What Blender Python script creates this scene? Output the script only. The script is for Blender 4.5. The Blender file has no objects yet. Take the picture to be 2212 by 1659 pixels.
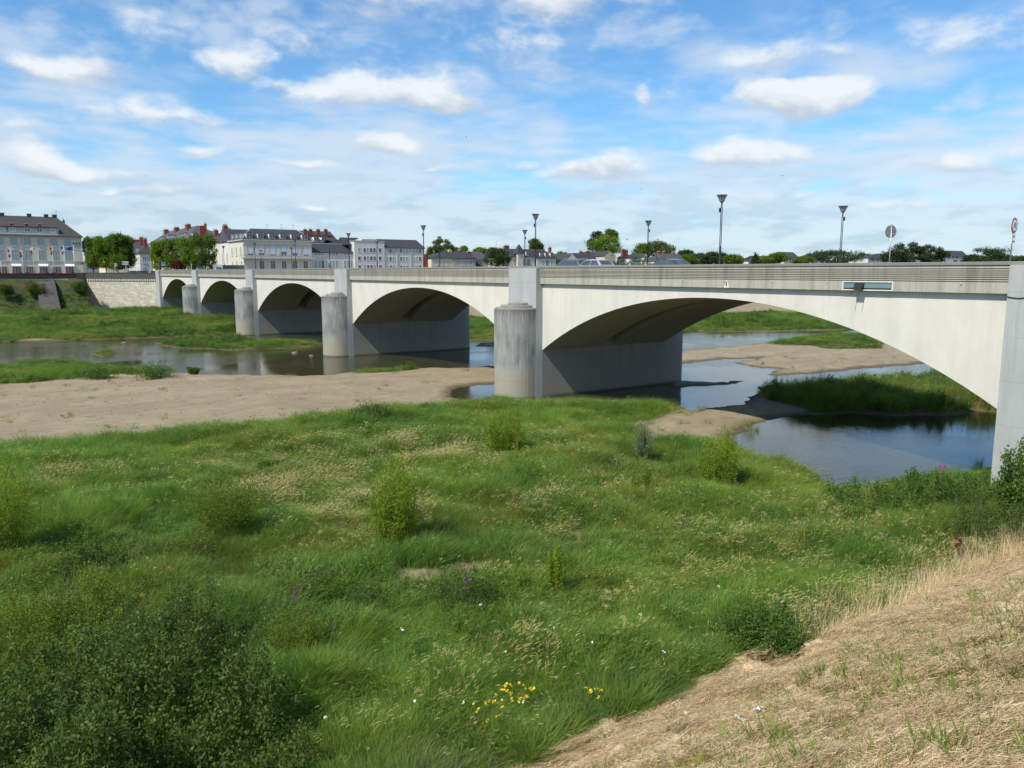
import bpy, bmesh, math, random
import numpy as np
from mathutils import Vector, Matrix

# ------------------------------------------------------------------ frame
# world X = across the bridge (upstream face at 0, positive beyond it),
# world Y = along the bridge (near abutment at 0, far bank at about 200), Z up
CAM = np.array([-38.30, -16.43, 10.90])
PITCH = math.radians(8.2136)
HEAD = math.radians(34.486)
FPX, CX, CY = 1680.0, 1106.0, 829.5          # calibration of the view, in 2212 x 1659 units
WL = 0.45                                     # water level
SUN_DIR = Vector((1.0, 0.20, -1.23)).normalized()

sc = bpy.context.scene
C = sc.collection
cam_d = bpy.data.cameras.new('camera')
cam = bpy.data.objects.new('camera', cam_d); C.objects.link(cam)
cam.location = CAM
cam.rotation_euler = (math.pi/2 - PITCH, 0, -HEAD)
cam_d.sensor_width = 36.0
cam_d.lens = 36.0*FPX/2212.0
cam_d.clip_start = 0.2
cam_d.clip_end = 20000
sc.camera = cam

# ------------------------------------------------------------------ view settings
sc.view_settings.view_transform = 'Standard'
sc.view_settings.look = 'None'
sc.view_settings.gamma = 1.0
sc.view_settings.use_curve_mapping = False
sc.view_settings.exposure = 0.10
sc.render.engine = 'CYCLES'
sc.cycles.max_bounces = 6
sc.cycles.diffuse_bounces = 2
sc.cycles.glossy_bounces = 3
sc.cycles.transmission_bounces = 4
sc.cycles.transparent_max_bounces = 6
sc.cycles.caustics_reflective = False
sc.cycles.caustics_refractive = False
sc.cycles.use_denoising = True
sc.cycles.use_adaptive_sampling = True
sc.cycles.adaptive_threshold = 0.025

# ------------------------------------------------------------------ node helper
class NT:
    def __init__(self, tree):
        self.t = tree; self.n = tree.nodes; self.l = tree.links
    def new(self, typ, **kw):
        nd = self.n.new(typ)
        for k, v in kw.items():
            if k.startswith('i_'):
                nd.inputs[k[2:].replace('_', ' ')].default_value = v
            else:
                setattr(nd, k, v)
        return nd
    def set(self, sock, v):
        if isinstance(v, bpy.types.NodeSocket): self.l.new(v, sock)
        else:
            try: sock.default_value = v
            except Exception: sock.default_value = (v, v, v)
    def math(self, op, a, b=0.0, c=None, clamp=False):
        nd = self.n.new('ShaderNodeMath'); nd.operation = op; nd.use_clamp = clamp
        self.set(nd.inputs[0], a); self.set(nd.inputs[1], b)
        if c is not None: self.set(nd.inputs[2], c)
        return nd.outputs[0]
    def vmath(self, op, a, b=(0, 0, 0), scale=None):
        nd = self.n.new('ShaderNodeVectorMath'); nd.operation = op
        self.set(nd.inputs[0], a)
        if scale is None: self.set(nd.inputs[1], b)
        else: nd.inputs['Scale'].default_value = scale
        return nd.outputs['Value'] if op in ('DOT_PRODUCT', 'LENGTH', 'DISTANCE') else nd.outputs['Vector']
    def noise(self, vec, scale=1.0, detail=4.0, rough=0.55, dist=0.0):
        nd = self.n.new('ShaderNodeTexNoise')
        self.l.new(vec, nd.inputs['Vector'])
        nd.inputs['Scale'].default_value = scale
        nd.inputs['Detail'].default_value = detail
        nd.inputs['Roughness'].default_value = rough
        nd.inputs['Distortion'].default_value = dist
        return nd.outputs['Fac']
    def ramp(self, fac, stops):
        nd = self.n.new('ShaderNodeValToRGB')
        e = nd.color_ramp.elements
        while len(e) < len(stops): e.new(0.5)
        for k, (p, c) in enumerate(stops):
            e[k].position = p
            e[k].color = (c, c, c, 1) if isinstance(c, (int, float)) else (*c, 1)
        self.set(nd.inputs[0], fac)
        return nd.outputs[0]
    def mix(self, fac, a, b, blend='MIX'):
        nd = self.n.new('ShaderNodeMix'); nd.data_type = 'RGBA'; nd.blend_type = blend
        self.set(nd.inputs[0], fac)
        for s, v in ((nd.inputs[6], a), (nd.inputs[7], b)):
            if isinstance(v, bpy.types.NodeSocket): self.l.new(v, s)
            else: s.default_value = (*v, 1) if len(v) == 3 else v
        return nd.outputs[2]
    def mapr(self, v, a, b, c=0.0, d=1.0, smooth=False):
        nd = self.n.new('ShaderNodeMapRange'); nd.clamp = True
        if smooth: nd.interpolation_type = 'SMOOTHSTEP'
        self.set(nd.inputs[0], v)
        for k, q in enumerate((a, b, c, d)): self.set(nd.inputs[1+k], q)
        return nd.outputs[0]

# ------------------------------------------------------------------ sky
def ray_dir(px, py):
    x, y, z = px-CX, CY-py, FPX
    f = z*math.cos(PITCH) + y*math.sin(PITCH)
    up = -z*math.sin(PITCH) + y*math.cos(PITCH)
    return np.array([x*math.cos(HEAD) + f*math.sin(HEAD), -x*math.sin(HEAD) + f*math.cos(HEAD), up])

SKY_STRENGTH = 0.10
def make_world():
    w = bpy.data.worlds.new('World'); sc.world = w
    w.use_nodes = True
    t = NT(w.node_tree); t.n.clear()
    out = t.new('ShaderNodeOutputWorld')
    bg = t.new('ShaderNodeBackground')
    t.l.new(bg.outputs[0], out.inputs[0])
    sky = t.new('ShaderNodeTexSky', sky_type='NISHITA', sun_disc=False)
    sky.sun_elevation = math.asin(-SUN_DIR.z)
    sky.sun_rotation = math.atan2(-SUN_DIR.x, -SUN_DIR.y)      # towards the sun
    sky.altitude = 30; sky.air_density = 1.0; sky.dust_density = 0.4; sky.ozone_density = 3.0
    d = t.new('ShaderNodeTexCoord').outputs['Generated']
    sep = t.new('ShaderNodeSeparateXYZ'); t.l.new(d, sep.inputs[0])
    dz = sep.outputs['Z']
    inv = t.math('DIVIDE', 1.0, t.math('ADD', t.math('MAXIMUM', dz, 0.0), 0.10))
    P = t.vmath('MULTIPLY', d, (1, 1, 0))
    nd = t.n.new('ShaderNodeVectorMath'); nd.operation = 'SCALE'; t.l.new(P, nd.inputs[0]); t.l.new(inv, nd.inputs['Scale'])
    P = nd.outputs[0]
    # thin broken veil: a flat layer seen in perspective
    big = t.noise(P, 0.9, 3.0, 0.5, 0.0)
    mid = t.noise(P, 3.4, 4.0, 0.5, 0.0)
    v0 = t.math('ADD', t.math('MULTIPLY', big, 0.60), t.math('MULTIPLY', mid, 0.40))
    hz = t.mapr(dz, 0.015, 0.24, 1.0, 0.0)                     # one looks through more of the layer low down
    veil = t.mapr(t.math('ADD', v0, t.math('MULTIPLY', hz, 0.33)), 0.48, 0.72, 0.0, 0.78, True)
    wisp = t.mapr(t.noise(t.vmath('MULTIPLY', d, (1, 1, 2.0)), 9.0, 4.0, 0.58, 0.0), 0.46, 0.70, 0.0, 0.60, True)
    wisp = t.math('MULTIPLY', wisp, t.mapr(dz, 0.30, 0.85, 1.0, 0.25))
    veil = t.math('MULTIPLY', veil, t.mapr(dz, 0.35, 0.9, 1.0, 0.4))
    veil = t.math('MAXIMUM', veil, wisp)
    # billows: fine structure shared by all heaps, flattened like the heaps themselves
    dv = t.vmath('MULTIPLY', d, (1, 1, 1.9))
    bil = t.noise(dv, 13.0, 5.0, 0.60, 0.25)
    # heaps: soft-edged cumulus at their own bearings and heights
    heaps = [(760,212,120,36,1.0),(900,190,120,48,1.0),(985,210,90,36,.95),(1700,215,110,30,.95),(1660,195,50,24,.9),(1790,212,80,32,.95),(1640,330,120,30,1.0),(1560,340,70,16,.7),
             (820,314,105,26,1.0),(55,335,85,38,1.05),(170,362,110,24,.85),(510,137,80,30,.95),(1330,352,90,28,1.0),(1250,372,80,24,.85),(90,145,95,38,.85),(215,130,75,44,.8),
             (815,0,135,50,1.0),(1225,-5,140,55,1.0),(2100,345,150,30,.85),(1405,207,28,32,.75),(360,245,170,30,.6),(690,100,150,36,.6),(1700,110,110,38,.65),(2050,90,130,60,.6),(870,440,80,16,.6),(1560,425,110,18,.6),(330,65,110,40,.5),(1130,110,140,50,.5),(440,330,60,14,.6),(1130,352,60,14,.7),(330,410,90,14,.6),(660,355,60,12,.6),(960,345,50,12,.55),(1480,205,60,16,.45),(1900,300,90,14,.5),(600,190,60,20,.55),(1960,440,90,12,.5),(2100,215,90,20,.45),(40,260,60,22,.55),(1780,430,80,10,.5),(700,460,90,10,.5)]
    hx, hy, hzv = math.sin(HEAD), math.cos(HEAD), 0.0
    fwd = t.vmath('DOT_PRODUCT', d, (hx, hy, 0.0)); side = t.vmath('DOT_PRODUCT', d, (hy, -hx, 0.0))
    wn = t.new('ShaderNodeTexNoise'); t.l.new(dv, wn.inputs['Vector']); wn.inputs['Scale'].default_value = 8.5; wn.inputs['Detail'].default_value = 2.0
    ws = t.new('ShaderNodeSeparateColor'); t.l.new(wn.outputs['Color'], ws.inputs[0])
    az = t.math('ADD', t.math('ARCTAN2', side, fwd), t.math('MULTIPLY_ADD', ws.outputs[0], 0.11, -0.055))
    el = t.math('ADD', t.math('ARCSINE', dz), t.math('MULTIPLY_ADD', ws.outputs[1], 0.045, -0.0225))
    S = None; Sb = None
    for (px, py, rw, rh, amt) in heaps:
        c = ray_dir(px, py); c /= np.linalg.norm(c)
        a0 = math.atan2(c[0]*hy-c[1]*hx, c[0]*hx+c[1]*hy); e0 = math.asin(c[2])
        ra, rb = 1.25*rw/FPX, 1.25*rh/FPX
        a = t.math('MULTIPLY_ADD', az, 1/ra, -a0/ra); b = t.math('MULTIPLY_ADD', el, 1/rb, -e0/rb)
        cb = t.new('ShaderNodeCombineXYZ'); t.l.new(a, cb.inputs[0]); t.l.new(b, cb.inputs[1])
        k = t.math('MAXIMUM', t.math('MULTIPLY_ADD', t.vmath('LENGTH', cb.outputs[0]), -amt, amt), 0.0)
        kb = t.math('MULTIPLY', k, b)
        S = k if S is None else t.math('ADD', S, k); Sb = kb if Sb is None else t.math('ADD', Sb, kb)
    hgt = t.math('DIVIDE', Sb, t.math('MAXIMUM', S, 0.001))
    den = t.math('ADD', t.math('MINIMUM', S, 1.0), t.math('MULTIPLY', t.math('SUBTRACT', bil, 0.5), t.mapr(S, 0.0, 0.30, 0.0, 2.3)))
    cov = t.mapr(den, 0.04, 0.90, 0.0, 0.93, True)
    lit = t.mapr(t.math('ADD', hgt, t.math('MULTIPLY', t.math('SUBTRACT', bil, 0.5), 2.2)), -0.55, 0.25, 0.0, 1.0, True)
    # grey undersides in the low layer
    low = t.math('MULTIPLY', t.mapr(t.noise(t.vmath('MULTIPLY', d, (1, 1, 3.6)), 13.0, 4.0, 0.55), 0.44, 0.62, 0.0, 0.85, True), t.mapr(dz, 0.03, 0.17, 1.0, 0.0))
    k = 1.0/SKY_STRENGTH
    heap_col = t.mix(lit, (0.50*k, 0.58*k, 0.68*k), (0.84*k, 0.88*k, 0.91*k))
    blue = t.mix(1.0, sky.outputs[0], SKY_TINT, 'MULTIPLY')
    veil_col = t.mix(low, (0.66*k, 0.74*k, 0.83*k), (0.43*k, 0.53*k, 0.65*k))
    col = t.mix(veil, blue, veil_col)
    col = t.mix(cov, col, heap_col)
    t.l.new(col, bg.inputs[0])
    bg.inputs[1].default_value = SKY_STRENGTH
SKY_TINT = (0.90, 1.35, 1.58)
make_world()

# ------------------------------------------------------------------ sun
sun_d = bpy.data.lights.new('sun', 'SUN'); sun_d.energy = 5.0; sun_d.angle = math.radians(0.53)
sun_d.color = (1.0, 0.93, 0.80)
sun = bpy.data.objects.new('sun', sun_d); C.objects.link(sun)
sun.rotation_euler = SUN_DIR.to_track_quat('-Z', 'Y').to_euler()
sun.location = (-60, -30, 80)

# ------------------------------------------------------------------ places: measured points turned into metres
def ong(px, py, z):                 # on level z -> (x, y)
    r = ray_dir(px, py); t = (z-CAM[2])/r[2]; q = CAM + t*r; return float(q[0]), float(q[1])
def ony(px, py, y):                 # on the upright plane Y = y -> (x, z)
    r = ray_dir(px, py); t = (y-CAM[1])/r[1]; q = CAM + t*r; return float(q[0]), float(q[2])
def onx(px, py, x):                 # on the upright plane X = x -> (y, z)
    r = ray_dir(px, py); t = (x-CAM[0])/r[0]; q = CAM + t*r; return float(q[1]), float(q[2])

# ------------------------------------------------------------------ noise in numpy
def _hash(ix, iy, seed):
    h = (ix.astype(np.int64)*374761393 + iy.astype(np.int64)*668265263 + seed*1442695041) & 0x7fffffff
    h = ((h ^ (h >> 13))*1274126177) & 0x7fffffff
    h = h ^ (h >> 16)
    return (h & 0xffff)/65535.0
def vnoise(x, y, seed=0):
    x0 = np.floor(x); y0 = np.floor(y); fx = x-x0; fy = y-y0
    fx = fx*fx*(3-2*fx); fy = fy*fy*(3-2*fy)
    a = _hash(x0, y0, seed); b = _hash(x0+1, y0, seed); c = _hash(x0, y0+1, seed); d = _hash(x0+1, y0+1, seed)
    return (a*(1-fx)+b*fx)*(1-fy) + (c*(1-fx)+d*fx)*fy
def fbm(x, y, seed=0, oct=4):
    s = 0; a = 0.5; n = 0
    for k in range(oct):
        s = s + a*vnoise(x*2**k, y*2**k, seed+k*17); n += a; a *= 0.5
    return s/n
def sstep(a, b, x):
    t = np.clip((x-a)/(b-a), 0, 1); return t*t*(3-2*t)

# ------------------------------------------------------------------ mesh helpers
class MB:
    """collects pieces of one mesh"""
    def __init__(self): self.v = []; self.f = []; self.n = 0
    def add(self, verts, faces):
        o = self.n
        self.v.extend([tuple(map(float, q)) for q in verts]); self.n += len(verts)
        self.f.extend([tuple(i+o for i in fc) for fc in faces]); return self
    def box(self, x0, x1, y0, y1, z0, z1):
        return self.add([(x0,y0,z0),(x1,y0,z0),(x1,y1,z0),(x0,y1,z0),(x0,y0,z1),(x1,y0,z1),(x1,y1,z1),(x0,y1,z1)],
                        [(0,3,2,1),(4,5,6,7),(0,1,5,4),(1,2,6,5),(2,3,7,6),(3,0,4,7)])
    def prism(self, poly, axis, a, b):
        """extrude polygon (list of 2-tuples) along axis between a and b; 'x': (y,z), 'y': (x,z), 'z': (x,y)"""
        n = len(poly)
        def P(q, t): return {'x': (t, q[0], q[1]), 'y': (q[0], t, q[1]), 'z': (q[0], q[1], t)}[axis]
        self.add([P(q, a) for q in poly]+[P(q, b) for q in poly],
                 [tuple(range(n-1, -1, -1)), tuple(range(n, 2*n))]+[(i, (i+1) % n, n+(i+1) % n, n+i) for i in range(n)])
        return self
    def tube(self, pts, rad, seg=8, cap=True):
        pts = [np.array(q, float) for q in pts]
        rad = [rad]*len(pts) if isinstance(rad, (int, float)) else rad
        vs = []
        for i, q in enumerate(pts):
            t = pts[min(i+1, len(pts)-1)]-pts[max(i-1, 0)]
            t = t/(np.linalg.norm(t)+1e-9)
            a = np.cross(t, [0, 0, 1.0]) if abs(t[2]) < 0.95 else np.cross(t, [1.0, 0, 0])
            a /= np.linalg.norm(a); b = np.cross(t, a)
            for k in range(seg):
                an = 2*math.pi*k/seg
                vs.append(q + rad[i]*(math.cos(an)*a + math.sin(an)*b))
        fs = []
        for i in range(len(pts)-1):
            for k in range(seg):
                fs.append((i*seg+k, i*seg+(k+1) % seg, (i+1)*seg+(k+1) % seg, (i+1)*seg+k))
        if cap:
            fs.append(tuple(range(seg-1, -1, -1))); fs.append(tuple(range((len(pts)-1)*seg, len(pts)*seg)))
        return self.add(vs, fs)
    def lathe(self, prof, cx, cy, seg=16):
        vs = []; fs = []
        for (r, z) in prof:
            for k in range(seg):
                an = 2*math.pi*k/seg
                vs.append((cx+r*math.cos(an), cy+r*math.sin(an), z))
        for i in range(len(prof)-1):
            for k in range(seg):
                fs.append((i*seg+k, i*seg+(k+1) % seg, (i+1)*seg+(k+1) % seg, (i+1)*seg+k))
        fs.append(tuple(range(seg-1, -1, -1))); fs.append(tuple(range((len(prof)-1)*seg, len(prof)*seg)))
        return self.add(vs, fs)
    def mesh(self, name, mat, smooth=False):
        me = bpy.data.meshes.new(name); me.from_pydata(self.v, [], self.f); me.update()
        if mat: me.materials.append(mat)
        if smooth: me.polygons.foreach_set('use_smooth', [True]*len(me.polygons))
        return me
    def build(self, name, mat, parent=None, smooth=False, bevel=0, recalc=True, local=False):
        me = self.mesh(name, mat, smooth)
        if recalc:
            bm = bmesh.new(); bm.from_mesh(me); bmesh.ops.recalc_face_normals(bm, faces=bm.faces); bm.to_mesh(me); bm.free()
        o = bpy.data.objects.new(name, me); C.objects.link(o)
        if parent:
            o.parent = parent
            if not local: o.location = tuple(-Vector(world_loc(parent)))
        if bevel:
            m = o.modifiers.new('bevel', 'BEVEL'); m.width = bevel; m.segments = 2; m.limit_method = 'ANGLE'
        return o
def world_loc(o):
    v = Vector((0, 0, 0))
    while o is not None:
        v += o.location; o = o.parent
    return v
def np_mesh(name, verts, faces, mat, smooth=False):
    """fast mesh: verts (N,3), faces (M,k) numpy"""
    me = bpy.data.meshes.new(name)
    verts = np.asarray(verts, np.float32); faces = np.asarray(faces, np.int32)
    k = faces.shape[1]
    me.vertices.add(len(verts)); me.vertices.foreach_set('co', verts.ravel())
    me.loops.add(faces.size); me.loops.foreach_set('vertex_index', faces.ravel())
    me.polygons.add(len(faces)); me.polygons.foreach_set('loop_start', np.arange(0, faces.size, k, dtype=np.int32))
    if smooth: me.polygons.foreach_set('use_smooth', np.ones(len(faces), bool))
    me.update(calc_edges=True)
    for m in (mat if isinstance(mat, (list, tuple)) else [mat]):
        if m: me.materials.append(m)
    return me
def tag(o, label=None, cat=None, group=None, kind=None):
    if label: o['label'] = label
    if cat: o['category'] = cat
    if group: o['group'] = group
    if kind: o['kind'] = kind
    return o
def thing(name, loc, label, cat, group=None, rz=0.0):
    o = bpy.data.objects.new(name, None); C.objects.link(o)
    o.location = loc; o.rotation_euler = (0, 0, rz); o.empty_display_size = 0.3
    return tag(o, label, cat, group)
def link(name, me, parent=None, loc=(0, 0, 0)):
    o = bpy.data.objects.new(name, me); C.objects.link(o); o.location = loc
    if parent: o.parent = parent
    return o
def copy_tree(o, parent=None):
    c = o.copy(); C.objects.link(c); c.parent = parent
    for ch in o.children: copy_tree(ch, c)
    return c

# ------------------------------------------------------------------ materials
M = {}
def mat(name, build):
    m = bpy.data.materials.new(name); m.use_nodes = True
    t = NT(m.node_tree); t.n.clear()
    out = t.new('ShaderNodeOutputMaterial')
    bs = t.new('ShaderNodeBsdfPrincipled')
    t.l.new(bs.outputs[0], out.inputs[0])
    geo = t.new('ShaderNodeNewGeometry')
    build(t, bs, geo.outputs['Position'], out)
    M[name] = m; return m
def scaled(t, P, sx, sy, sz):
    return t.vmath('MULTIPLY', P, (sx, sy, sz))
def bump(t, bs, h, strength=0.3, dist=0.02):
    b = t.new('ShaderNodeBump'); b.inputs['Strength'].default_value = strength; b.inputs['Distance'].default_value = dist
    t.l.new(h, b.inputs['Height']); t.l.new(b.outputs[0], bs.inputs['Normal'])
def plain(name, col, rough=0.6, metal=0.0, var=0.12, scale=3.0):
    def f(t, bs, P, out):
        n = t.noise(P, scale, 4)
        lo = tuple(c*(1-var) for c in col); hi = tuple(min(1, c*(1+var)) for c in col)
        t.l.new(t.mix(n, lo, hi), bs.inputs['Base Color'])
        bs.inputs['Roughness'].default_value = rough; bs.inputs['Metallic'].default_value = metal
    return mat(name, f)

def concrete(name, base, dark, streak=0.4, waterline=None, band=None, topstain=None, board=False):
    def f(t, bs, P, out):
        n1 = t.noise(scaled(t, P, 1, 1, 0.6), 0.7, 6, 0.62)
        n2 = t.noise(P, 9.0, 5, 0.6)
        st = t.noise(scaled(t, P, 2.2, 2.2, 0.12), 1.0, 5, 0.65)
        st2 = t.noise(scaled(t, P, 7.0, 7.0, 0.18), 1.0, 4, 0.6)
        col = t.mix(t.mapr(n1, 0.3, 0.7), tuple(c*0.90 for c in base), tuple(min(1, c*1.06) for c in base))
        col = t.mix(t.math('MULTIPLY', t.mapr(st, 0.48, 0.78), streak), col, dark)
        col = t.mix(t.math('MULTIPLY', t.mapr(st2, 0.55, 0.8), streak*0.6), col, dark)
        col = t.mix(t.math('MULTIPLY', t.mapr(n2, 0.35, 0.75), 0.13), col, dark)
        sep = t.new('ShaderNodeSeparateXYZ'); t.l.new(P, sep.inputs[0]); z = sep.outputs['Z']
        if topstain:
            z0, z1, amt = topstain           # dark run-off below a ledge
            k = t.mapr(z, z1, z0, 0.0, 1.0)
            k = t.math('MULTIPLY', k, t.mapr(t.math('ADD', st2, t.math('MULTIPLY', k, 0.35)), 0.56, 0.82))
            col = t.mix(t.math('MULTIPLY', k, amt), col, (0.035, 0.033, 0.03))
        if band:
            z0, z1, bc, amt = band           # flood-silt band on the foot
            k = t.math('MULTIPLY', t.mapr(t.math('ADD', z, t.math('MULTIPLY', n1, 0.8)), z0, z1, 1.0, 0.0, True), amt)
            col = t.mix(k, col, bc)
        if waterline is not None:
            k = t.mapr(t.math('ADD', z, t.math('MULTIPLY', n2, 0.12)), waterline+0.10, waterline+0.32, 0.8, 0.0)
            col = t.mix(k, col, (0.07, 0.065, 0.045))
        if board:
            lines = t.math('FRACT', t.math('MULTIPLY', z, 0.5))
            k = t.math('MULTIPLY', t.math('LESS_THAN', lines, 0.012), 0.4)
            col = t.mix(k, col, dark)
        t.l.new(col, bs.inputs['Base Color'])
        bs.inputs['Roughness'].default_value = 0.85
        bump(t, bs, t.noise(P, 22.0, 4), 0.25, 0.01)
    return mat(name, f)

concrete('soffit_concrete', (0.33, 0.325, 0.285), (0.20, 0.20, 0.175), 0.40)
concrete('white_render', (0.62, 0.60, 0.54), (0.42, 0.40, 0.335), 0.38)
concrete('pilaster_concrete', (0.385, 0.40, 0.395), (0.18, 0.19, 0.19), 0.50, board=True)
concrete('pier_concrete', (0.25, 0.25, 0.225), (0.13, 0.13, 0.115), 0.45, waterline=WL, band=(1.2, 3.4, (0.29, 0.26, 0.19), 0.75), board=True)
def nose_mat(t, bs, P, out):
    n1 = t.noise(scaled(t, P, 1, 1, 0.5), 0.8, 6, 0.62)
    n2 = t.noise(P, 8.0, 5, 0.6)
    st = t.noise(scaled(t, P, 1.5, 1.5, 0.32), 1.0, 6, 0.68)
    st2 = t.noise(scaled(t, P, 5.0, 5.0, 0.45), 1.0, 5, 0.65)
    sep = t.new('ShaderNodeSeparateXYZ'); t.l.new(P, sep.inputs[0]); z = sep.outputs['Z']
    col = t.mix(t.mapr(n1, 0.3, 0.7), (0.215, 0.22, 0.208), (0.35, 0.36, 0.345))
    # black algae: runs down from the ledge, and blotches in the middle height
    k1 = t.mapr(z, 5.9, 7.9, 0.0, 1.0)
    k1 = t.math('MULTIPLY', k1, t.mapr(t.math('ADD', st2, t.math('MULTIPLY', k1, 0.25)), 0.55, 0.75))
    k2 = t.math('MULTIPLY', t.mapr(z, 2.6, 3.6, 0.0, 1.0, True), t.mapr(z, 5.2, 7.0, 1.0, 0.25, True))
    k2 = t.math('MULTIPLY', k2, t.mapr(t.math('ADD', st, t.math('MULTIPLY', st2, 0.35)), 0.58, 0.82, 0.0, 0.85))
    col = t.mix(t.math('MULTIPLY', k1, 0.75), col, (0.06, 0.06, 0.055))
    col = t.mix(t.math('MULTIPLY', k2, 0.8), col, (0.09, 0.095, 0.095))
    kb = t.mapr(t.math('ADD', z, t.math('MULTIPLY', n1, 1.2)), 2.3, 4.2, 0.85, 0.0, True)
    col = t.mix(kb, col, (0.33, 0.295, 0.22))
    col = t.mix(t.mapr(t.math('ADD', z, t.math('MULTIPLY', n2, 0.12)), WL+0.10, WL+0.30, 0.8, 0.0), col, (0.08, 0.075, 0.05))
    lines = t.math('FRACT', t.math('MULTIPLY', z, 0.52))
    col = t.mix(t.math('MULTIPLY', t.math('LESS_THAN', lines, 0.012), 0.45), col, (0.15, 0.15, 0.14))
    t.l.new(col, bs.inputs['Base Color']); bs.inputs['Roughness'].default_value = 0.88
    bump(t, bs, t.noise(P, 20.0, 4), 0.3, 0.012)
mat('nose_concrete', nose_mat)
concrete('cap_concrete', (0.30, 0.29, 0.26), (0.10, 0.10, 0.09), 0.6)
concrete('parapet_concrete', (0.41, 0.395, 0.335), (0.12, 0.115, 0.10), 0.75)
concrete('coping_concrete', (0.22, 0.215, 0.20), (0.12, 0.12, 0.11), 0.55)
concrete('fresh_concrete', (0.72, 0.68, 0.56), (0.5, 0.48, 0.4), 0.2)
plain('asphalt', (0.055, 0.055, 0.057), 0.9)
plain('pavement_grey', (0.25, 0.24, 0.22), 0.9)
plain('road_paint', (0.75, 0.75, 0.72), 0.7)
plain('dark_metal', (0.022, 0.023, 0.027), 0.45, 0.3)
plain('lamp_glass', (0.30, 0.31, 0.31), 0.25)
plain('galvanised', (0.42, 0.44, 0.46), 0.45, 0.6)
plain('pole_white', (0.72, 0.72, 0.70), 0.5)
plain('sign_back', (0.20, 0.22, 0.24), 0.5, 0.3)
plain('sign_red', (0.42, 0.03, 0.05), 0.4)
plain('sign_white', (0.80, 0.80, 0.80), 0.4)
plain('sign_black', (0.02, 0.02, 0.022), 0.5)
plain('sign_green', (0.015, 0.07, 0.06), 0.4)
plain('sign_blue', (0.03, 0.12, 0.42), 0.4)
plain('blue_beam', (0.16, 0.26, 0.28), 0.5, 0.2)
plain('slate', (0.040, 0.041, 0.046), 0.65, 0, 0.35, 1.3)
plain('slate_light', (0.072, 0.070, 0.068), 0.7, 0, 0.3, 1.3)
plain('slate_brown', (0.050, 0.046, 0.043), 0.75, 0, 0.3, 1.3)
plain('brick_red', (0.23, 0.060, 0.038), 0.85, 0, 0.35, 6)
plain('clay_pot', (0.42, 0.20, 0.13), 0.8)
plain('tuffeau', (0.60, 0.57, 0.49), 0.9, 0, 0.12, 1.2)
plain('tuffeau_warm', (0.66, 0.58, 0.42), 0.9, 0, 0.12, 1.2)
plain('render_grey', (0.44, 0.42, 0.38), 0.9, 0, 0.10, 1.2)
plain('render_white', (0.58, 0.575, 0.55), 0.9, 0, 0.08, 1.2)
plain('render_pink', (0.62, 0.46, 0.33), 0.9, 0, 0.12, 1.2)
plain('trim_stone', (0.46, 0.45, 0.42), 0.9)
plain('window_white', (0.78, 0.78, 0.77), 0.5)
plain('shutter_blue', (0.33, 0.40, 0.46), 0.6)
plain('shutter_pale', (0.56, 0.62, 0.68), 0.6)
plain('awning_white', (0.85, 0.86, 0.88), 0.8)
plain('awning_blue', (0.02, 0.06, 0.35), 0.7)
plain('zinc', (0.36, 0.38, 0.40), 0.5, 0.3)
plain('geranium', (0.30, 0.015, 0.02), 0.8, 0, 0.5, 20)
plain('cloth_red', (0.50, 0.03, 0.03), 0.8)
plain('cloth_yellow', (0.75, 0.50, 0.05), 0.8)
plain('cloth_blue', (0.03, 0.08, 0.40), 0.8)
plain('cloth_white', (0.80, 0.80, 0.80), 0.8)
plain('cloth_black', (0.02, 0.02, 0.02), 0.8)
plain('rubber', (0.02, 0.02, 0.02), 0.8)
plain('litter_white', (0.82, 0.83, 0.85), 0.6)
plain('dead_wood', (0.45, 0.41, 0.34), 0.9, 0, 0.3, 8)
plain('rock_grey', (0.20, 0.185, 0.15), 0.95, 0, 0.35, 6)
plain('bird_dark', (0.03, 0.03, 0.035), 0.8)
def carpaint(name, col):
    def f(t, bs, P, out):
        n = t.noise(P, 12.0, 3)
        t.l.new(t.mix(n, tuple(c*0.92 for c in col), col), bs.inputs['Base Color'])
        bs.inputs['Roughness'].default_value = 0.28; bs.inputs['Metallic'].default_value = 0.35
        bs.inputs['Coat Weight'].default_value = 0.6
    return mat(name, f)
carpaint('paint_slate', (0.16, 0.19, 0.23)); carpaint('paint_silver', (0.55, 0.57, 0.58)); carpaint('paint_teal', (0.035, 0.085, 0.10))
carpaint('paint_white', (0.72, 0.73, 0.73)); carpaint('paint_dark', (0.04, 0.045, 0.06)); carpaint('paint_red', (0.35, 0.03, 0.03)); carpaint('paint_blue', (0.05, 0.12, 0.25))
def glass_f(t, bs, P, out):
    n = t.noise(P, 0.9, 3)
    t.l.new(t.mix(n, (0.02, 0.025, 0.03), (0.10, 0.12, 0.14)), bs.inputs['Base Color'])
    bs.inputs['Roughness'].default_value = 0.12; bs.inputs['Specular IOR Level'].default_value = 0.8
mat('glass', glass_f)
def glass_p(t, bs, P, out):
    n = t.noise(P, 0.9, 3)
    t.l.new(t.mix(n, (0.20, 0.25, 0.27), (0.34, 0.40, 0.42)), bs.inputs['Base Color'])
    bs.inputs['Roughness'].default_value = 0.15; bs.inputs['Specular IOR Level'].default_value = 0.8
mat('curtained_glass', glass_p)
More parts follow.
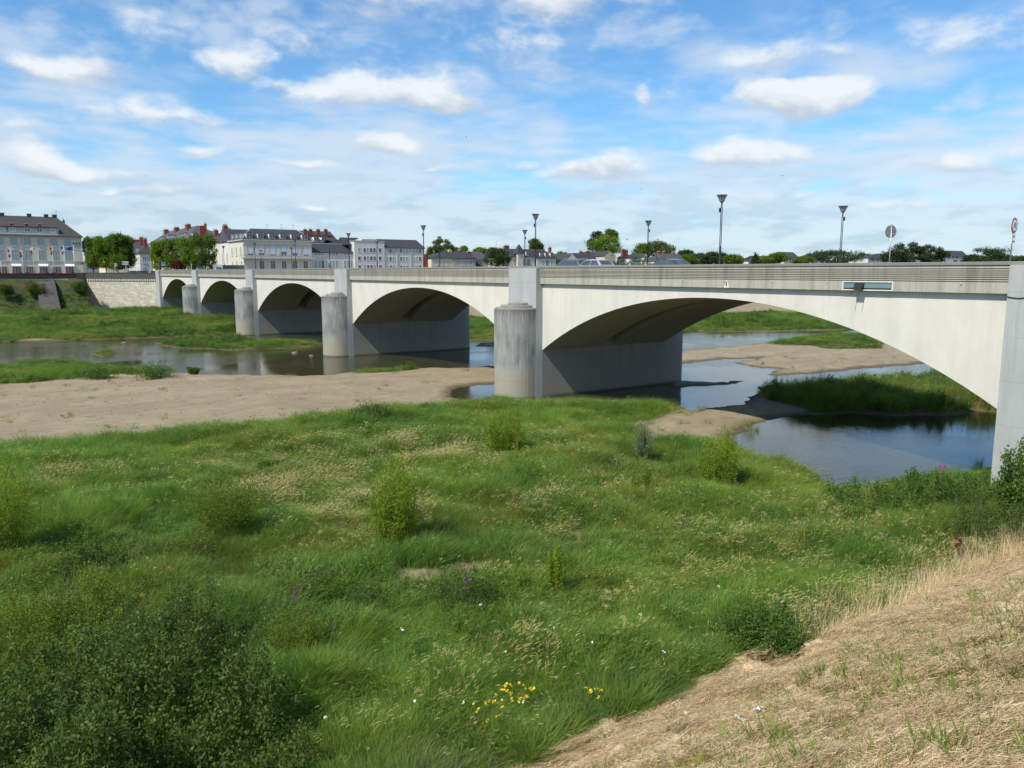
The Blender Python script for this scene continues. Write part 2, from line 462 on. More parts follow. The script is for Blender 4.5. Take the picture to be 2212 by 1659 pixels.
def masonry(name, c1, c2, mortar, w, h, msize=0.02):
    def f(t, bs, P, out):
        # courses follow height; along the wall X and Y both advance the pattern
        sep = t.new('ShaderNodeSeparateXYZ'); t.l.new(P, sep.inputs[0])
        along = t.math('SUBTRACT', sep.outputs['Y'], sep.outputs['X'])
        cb = t.new('ShaderNodeCombineXYZ'); t.l.new(along, cb.inputs[0]); t.l.new(sep.outputs['Z'], cb.inputs[1])
        br = t.new('ShaderNodeTexBrick'); t.l.new(cb.outputs[0], br.inputs['Vector'])
        br.inputs['Color1'].default_value = (*c1, 1); br.inputs['Color2'].default_value = (*c2, 1); br.inputs['Mortar'].default_value = (*mortar, 1)
        br.inputs['Scale'].default_value = 1.0; br.inputs['Brick Width'].default_value = w; br.inputs['Row Height'].default_value = h
        br.inputs['Mortar Size'].default_value = msize; br.inputs['Bias'].default_value = 0.1
        n = t.noise(scaled(t, cb.outputs[0], 0.35, 1.6, 1), 1.0, 6, 0.65)
        col = t.mix(t.mapr(n, 0.35, 0.7, 0.0, 0.85), br.outputs['Color'], tuple(c*0.45 for c in c1))
        t.l.new(col, bs.inputs['Base Color']); bs.inputs['Roughness'].default_value = 0.92
        bump(t, bs, br.outputs['Fac'], -0.4, 0.03)
    return mat(name, f)
masonry('quay_stone', (0.74, 0.69, 0.58), (0.54, 0.48, 0.37), (0.34, 0.31, 0.25), 1.1, 0.42)
masonry('dark_stone', (0.12, 0.115, 0.095), (0.08, 0.076, 0.066), (0.05, 0.048, 0.042), 0.9, 0.35)

def water_f(t, bs, P, out):
    bs.inputs['Base Color'].default_value = (0.042, 0.039, 0.015, 1)
    bs.inputs['Roughness'].default_value = 0.03
    bs.inputs['IOR'].default_value = 1.33
    big = t.noise(P, 0.10, 3, 0.5)
    rip = t.math('MULTIPLY', t.noise(scaled(t, P, 1.0, 1.6, 1), 3.2, 3, 0.55), t.mapr(big, 0.35, 0.65, 0.25, 1.0))
    rip = t.math('ADD', rip, t.math('MULTIPLY', t.math('MULTIPLY', t.noise(scaled(t, P, 1.0, 1.5, 1), 7.0, 2, 0.5), t.mapr(big, 0.40, 0.55)), 0.45))
    bump(t, bs, rip, 0.5, 0.03)
mat('water', water_f)
# ================================================================== terrain and water
def poly_g(pts, z): return np.array([ong(a, b, z) for a, b in pts])
def sdf(px, py, poly):
    """signed distance to polygon, negative inside"""
    d = np.full(px.shape, 1e18); inside = np.zeros(px.shape, bool)
    n = len(poly)
    for i in range(n):
        ax, ay = poly[i]; bx, by = poly[(i+1) % n]
        ex, ey = bx-ax, by-ay
        t = np.clip(((px-ax)*ex+(py-ay)*ey)/(ex*ex+ey*ey+1e-12), 0, 1)
        dx = px-(ax+t*ex); dy = py-(ay+t*ey)
        d = np.minimum(d, dx*dx+dy*dy)
        c = ((ay <= py) & (by > py)) | ((by <= py) & (ay > py))
        with np.errstate(divide='ignore', invalid='ignore'):
            xi = ax+(py-ay)/(by-ay+1e-18)*ex
        inside ^= c & (px < xi)
    d = np.sqrt(d)
    return np.where(inside, -d, d)

far_shore = [(-60,742),(0,739),(60,737),(140,736),(230,733),(300,731),(345,729),(430,725),(505,722)]
near_shore = [(1072,790),(1010,794),(900,797),(830,803),(760,806),(700,813),(560,812),(430,809),(345,803),(250,797),(200,788),(120,784),(0,796),(-60,800)]
CH1 = np.vstack([[(-260.0,150.0),(-120.0,132.0)], poly_g(far_shore, WL), [(4.0,116.0),(12.0,110.0),(18.0,97.0)],
                 poly_g([(1010,735),(1072,736),(1250,727),(1490,716),(1640,717),(1850,712)], WL), [(170.0,48.0),(400.0,-5.0),(400.0,-40.0),(150.0,40.0)],
                 poly_g([(1830,723),(1700,736),(1640,743),(1560,752),(1465,757)], WL), [(26.0,57.0),(18.0,56.5)], poly_g(near_shore, WL), [(-130.0,95.0),(-260.0,105.0)]])
WB = np.vstack([poly_g([(1463,787),(1517,780),(1572,775),(1650,773),(1583,784),(1617,790),(1679,797),(1661,810),(1764,806),(1857,797),(1986,786)], WL),
                [(70.0,25.0),(90.0,18.0),(70.0,20.0)],
                poly_g([(2060,793),(1986,797),(1857,806),(1764,816),(1690,822)], 1.5), poly_g([(1650,832)], 0.6), poly_g([(1631,850),(1628,864),(1602,874),(1560,878),(1498,886),(1461,880),(1400,878),(1300,874),(1180,870),(1075,870),(1000,867),(975,858),(970,848),(1000,836),(1040,831),(1075,828)], WL),
                [(6.0,44.5),(17.0,45.0)]])
WC = np.vstack([poly_g([(1576,945),(1624,920),(1661,904),(1727,897),(1745,895),(1838,893),(1949,897),(2086,895),(2115,889)], WL), [(28.0,6.0),(40.0,-2.0),(30.0,-4.0),(10.0,-2.5)],
                poly_g([(2145,1010),(2040,1030),(1927,1039),(1875,1054),(1794,1055),(1750,1013),(1690,998),(1646,987),(1596,976)], WL)])
SPIT = poly_g([(1440,824),(1463,823),(1540,826),(1612,822),(1560,832),(1463,838),(1440,840)], WL)
ISLET = poly_g([(340,741),(400,737),(480,736),(545,739),(620,738),(680,741),(697,747),(640,752),(560,755),(500,757),(420,753),(360,750)], WL)
TUSSOCK = poly_g([(200,766),(220,759),(246,760),(248,768),(222,772)], WL)
BAR2 = poly_g([(1225-190,741),(1080,741),(1080,748),(1030,748)], WL)
MEADOW = np.vstack([[(-200.0,38.0),(-90.0,37.0)], poly_g([(-100,1003),(0,984),(150,969),(330,950),(480,933),(600,921),(740,904),(850,887),(1000,877),(1100,871),(1300,872),(1440,884),(1420,902),(1325,922),(1390,955),(1500,946),(1560,956),(1592,990),(1690,1003),(1750,1019),(1800,1062),(1875,1058),(1927,1042),(2040,1034),(2145,1013)], 0.7),
                    [(40.0,-4.2),(300.0,-4.2),(300.0,-9.0),(-200.0,-9.0)]])
PATCH = poly_g([(1232,950),(1270,938),(1320,937),(1352,946),(1330,966),(1262,964)], 1.0)
PATH = poly_g([(800,1290),(840,1245),(960,1228),(1060,1212),(1080,1235),(980,1255),(880,1285)], 1.3)
PATH2 = poly_g([(1215,1215),(1225,1130),(1260,1120),(1275,1180),(1250,1225)], 1.3)
STRIP = poly_g([(-80,790),(0,796),(60,786),(120,784),(200,789),(250,798),(345,806),(300,812),(230,812),(160,822),(80,832),(0,836),(-80,840)], 0.6)
STRIP2 = poly_g([(765,803),(830,800),(890,795),(905,799),(830,806),(775,809)], 0.6)
FAR1 = np.vstack([[(-260.0,154.0),(-120.0,136.0)], poly_g([(-60,741),(0,737),(60,729),(130,731),(180,734),(240,730),(345,728),(430,722),(505,718)], 0.8), [(2.0,124.0),(18.0,118.0),(20.0,205.0),(-260.0,225.0)]])
FARR = np.vstack([poly_g([(1008,732),(1075,732),(1250,722),(1490,714),(1640,713),(1850,709)], 0.7), [(170.0,52.0),(420.0,10.0),(420.0,30.0)], poly_g([(1850,674),(1700,676),(1600,676),(1500,684)], 0.9), [(90.0,130.0),(40.0,125.0)]])
ISL2 = poly_g([(1650,742),(1720,732),(1800,722),(1880,730),(1905,742),(1900,756),(1800,758),(1750,750),(1690,748)], 0.6)
ISLAND = np.vstack([poly_g([(1634,850),(1648,840)], 0.6), poly_g([(1690,827),(1764,820),(1857,810),(1986,801),(2060,797)], 1.5), [(50.0,15.0),(40.0,4.0)], poly_g([(2115,893),(2086,900),(1949,903),(1838,897),(1760,890),(1700,876),(1660,866)], 0.5)])
FORESHORE = poly_g([(1490,872),(1560,872),(1495,880)], 0.5)

def toe_z(x): return 1.25
SLOPE = 0.58
def fields(x, y):
    """height and ground-cover weights at points"""
    dw = np.minimum(np.minimum(sdf(x, y, CH1), sdf(x, y, WB)), sdf(x, y, WC))
    wob = (fbm(x*0.55, y*0.55, 3, 4)-0.5)*1.6 + (fbm(x*2.2, y*2.2, 9, 3)-0.5)*0.5
    dist = np.hypot(x-CAM[0], y-CAM[1])
    for pol in (SPIT, ISLET, TUSSOCK, BAR2): dw = np.maximum(dw, -sdf(x, y, pol))
    dw = dw + wob*np.clip(dist/70, 0.35, 1.3)
    h = np.where(dw > 0, WL+0.02+0.30*(1-np.exp(-np.maximum(dw, 0)/7))+0.10*(1-np.exp(-np.maximum(dw, 0)/0.5)), WL-0.02-0.6*(1-np.exp(np.minimum(dw, 0)/2.5)))
    land = sstep(-0.2, 0.6, dw)
    h = h + land*((fbm(x*0.15, y*0.15, 21, 4)-0.5)*0.22 + (fbm(x*1.3, y*1.3, 31, 3)-0.5)*0.05)
    dm = -sdf(x, y, MEADOW)
    bare = np.maximum(-sdf(x, y, PATCH), np.maximum(-sdf(x, y, PATH), -sdf(x, y, PATH2)))
    m = sstep(-0.3, 5.0, dm)
    h = h + land*m*(0.42 + (fbm(x*0.28, y*0.28, 41, 4)-0.45)*0.55 + (fbm(x*0.62, y*0.62, 47, 2)-0.45)*0.60*sstep(70, 45, dist))
    grass = sstep(-0.35, 0.35, dm + wob*0.7)
    # plants on bars, islets and the far side
    for pol, hh in ((STRIP, 0.35), (STRIP2, 0.15), (ISLET, 0.12), (TUSSOCK, 0.15), (ISL2, 0.35), (ISLAND, 0.30)):
        di = -sdf(x, y, pol)+wob*0.5
        h = h + hh*sstep(-0.5, 3.5, di)
        grass = np.maximum(grass, sstep(-0.4, 0.6, di))
    d1 = -sdf(x, y, FAR1)+wob*1.2
    h = h + 2.9*sstep(0, 85, d1) + 0.5*sstep(-1, 10, d1)*(0.4+1.2*(fbm(x*0.06, y*0.06, 55, 3)-0.3))
    grass = np.maximum(grass, sstep(-0.8, 1.2, d1))
    d2 = -sdf(x, y, FARR)+wob*1.2
    h = h + 0.8*sstep(0, 22, d2); grass = np.maximum(grass, sstep(-0.8, 1.2, d2))
    grass = grass*land*(1-sstep(-0.4, 0.5, bare))
    # the near levee: mown slope
    t = -4.95 + (fbm(x*0.5, x*0.13, 77, 3)-0.5)*0.5 - y + (fbm(x*1.6, y*1.6, 79, 3)-0.5)*1.1
    lev = np.clip(t, 0, 13.7)*SLOPE
    wgt = sstep(-0.6, 0.5, t)
    h = np.where(t > -0.6, (h*(1-wgt) + np.maximum(h, 1.25)*wgt) + lev + wgt*((fbm(x*0.8, y*0.8, 61, 3)-0.5)*0.16+(fbm(x*0.35+y*0.2, y*1.1, 63, 3)-0.5)*0.18), h)
    straw = sstep(-0.15, 0.25, t)
    grass = grass*(1-straw)
    # far bank: revetment left of the bridge, grassed bank beyond it
    ty = np.where(x < 8, 201.0 - 0.12*np.clip(x+14, -200, 0)*0, 206.0)
    q = (y-ty)/np.where(x < 8, 11.0, 16.0)
    q = np.where((x > -14.5) & (x < 18), (y-213)/4.0, q)
    top = 9.35
    rv = np.clip(q, 0, 1)
    h = h*(1-rv) + top*rv
    stone = np.where((x < -12) & (q > -0.05) & (q < 1.02), 1.0, 0.0)
    grass = grass*(1-np.clip(stone, 0, 1)*0.45)
    town = np.where((q >= 1.0), 1.0, 0.0)
    grass = grass*(1-town*np.where(x < 100, 1.0, 0.0))
    grass = np.maximum(grass, np.where((x > 60) & (q > 0), 1.0, 0.0))
    grass = np.maximum(grass, np.where(dist > 900, 1.0, 0))
    return h, np.clip(grass, 0, 1), straw, stone, dw

def make_terrain():
    a_in = np.linspace(-37.5, 37.5, 420)
    a_out = np.linspace(37.5, 322.5, 60)[1:-1]
    az = np.radians(np.concatenate([a_in, a_out]))
    r = np.concatenate([[1.0, 2.0, 3.0], np.geomspace(4.0, 12.0, 40)[:-1], np.geomspace(12.0, 330.0, 640), np.geomspace(330.0, 9000.0, 70)[1:]])
    A, R = np.meshgrid(az, r)
    # heading measured clockwise from +Y
    x = CAM[0] + R*np.sin(A+HEAD); y = CAM[1] + R*np.cos(A+HEAD)
    h, g, s, st, dw = fields(x.ravel(), y.ravel())
    V = np.column_stack([x.ravel(), y.ravel(), h])
    nr, na = R.shape
    i = np.arange(nr-1)[:, None]; k = np.arange(na)[None, :]
    k2 = (k+1) % na
    F = np.stack([i*na+k, (i+1)*na+k, (i+1)*na+k2, i*na+k2], -1).reshape(-1, 4)
    c = len(V)
    hc = fields(np.array([CAM[0]]), np.array([CAM[1]]))[0][0]
    me = np_mesh('ground', V, F[:, ::-1], M['ground'], True)
    at = me.attributes.new('cover', 'FLOAT_COLOR', 'POINT')
    col = np.column_stack([g, s, st, np.clip(dw, -1, 3)/3.0]).astype(np.float32)
    at.data.foreach_set('color', col.ravel())
    o = link('ground', me); tag(o, kind='structure')
    return o

def ground_f(t, bs, P, out):
    at = t.new('ShaderNodeAttribute', attribute_name='cover')
    sep = t.new('ShaderNodeSeparateColor'); t.l.new(at.outputs['Color'], sep.inputs[0])
    g, s, st, wet = sep.outputs[0], sep.outputs[1], sep.outputs[2], at.outputs['Alpha']
    n1 = t.noise(P, 0.25, 5, 0.6); n2 = t.noise(P, 6.0, 5, 0.65); n3 = t.noise(P, 28.0, 4, 0.7); n4 = t.noise(scaled(t, P, 0.35, 1.2, 1), 0.35, 4, 0.6)
    sand = t.mix(t.mapr(n1, 0.3, 0.7), (0.260, 0.208, 0.122), (0.370, 0.305, 0.188))
    sand = t.mix(t.mapr(n4, 0.45, 0.68, 0.0, 0.75), sand, (0.25, 0.170, 0.105))
    sand = t.mix(t.mapr(n2, 0.52, 0.75, 0.0, 0.6), sand, (0.13, 0.11, 0.085))
    sand = t.mix(t.mapr(n3, 0.48, 0.68, 0.0, 0.65), sand, (0.47, 0.42, 0.33))
    n5 = t.noise(scaled(t, P, 0.8, 1.5, 1), 1.1, 5, 0.6)
    sand = t.mix(t.mapr(n5, 0.35, 0.70, 0.0, 0.45), sand, (0.15, 0.12, 0.085))
    sand = t.mix(t.mapr(t.noise(P, 2.6, 3, 0.5), 0.66, 0.74, 0.0, 0.55), sand, (0.075, 0.065, 0.045))
    damp = t.mapr(t.math('ADD', wet, t.math('MULTIPLY', t.math('SUBTRACT', n2, 0.5), 0.10)), 0.06, 0.42, 0.85, 0.0)
    sand = t.mix(damp, sand, (0.085, 0.066, 0.038))
    soil = t.mix(t.mapr(n2, 0.3, 0.7), (0.045, 0.06, 0.016), (0.12, 0.12, 0.04))
    hay = t.mix(t.mapr(n3, 0.3, 0.7), (0.46, 0.335, 0.19), (0.76, 0.61, 0.39))
    hay = t.mix(t.mapr(n2, 0.5, 0.8, 0.0, 0.5), hay, (0.24, 0.165, 0.085))
    rock = t.mix(t.mapr(n2, 0.3, 0.7), (0.028, 0.028, 0.023), (0.065, 0.062, 0.052))
    rock = t.mix(t.mapr(t.noise(P, 0.18, 5, 0.6), 0.52, 0.62, 0.0, 0.8), rock, (0.12, 0.055, 0.03))
    rock = t.mix(t.mapr(t.noise(P, 0.22, 5, 0.6, 0.5), 0.47, 0.60, 0.9, 0.0), rock, (0.06, 0.085, 0.024))
    col = t.mix(g, sand, soil)
    col = t.mix(s, col, hay)
    col = t.mix(st, col, rock)
    t.l.new(col, bs.inputs['Base Color']); bs.inputs['Roughness'].default_value = 0.95
    bs.inputs['Specular IOR Level'].default_value = 0.2
    h = t.math('ADD', t.math('MULTIPLY', n3, 0.5), n2)
    bump(t, bs, h, 0.9, 0.06)
mat('ground', ground_f)
ground = make_terrain()

wm = MB()
wm.add([(-3000, -40, WL), (3000, -40, WL), (3000, 190, WL), (-3000, 190, WL)], [(0, 1, 2, 3)])
water = wm.build('water', M['water'], recalc=False); tag(water, kind='structure')

# low wooded ridges on the horizon
def make_hills():
    for name, r0, hgt, seed in (('hills', 2600.0, 46.0, 5), ('far_hills', 4600.0, 80.0, 8)):
        az = np.radians(np.linspace(-60, 60, 500))+HEAD
        top = hgt*(0.35+0.9*fbm(az*7, az*0, seed, 4)+0.10*(fbm(az*90, az*0, seed+3, 3)))
        rows = []
        for fr, rr in ((0.0, r0), (0.55, r0+120), (0.9, r0+300), (1.0, r0+520), (0.0, r0+1400)):
            rows.append(np.column_stack([CAM[0]+rr*np.sin(az), CAM[1]+rr*np.cos(az), 2+top*fr]))
        V = np.vstack(rows); n = len(az)
        i = np.arange(4)[:, None]; k = np.arange(n-1)[None, :]
        F = np.stack([i*n+k, i*n+k+1, (i+1)*n+k+1, (i+1)*n+k], -1).reshape(-1, 4)
        tag(link(name, np_mesh(name, V, F, M['hill_wood'], True)), kind='structure')
def hill_f(t, bs, P, out):
    n = t.noise(P, 0.02, 6, 0.7)
    t.l.new(t.mix(t.mapr(n, 0.3, 0.7), (0.05, 0.075, 0.05), (0.10, 0.13, 0.09)), bs.inputs['Base Color'])
    bs.inputs['Roughness'].default_value = 1.0
mat('hill_wood', hill_f)
make_hills()
# ================================================================== bridge
PITCHS = 39.45
def pier_y(k): return PITCHS*k-4.2, PITCHS*k-0.2
SPR, APEX, BAND0, ZTOP = 4.45, 9.25, 9.93, 11.35
bridge = thing('bridge', (7.5, 100, 0), 'long pale concrete bridge of five low arches crossing the river', 'bridge')
def arch_pts(y0, y1, n=40):
    c = (y0+y1)/2; hw = (y1-y0)/2; out = []
    for i in range(n+1):
        a = -1+2*i/n
        y = c+hw*a
        z = APEX-(APEX-SPR)*(0.93*abs(a)**2.05+0.07*abs(a)**5)
        out.append((y, z))
    return out
def arch_body(x0, x1, y0, y1):
    m = MB(); P = arch_pts(y0, y1)
    n = len(P); vs = []
    for x in (x0, x1):
        vs += [(x, y, z) for y, z in P]+[(x, y, BAND0) for y, z in P]
    fs = []
    for i in range(n-1):
        fs += [(i, i+1, n+i+1, n+i), (2*n+i, 3*n+i, 3*n+i+1, 2*n+i+1), (i, 2*n+i, 2*n+i+1, i+1), (n+i, n+i+1, 3*n+i+1, 3*n+i)]
    fs += [(0, n, 3*n, 2*n), (n-1, 3*n-1, 4*n-1, 2*n-1)]
    m.add(vs, fs); m.soffit = [i for i, f in enumerate(fs) if len(set(q % n for q in f)) == 2 and all((q % (2*n)) < n for q in f)]
    return m
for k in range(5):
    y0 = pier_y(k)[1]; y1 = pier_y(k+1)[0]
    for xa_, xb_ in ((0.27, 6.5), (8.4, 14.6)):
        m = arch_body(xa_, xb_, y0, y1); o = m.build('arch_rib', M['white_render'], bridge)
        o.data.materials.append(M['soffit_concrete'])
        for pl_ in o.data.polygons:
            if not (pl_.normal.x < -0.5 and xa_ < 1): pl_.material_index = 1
# deck slab
deck = MB().box(0.05, 14.85, -30, 200, BAND0+0.004, 10.30).build('deck_slab', M['pier_concrete'], bridge)
# parapets
def parapet_profile():
    pts = [(0.0, BAND0-0.01), (0.0, 10.43)]
    g = [10.445, 10.545, 10.645, 10.745, 10.84, 10.935, 11.035, 11.185]
    for q in g: pts += [(0.0, q-0.022), (0.17, q-0.022), (0.17, q+0.022), (0.0, q+0.022)]
    pts = [p for i, p in enumerate(pts) if not (i == 1)]
    pts += [(0.0, 11.208), (0.26, 11.208), (0.26, BAND0-0.01)]
    return pts
PP = parapet_profile()
par = MB()
for k in range(5):
    y0 = pier_y(k)[1]; y1 = pier_y(k+1)[0]
    MB().prism(PP, 'y', y0+0.004, y1-0.004).build('parapet', M['parapet_concrete'], bridge)
    # coping runs on over the pilaster
    MB().prism([(-0.05, 11.204), (-0.05, 11.34), (-0.02, 11.36), (0.27, 11.36), (0.30, 11.34), (0.30, 11.204)], 'y', y0-3.995, y1-0.003).build('coping', M['coping_concrete'], bridge)
MB().prism([(-0.05, 11.204), (-0.05, 11.34), (-0.02, 11.36), (0.27, 11.36), (0.30, 11.34), (0.30, 11.204)], 'y', pier_y(5)[0], pier_y(5)[1]+0.2).build('coping', M['coping_concrete'], bridge)
MB().prism([(-0.05, 11.204), (-0.05, 11.34), (-0.02, 11.36), (0.27, 11.36), (0.30, 11.34), (0.30, 11.204)], 'y', -14.0, -4.205).build('coping', M['coping_concrete'], bridge)
MB().prism([(14.6-a, b) for a, b in PP if True], 'y', -12.0, 197).build('parapet', M['parapet_concrete'], bridge)
# cracks between castings, drain spouts
for k in (0, 1):
    y0 = pier_y(k)[1]; y1 = pier_y(k+1)[0]
    for q in np.linspace(y0+2.2, y1-1.6, 10 if k == 0 else 9):
        m = MB(); m.tube([(0.02, q, 10.36), (-0.07, q, 10.35)], 0.028, 8).build('drain_spout', M['fresh_concrete'], bridge)
# pale repaired notch in the fascia
for yy in (15.95,):
    MB().prism([(yy-0.20, BAND0-0.005), (yy+0.20, BAND0-0.005), (yy+0.07, 10.36), (yy-0.07, 10.36)], 'x', -0.012, 0.0).build('repair_patch', M['fresh_concrete'], bridge)
    MB().box(-0.03, -0.012, yy-0.04, yy+0.04, 10.02, 10.30).build('drain_slot', M['sign_black'], bridge)
# recessed steel beam with its hanging bracket
yb0, zb = onx(1929, 622, 0)[0], 10.16
yb1 = onx(1820, 617, 0)[0]
fr = MB(); fr.box(-0.02, 0.0, yb0, yb1, 9.93, 9.99); fr.box(-0.02, 0.0, yb0, yb1, 10.36, 10.41); fr.box(-0.02, 0.0, yb0, yb0+0.06, 9.99, 10.36); fr.box(-0.02, 0.0, yb1-0.06, yb1, 9.99, 10.36)
fr.build('beam_surround', M['fresh_concrete'], bridge)
beam = MB().box(-0.035, -0.003, yb0+0.08, yb1-0.08, 10.06, 10.32).build('steel_beam', M['blue_beam'], bridge)
MB().box(-0.05, -0.003, yb0+0.08, yb1-0.08, 10.325, 10.35).build('beam_flange', M['dark_metal'], beam)
MB().box(-0.05, -0.003, yb0+0.08, yb1-0.08, 10.02, 10.055).build('beam_flange', M['dark_metal'], beam)
ybm = yb1-(yb1-yb0)*0.36
br = MB(); br.add([(-0.06, ybm-0.28, 10.33), (-0.06, ybm+0.28, 10.33), (-0.30, ybm+0.22, 9.98), (-0.30, ybm-0.22, 9.98), (-0.03, ybm-0.28, 10.33), (-0.03, ybm+0.28, 10.33), (-0.27, ybm+0.22, 9.96), (-0.27, ybm-0.22, 9.96)],
                  [(0, 1, 2, 3), (7, 6, 5, 4), (0, 3, 7, 4), (1, 5, 6, 2), (0, 4, 5, 1), (3, 2, 6, 7)])
brk = br.build('hanging_bracket', M['dark_metal'], bridge)
for dy in (-0.2, 0.2): MB().tube([(-0.28, ybm+dy, 9.98), (-0.42, ybm+dy+0.03, 9.68)], 0.014, 6).build('prong', M['dark_metal'], brk)

def nose_poly(yc, x0, xs, r, n=20):
    """plan of a round cutwater: straight sides from x0 to xs, half circle beyond"""
    pts = [(x0, yc-r)]
    for i in range(n+1):
        a = -math.pi/2 - math.pi*i/n
        pts.append((xs+r*math.cos(a), yc+r*math.sin(a)))
    pts.append((x0, yc+r)); return pts
for k in range(1, 5):
    a, b = pier_y(k); yc = (a+b)/2
    body = MB().prism([(0.30, a+0.003), (16.2, a+0.003)]+[(16.2+1.9*math.cos(t), yc+1.997*math.sin(t)) for t in np.linspace(-math.pi/2, math.pi/2, 13)][1:-1]+[(16.2, b-0.003), (0.30, b-0.003)], 'z', -1.5, 9.92).build('pier', M['pier_concrete'], bridge)
    MB().box(-0.40, 0.298, a, b, -1.5, 11.20).build('pilaster', M['pilaster_concrete'], body)
    MB().box(14.9, 16.0, a+0.3, b-0.3, 9.93, 11.2).build('pilaster', M['pilaster_concrete'], body)
    nose = MB().prism(nose_poly(yc, -0.404, -0.85, 1.985), 'z', -1.5, 7.80).build('cutwater', M['nose_concrete'], body, smooth=False)
    for (r, z0, z1) in ((2.0, 7.804, 7.95), (1.50, 7.954, 8.15), (0.90, 8.154, 8.33)):
        MB().prism(nose_poly(yc, -0.406, -0.85 if r > 2 else -0.75, r), 'z', z0, z1).build('cap_step', M['cap_concrete'], nose, bevel=0.02)
    m = MB(); P1 = nose_poly(yc, -0.407, -0.66, 0.80, 12); n = len(P1)
    m.add([(p[0], p[1], 8.334) for p in P1]+[(-0.407, yc-0.2, 8.50), (-0.407, yc+0.2, 8.50)], [tuple(range(n))]+[(i, i+1, n) for i in range(n//2)]+[(n//2, n+1, n)]+[(i, i+1, n+1) for i in range(n//2, n-1)]+[(n-1, 0, n, n+1)])
    m.build('cap_ramp', M['cap_concrete'], nose)
# abutments
ab = MB().box(-0.40, 17.0, -26.0, -0.2, -1.5, 11.20).build('abutment', M['pilaster_concrete'], bridge)
cab = [(-0.43, -0.22-0.1*i, 9.80-0.05*math.sin(min(i/9.0, 1)*math.pi)+0.018*max(0, i-6)) for i in range(34)]
MB().tube(cab, 0.022, 6).build('cable', M['rubber'], ab)
ab2 = MB().box(0.30, 17.0, pier_y(5)[0], pier_y(5)[1]+14, 0.0, 9.92).build('abutment', M['pier_concrete'], bridge)
MB().box(-0.40, 0.298, pier_y(5)[0], pier_y(5)[1], 0.5, 11.20).build('pilaster', M['pilaster_concrete'], ab2)

# carriageway and pavements
rd = MB().box(2.3, 12.3, -60, 330, 10.0, 10.40).build('road', M['asphalt']); tag(rd, kind='structure')
for x0, x1 in ((0.31, 2.296), (12.304, 14.3)):
    tag(MB().box(x0, x1, -60, 214, 10.302, 10.53).build('pavement', M['pavement_grey']), kind='structure')
mk = MB()
for i in range(40): mk.add([(7.22, -40+i*9.0, 10.404), (7.36, -40+i*9.0, 10.404), (7.36, -37+i*9.0, 10.404), (7.22, -37+i*9.0, 10.404)], [(0, 1, 2, 3)])
tag(mk.build('road_marking', M['road_paint']), kind='structure')

# ------------------------------------------------------------------ lamps
def make_lamp():
    r = thing('street_lamp', (0, 0, 0), '', 'street lamp', 'lamps along the bridge')
    MB().lathe([(0.13, 0.0), (0.13, 0.03), (0.075, 0.10), (0.070, 1.9), (0.060, 1.98), (0.03, 2.0)], 0, 0, 12).build('pole_base', M['dark_metal'], r, True, local=True)
    for dx in (-0.052, 0.052):
        MB().tube([(0, dx, 1.95), (0, dx, 4.30), (0, dx*0.35, 4.42)], 0.024, 8).build('pole_rod', M['dark_metal'], r, True, local=True)
    MB().tube([(0, 0, 4.38), (0, 0, 4.66)], [0.04, 0.045], 8).build('neck', M['dark_metal'], r, True, local=True)
    MB().box(-0.07, 0.02, 0.06, 0.16, 4.08, 4.34).build('ballast_box', M['dark_metal'], r, local=True)
    h = MB().lathe([(0.045, 4.62), (0.10, 4.68), (0.15, 4.80), (0.20, 4.94), (0.27, 5.06), (0.31, 5.105)], 0, 0, 20).build('lamp_bowl', M['lamp_glass'], r, True, local=True)
    MB().lathe([(0.312, 5.10), (0.345, 5.12), (0.31, 5.14), (0.02, 5.15)], 0, 0, 20).build('lamp_hood', M['dark_metal'], h, True, local=True)
    for q in range(4):
        an = q*math.pi/2+0.5; c, s_ = math.cos(an), math.sin(an)
        MB().tube([(0.05*c, 0.05*s_, 4.63), (0.18*c, 0.18*s_, 4.80), (0.21*c, 0.21*s_, 4.94), (0.32*c, 0.32*s_, 5.11)], 0.012, 5).build('bowl_strut', M['dark_metal'], h, local=True)
    return r
lamp0 = make_lamp()
where = ['above the crown of the nearest arch', 'on the nearest pier with a round cutwater', 'above the crown of the second arch', 'on the second pier from the right', 'above the crown of the third arch', 'on the third pier from the right', 'above the crown of the fourth arch', 'on the fourth pier, before the clipped trees', 'above the smallest, farthest arch']
first = True
for j in range(9):
    yy = 17.2+19.75*j
    for side, xx in (('near', 0.75), ('far', 13.7)):
        if side == 'far' and j > 7: continue
        o = lamp0 if first else copy_tree(lamp0); first = False
        o.location = (xx, yy, 10.52 if side == 'near' else 10.52)
        o.rotation_euler = (0, 0, 0 if side == 'near' else math.pi)
        o['label'] = ('near-side funnel lamp ' if side == 'near' else 'far-side funnel lamp ')+(where[j] if side == 'near' else where[j].replace('on the', 'across from the').replace('above', 'across from'))
        if side == 'far': o.scale = (1, 1, 0.985)

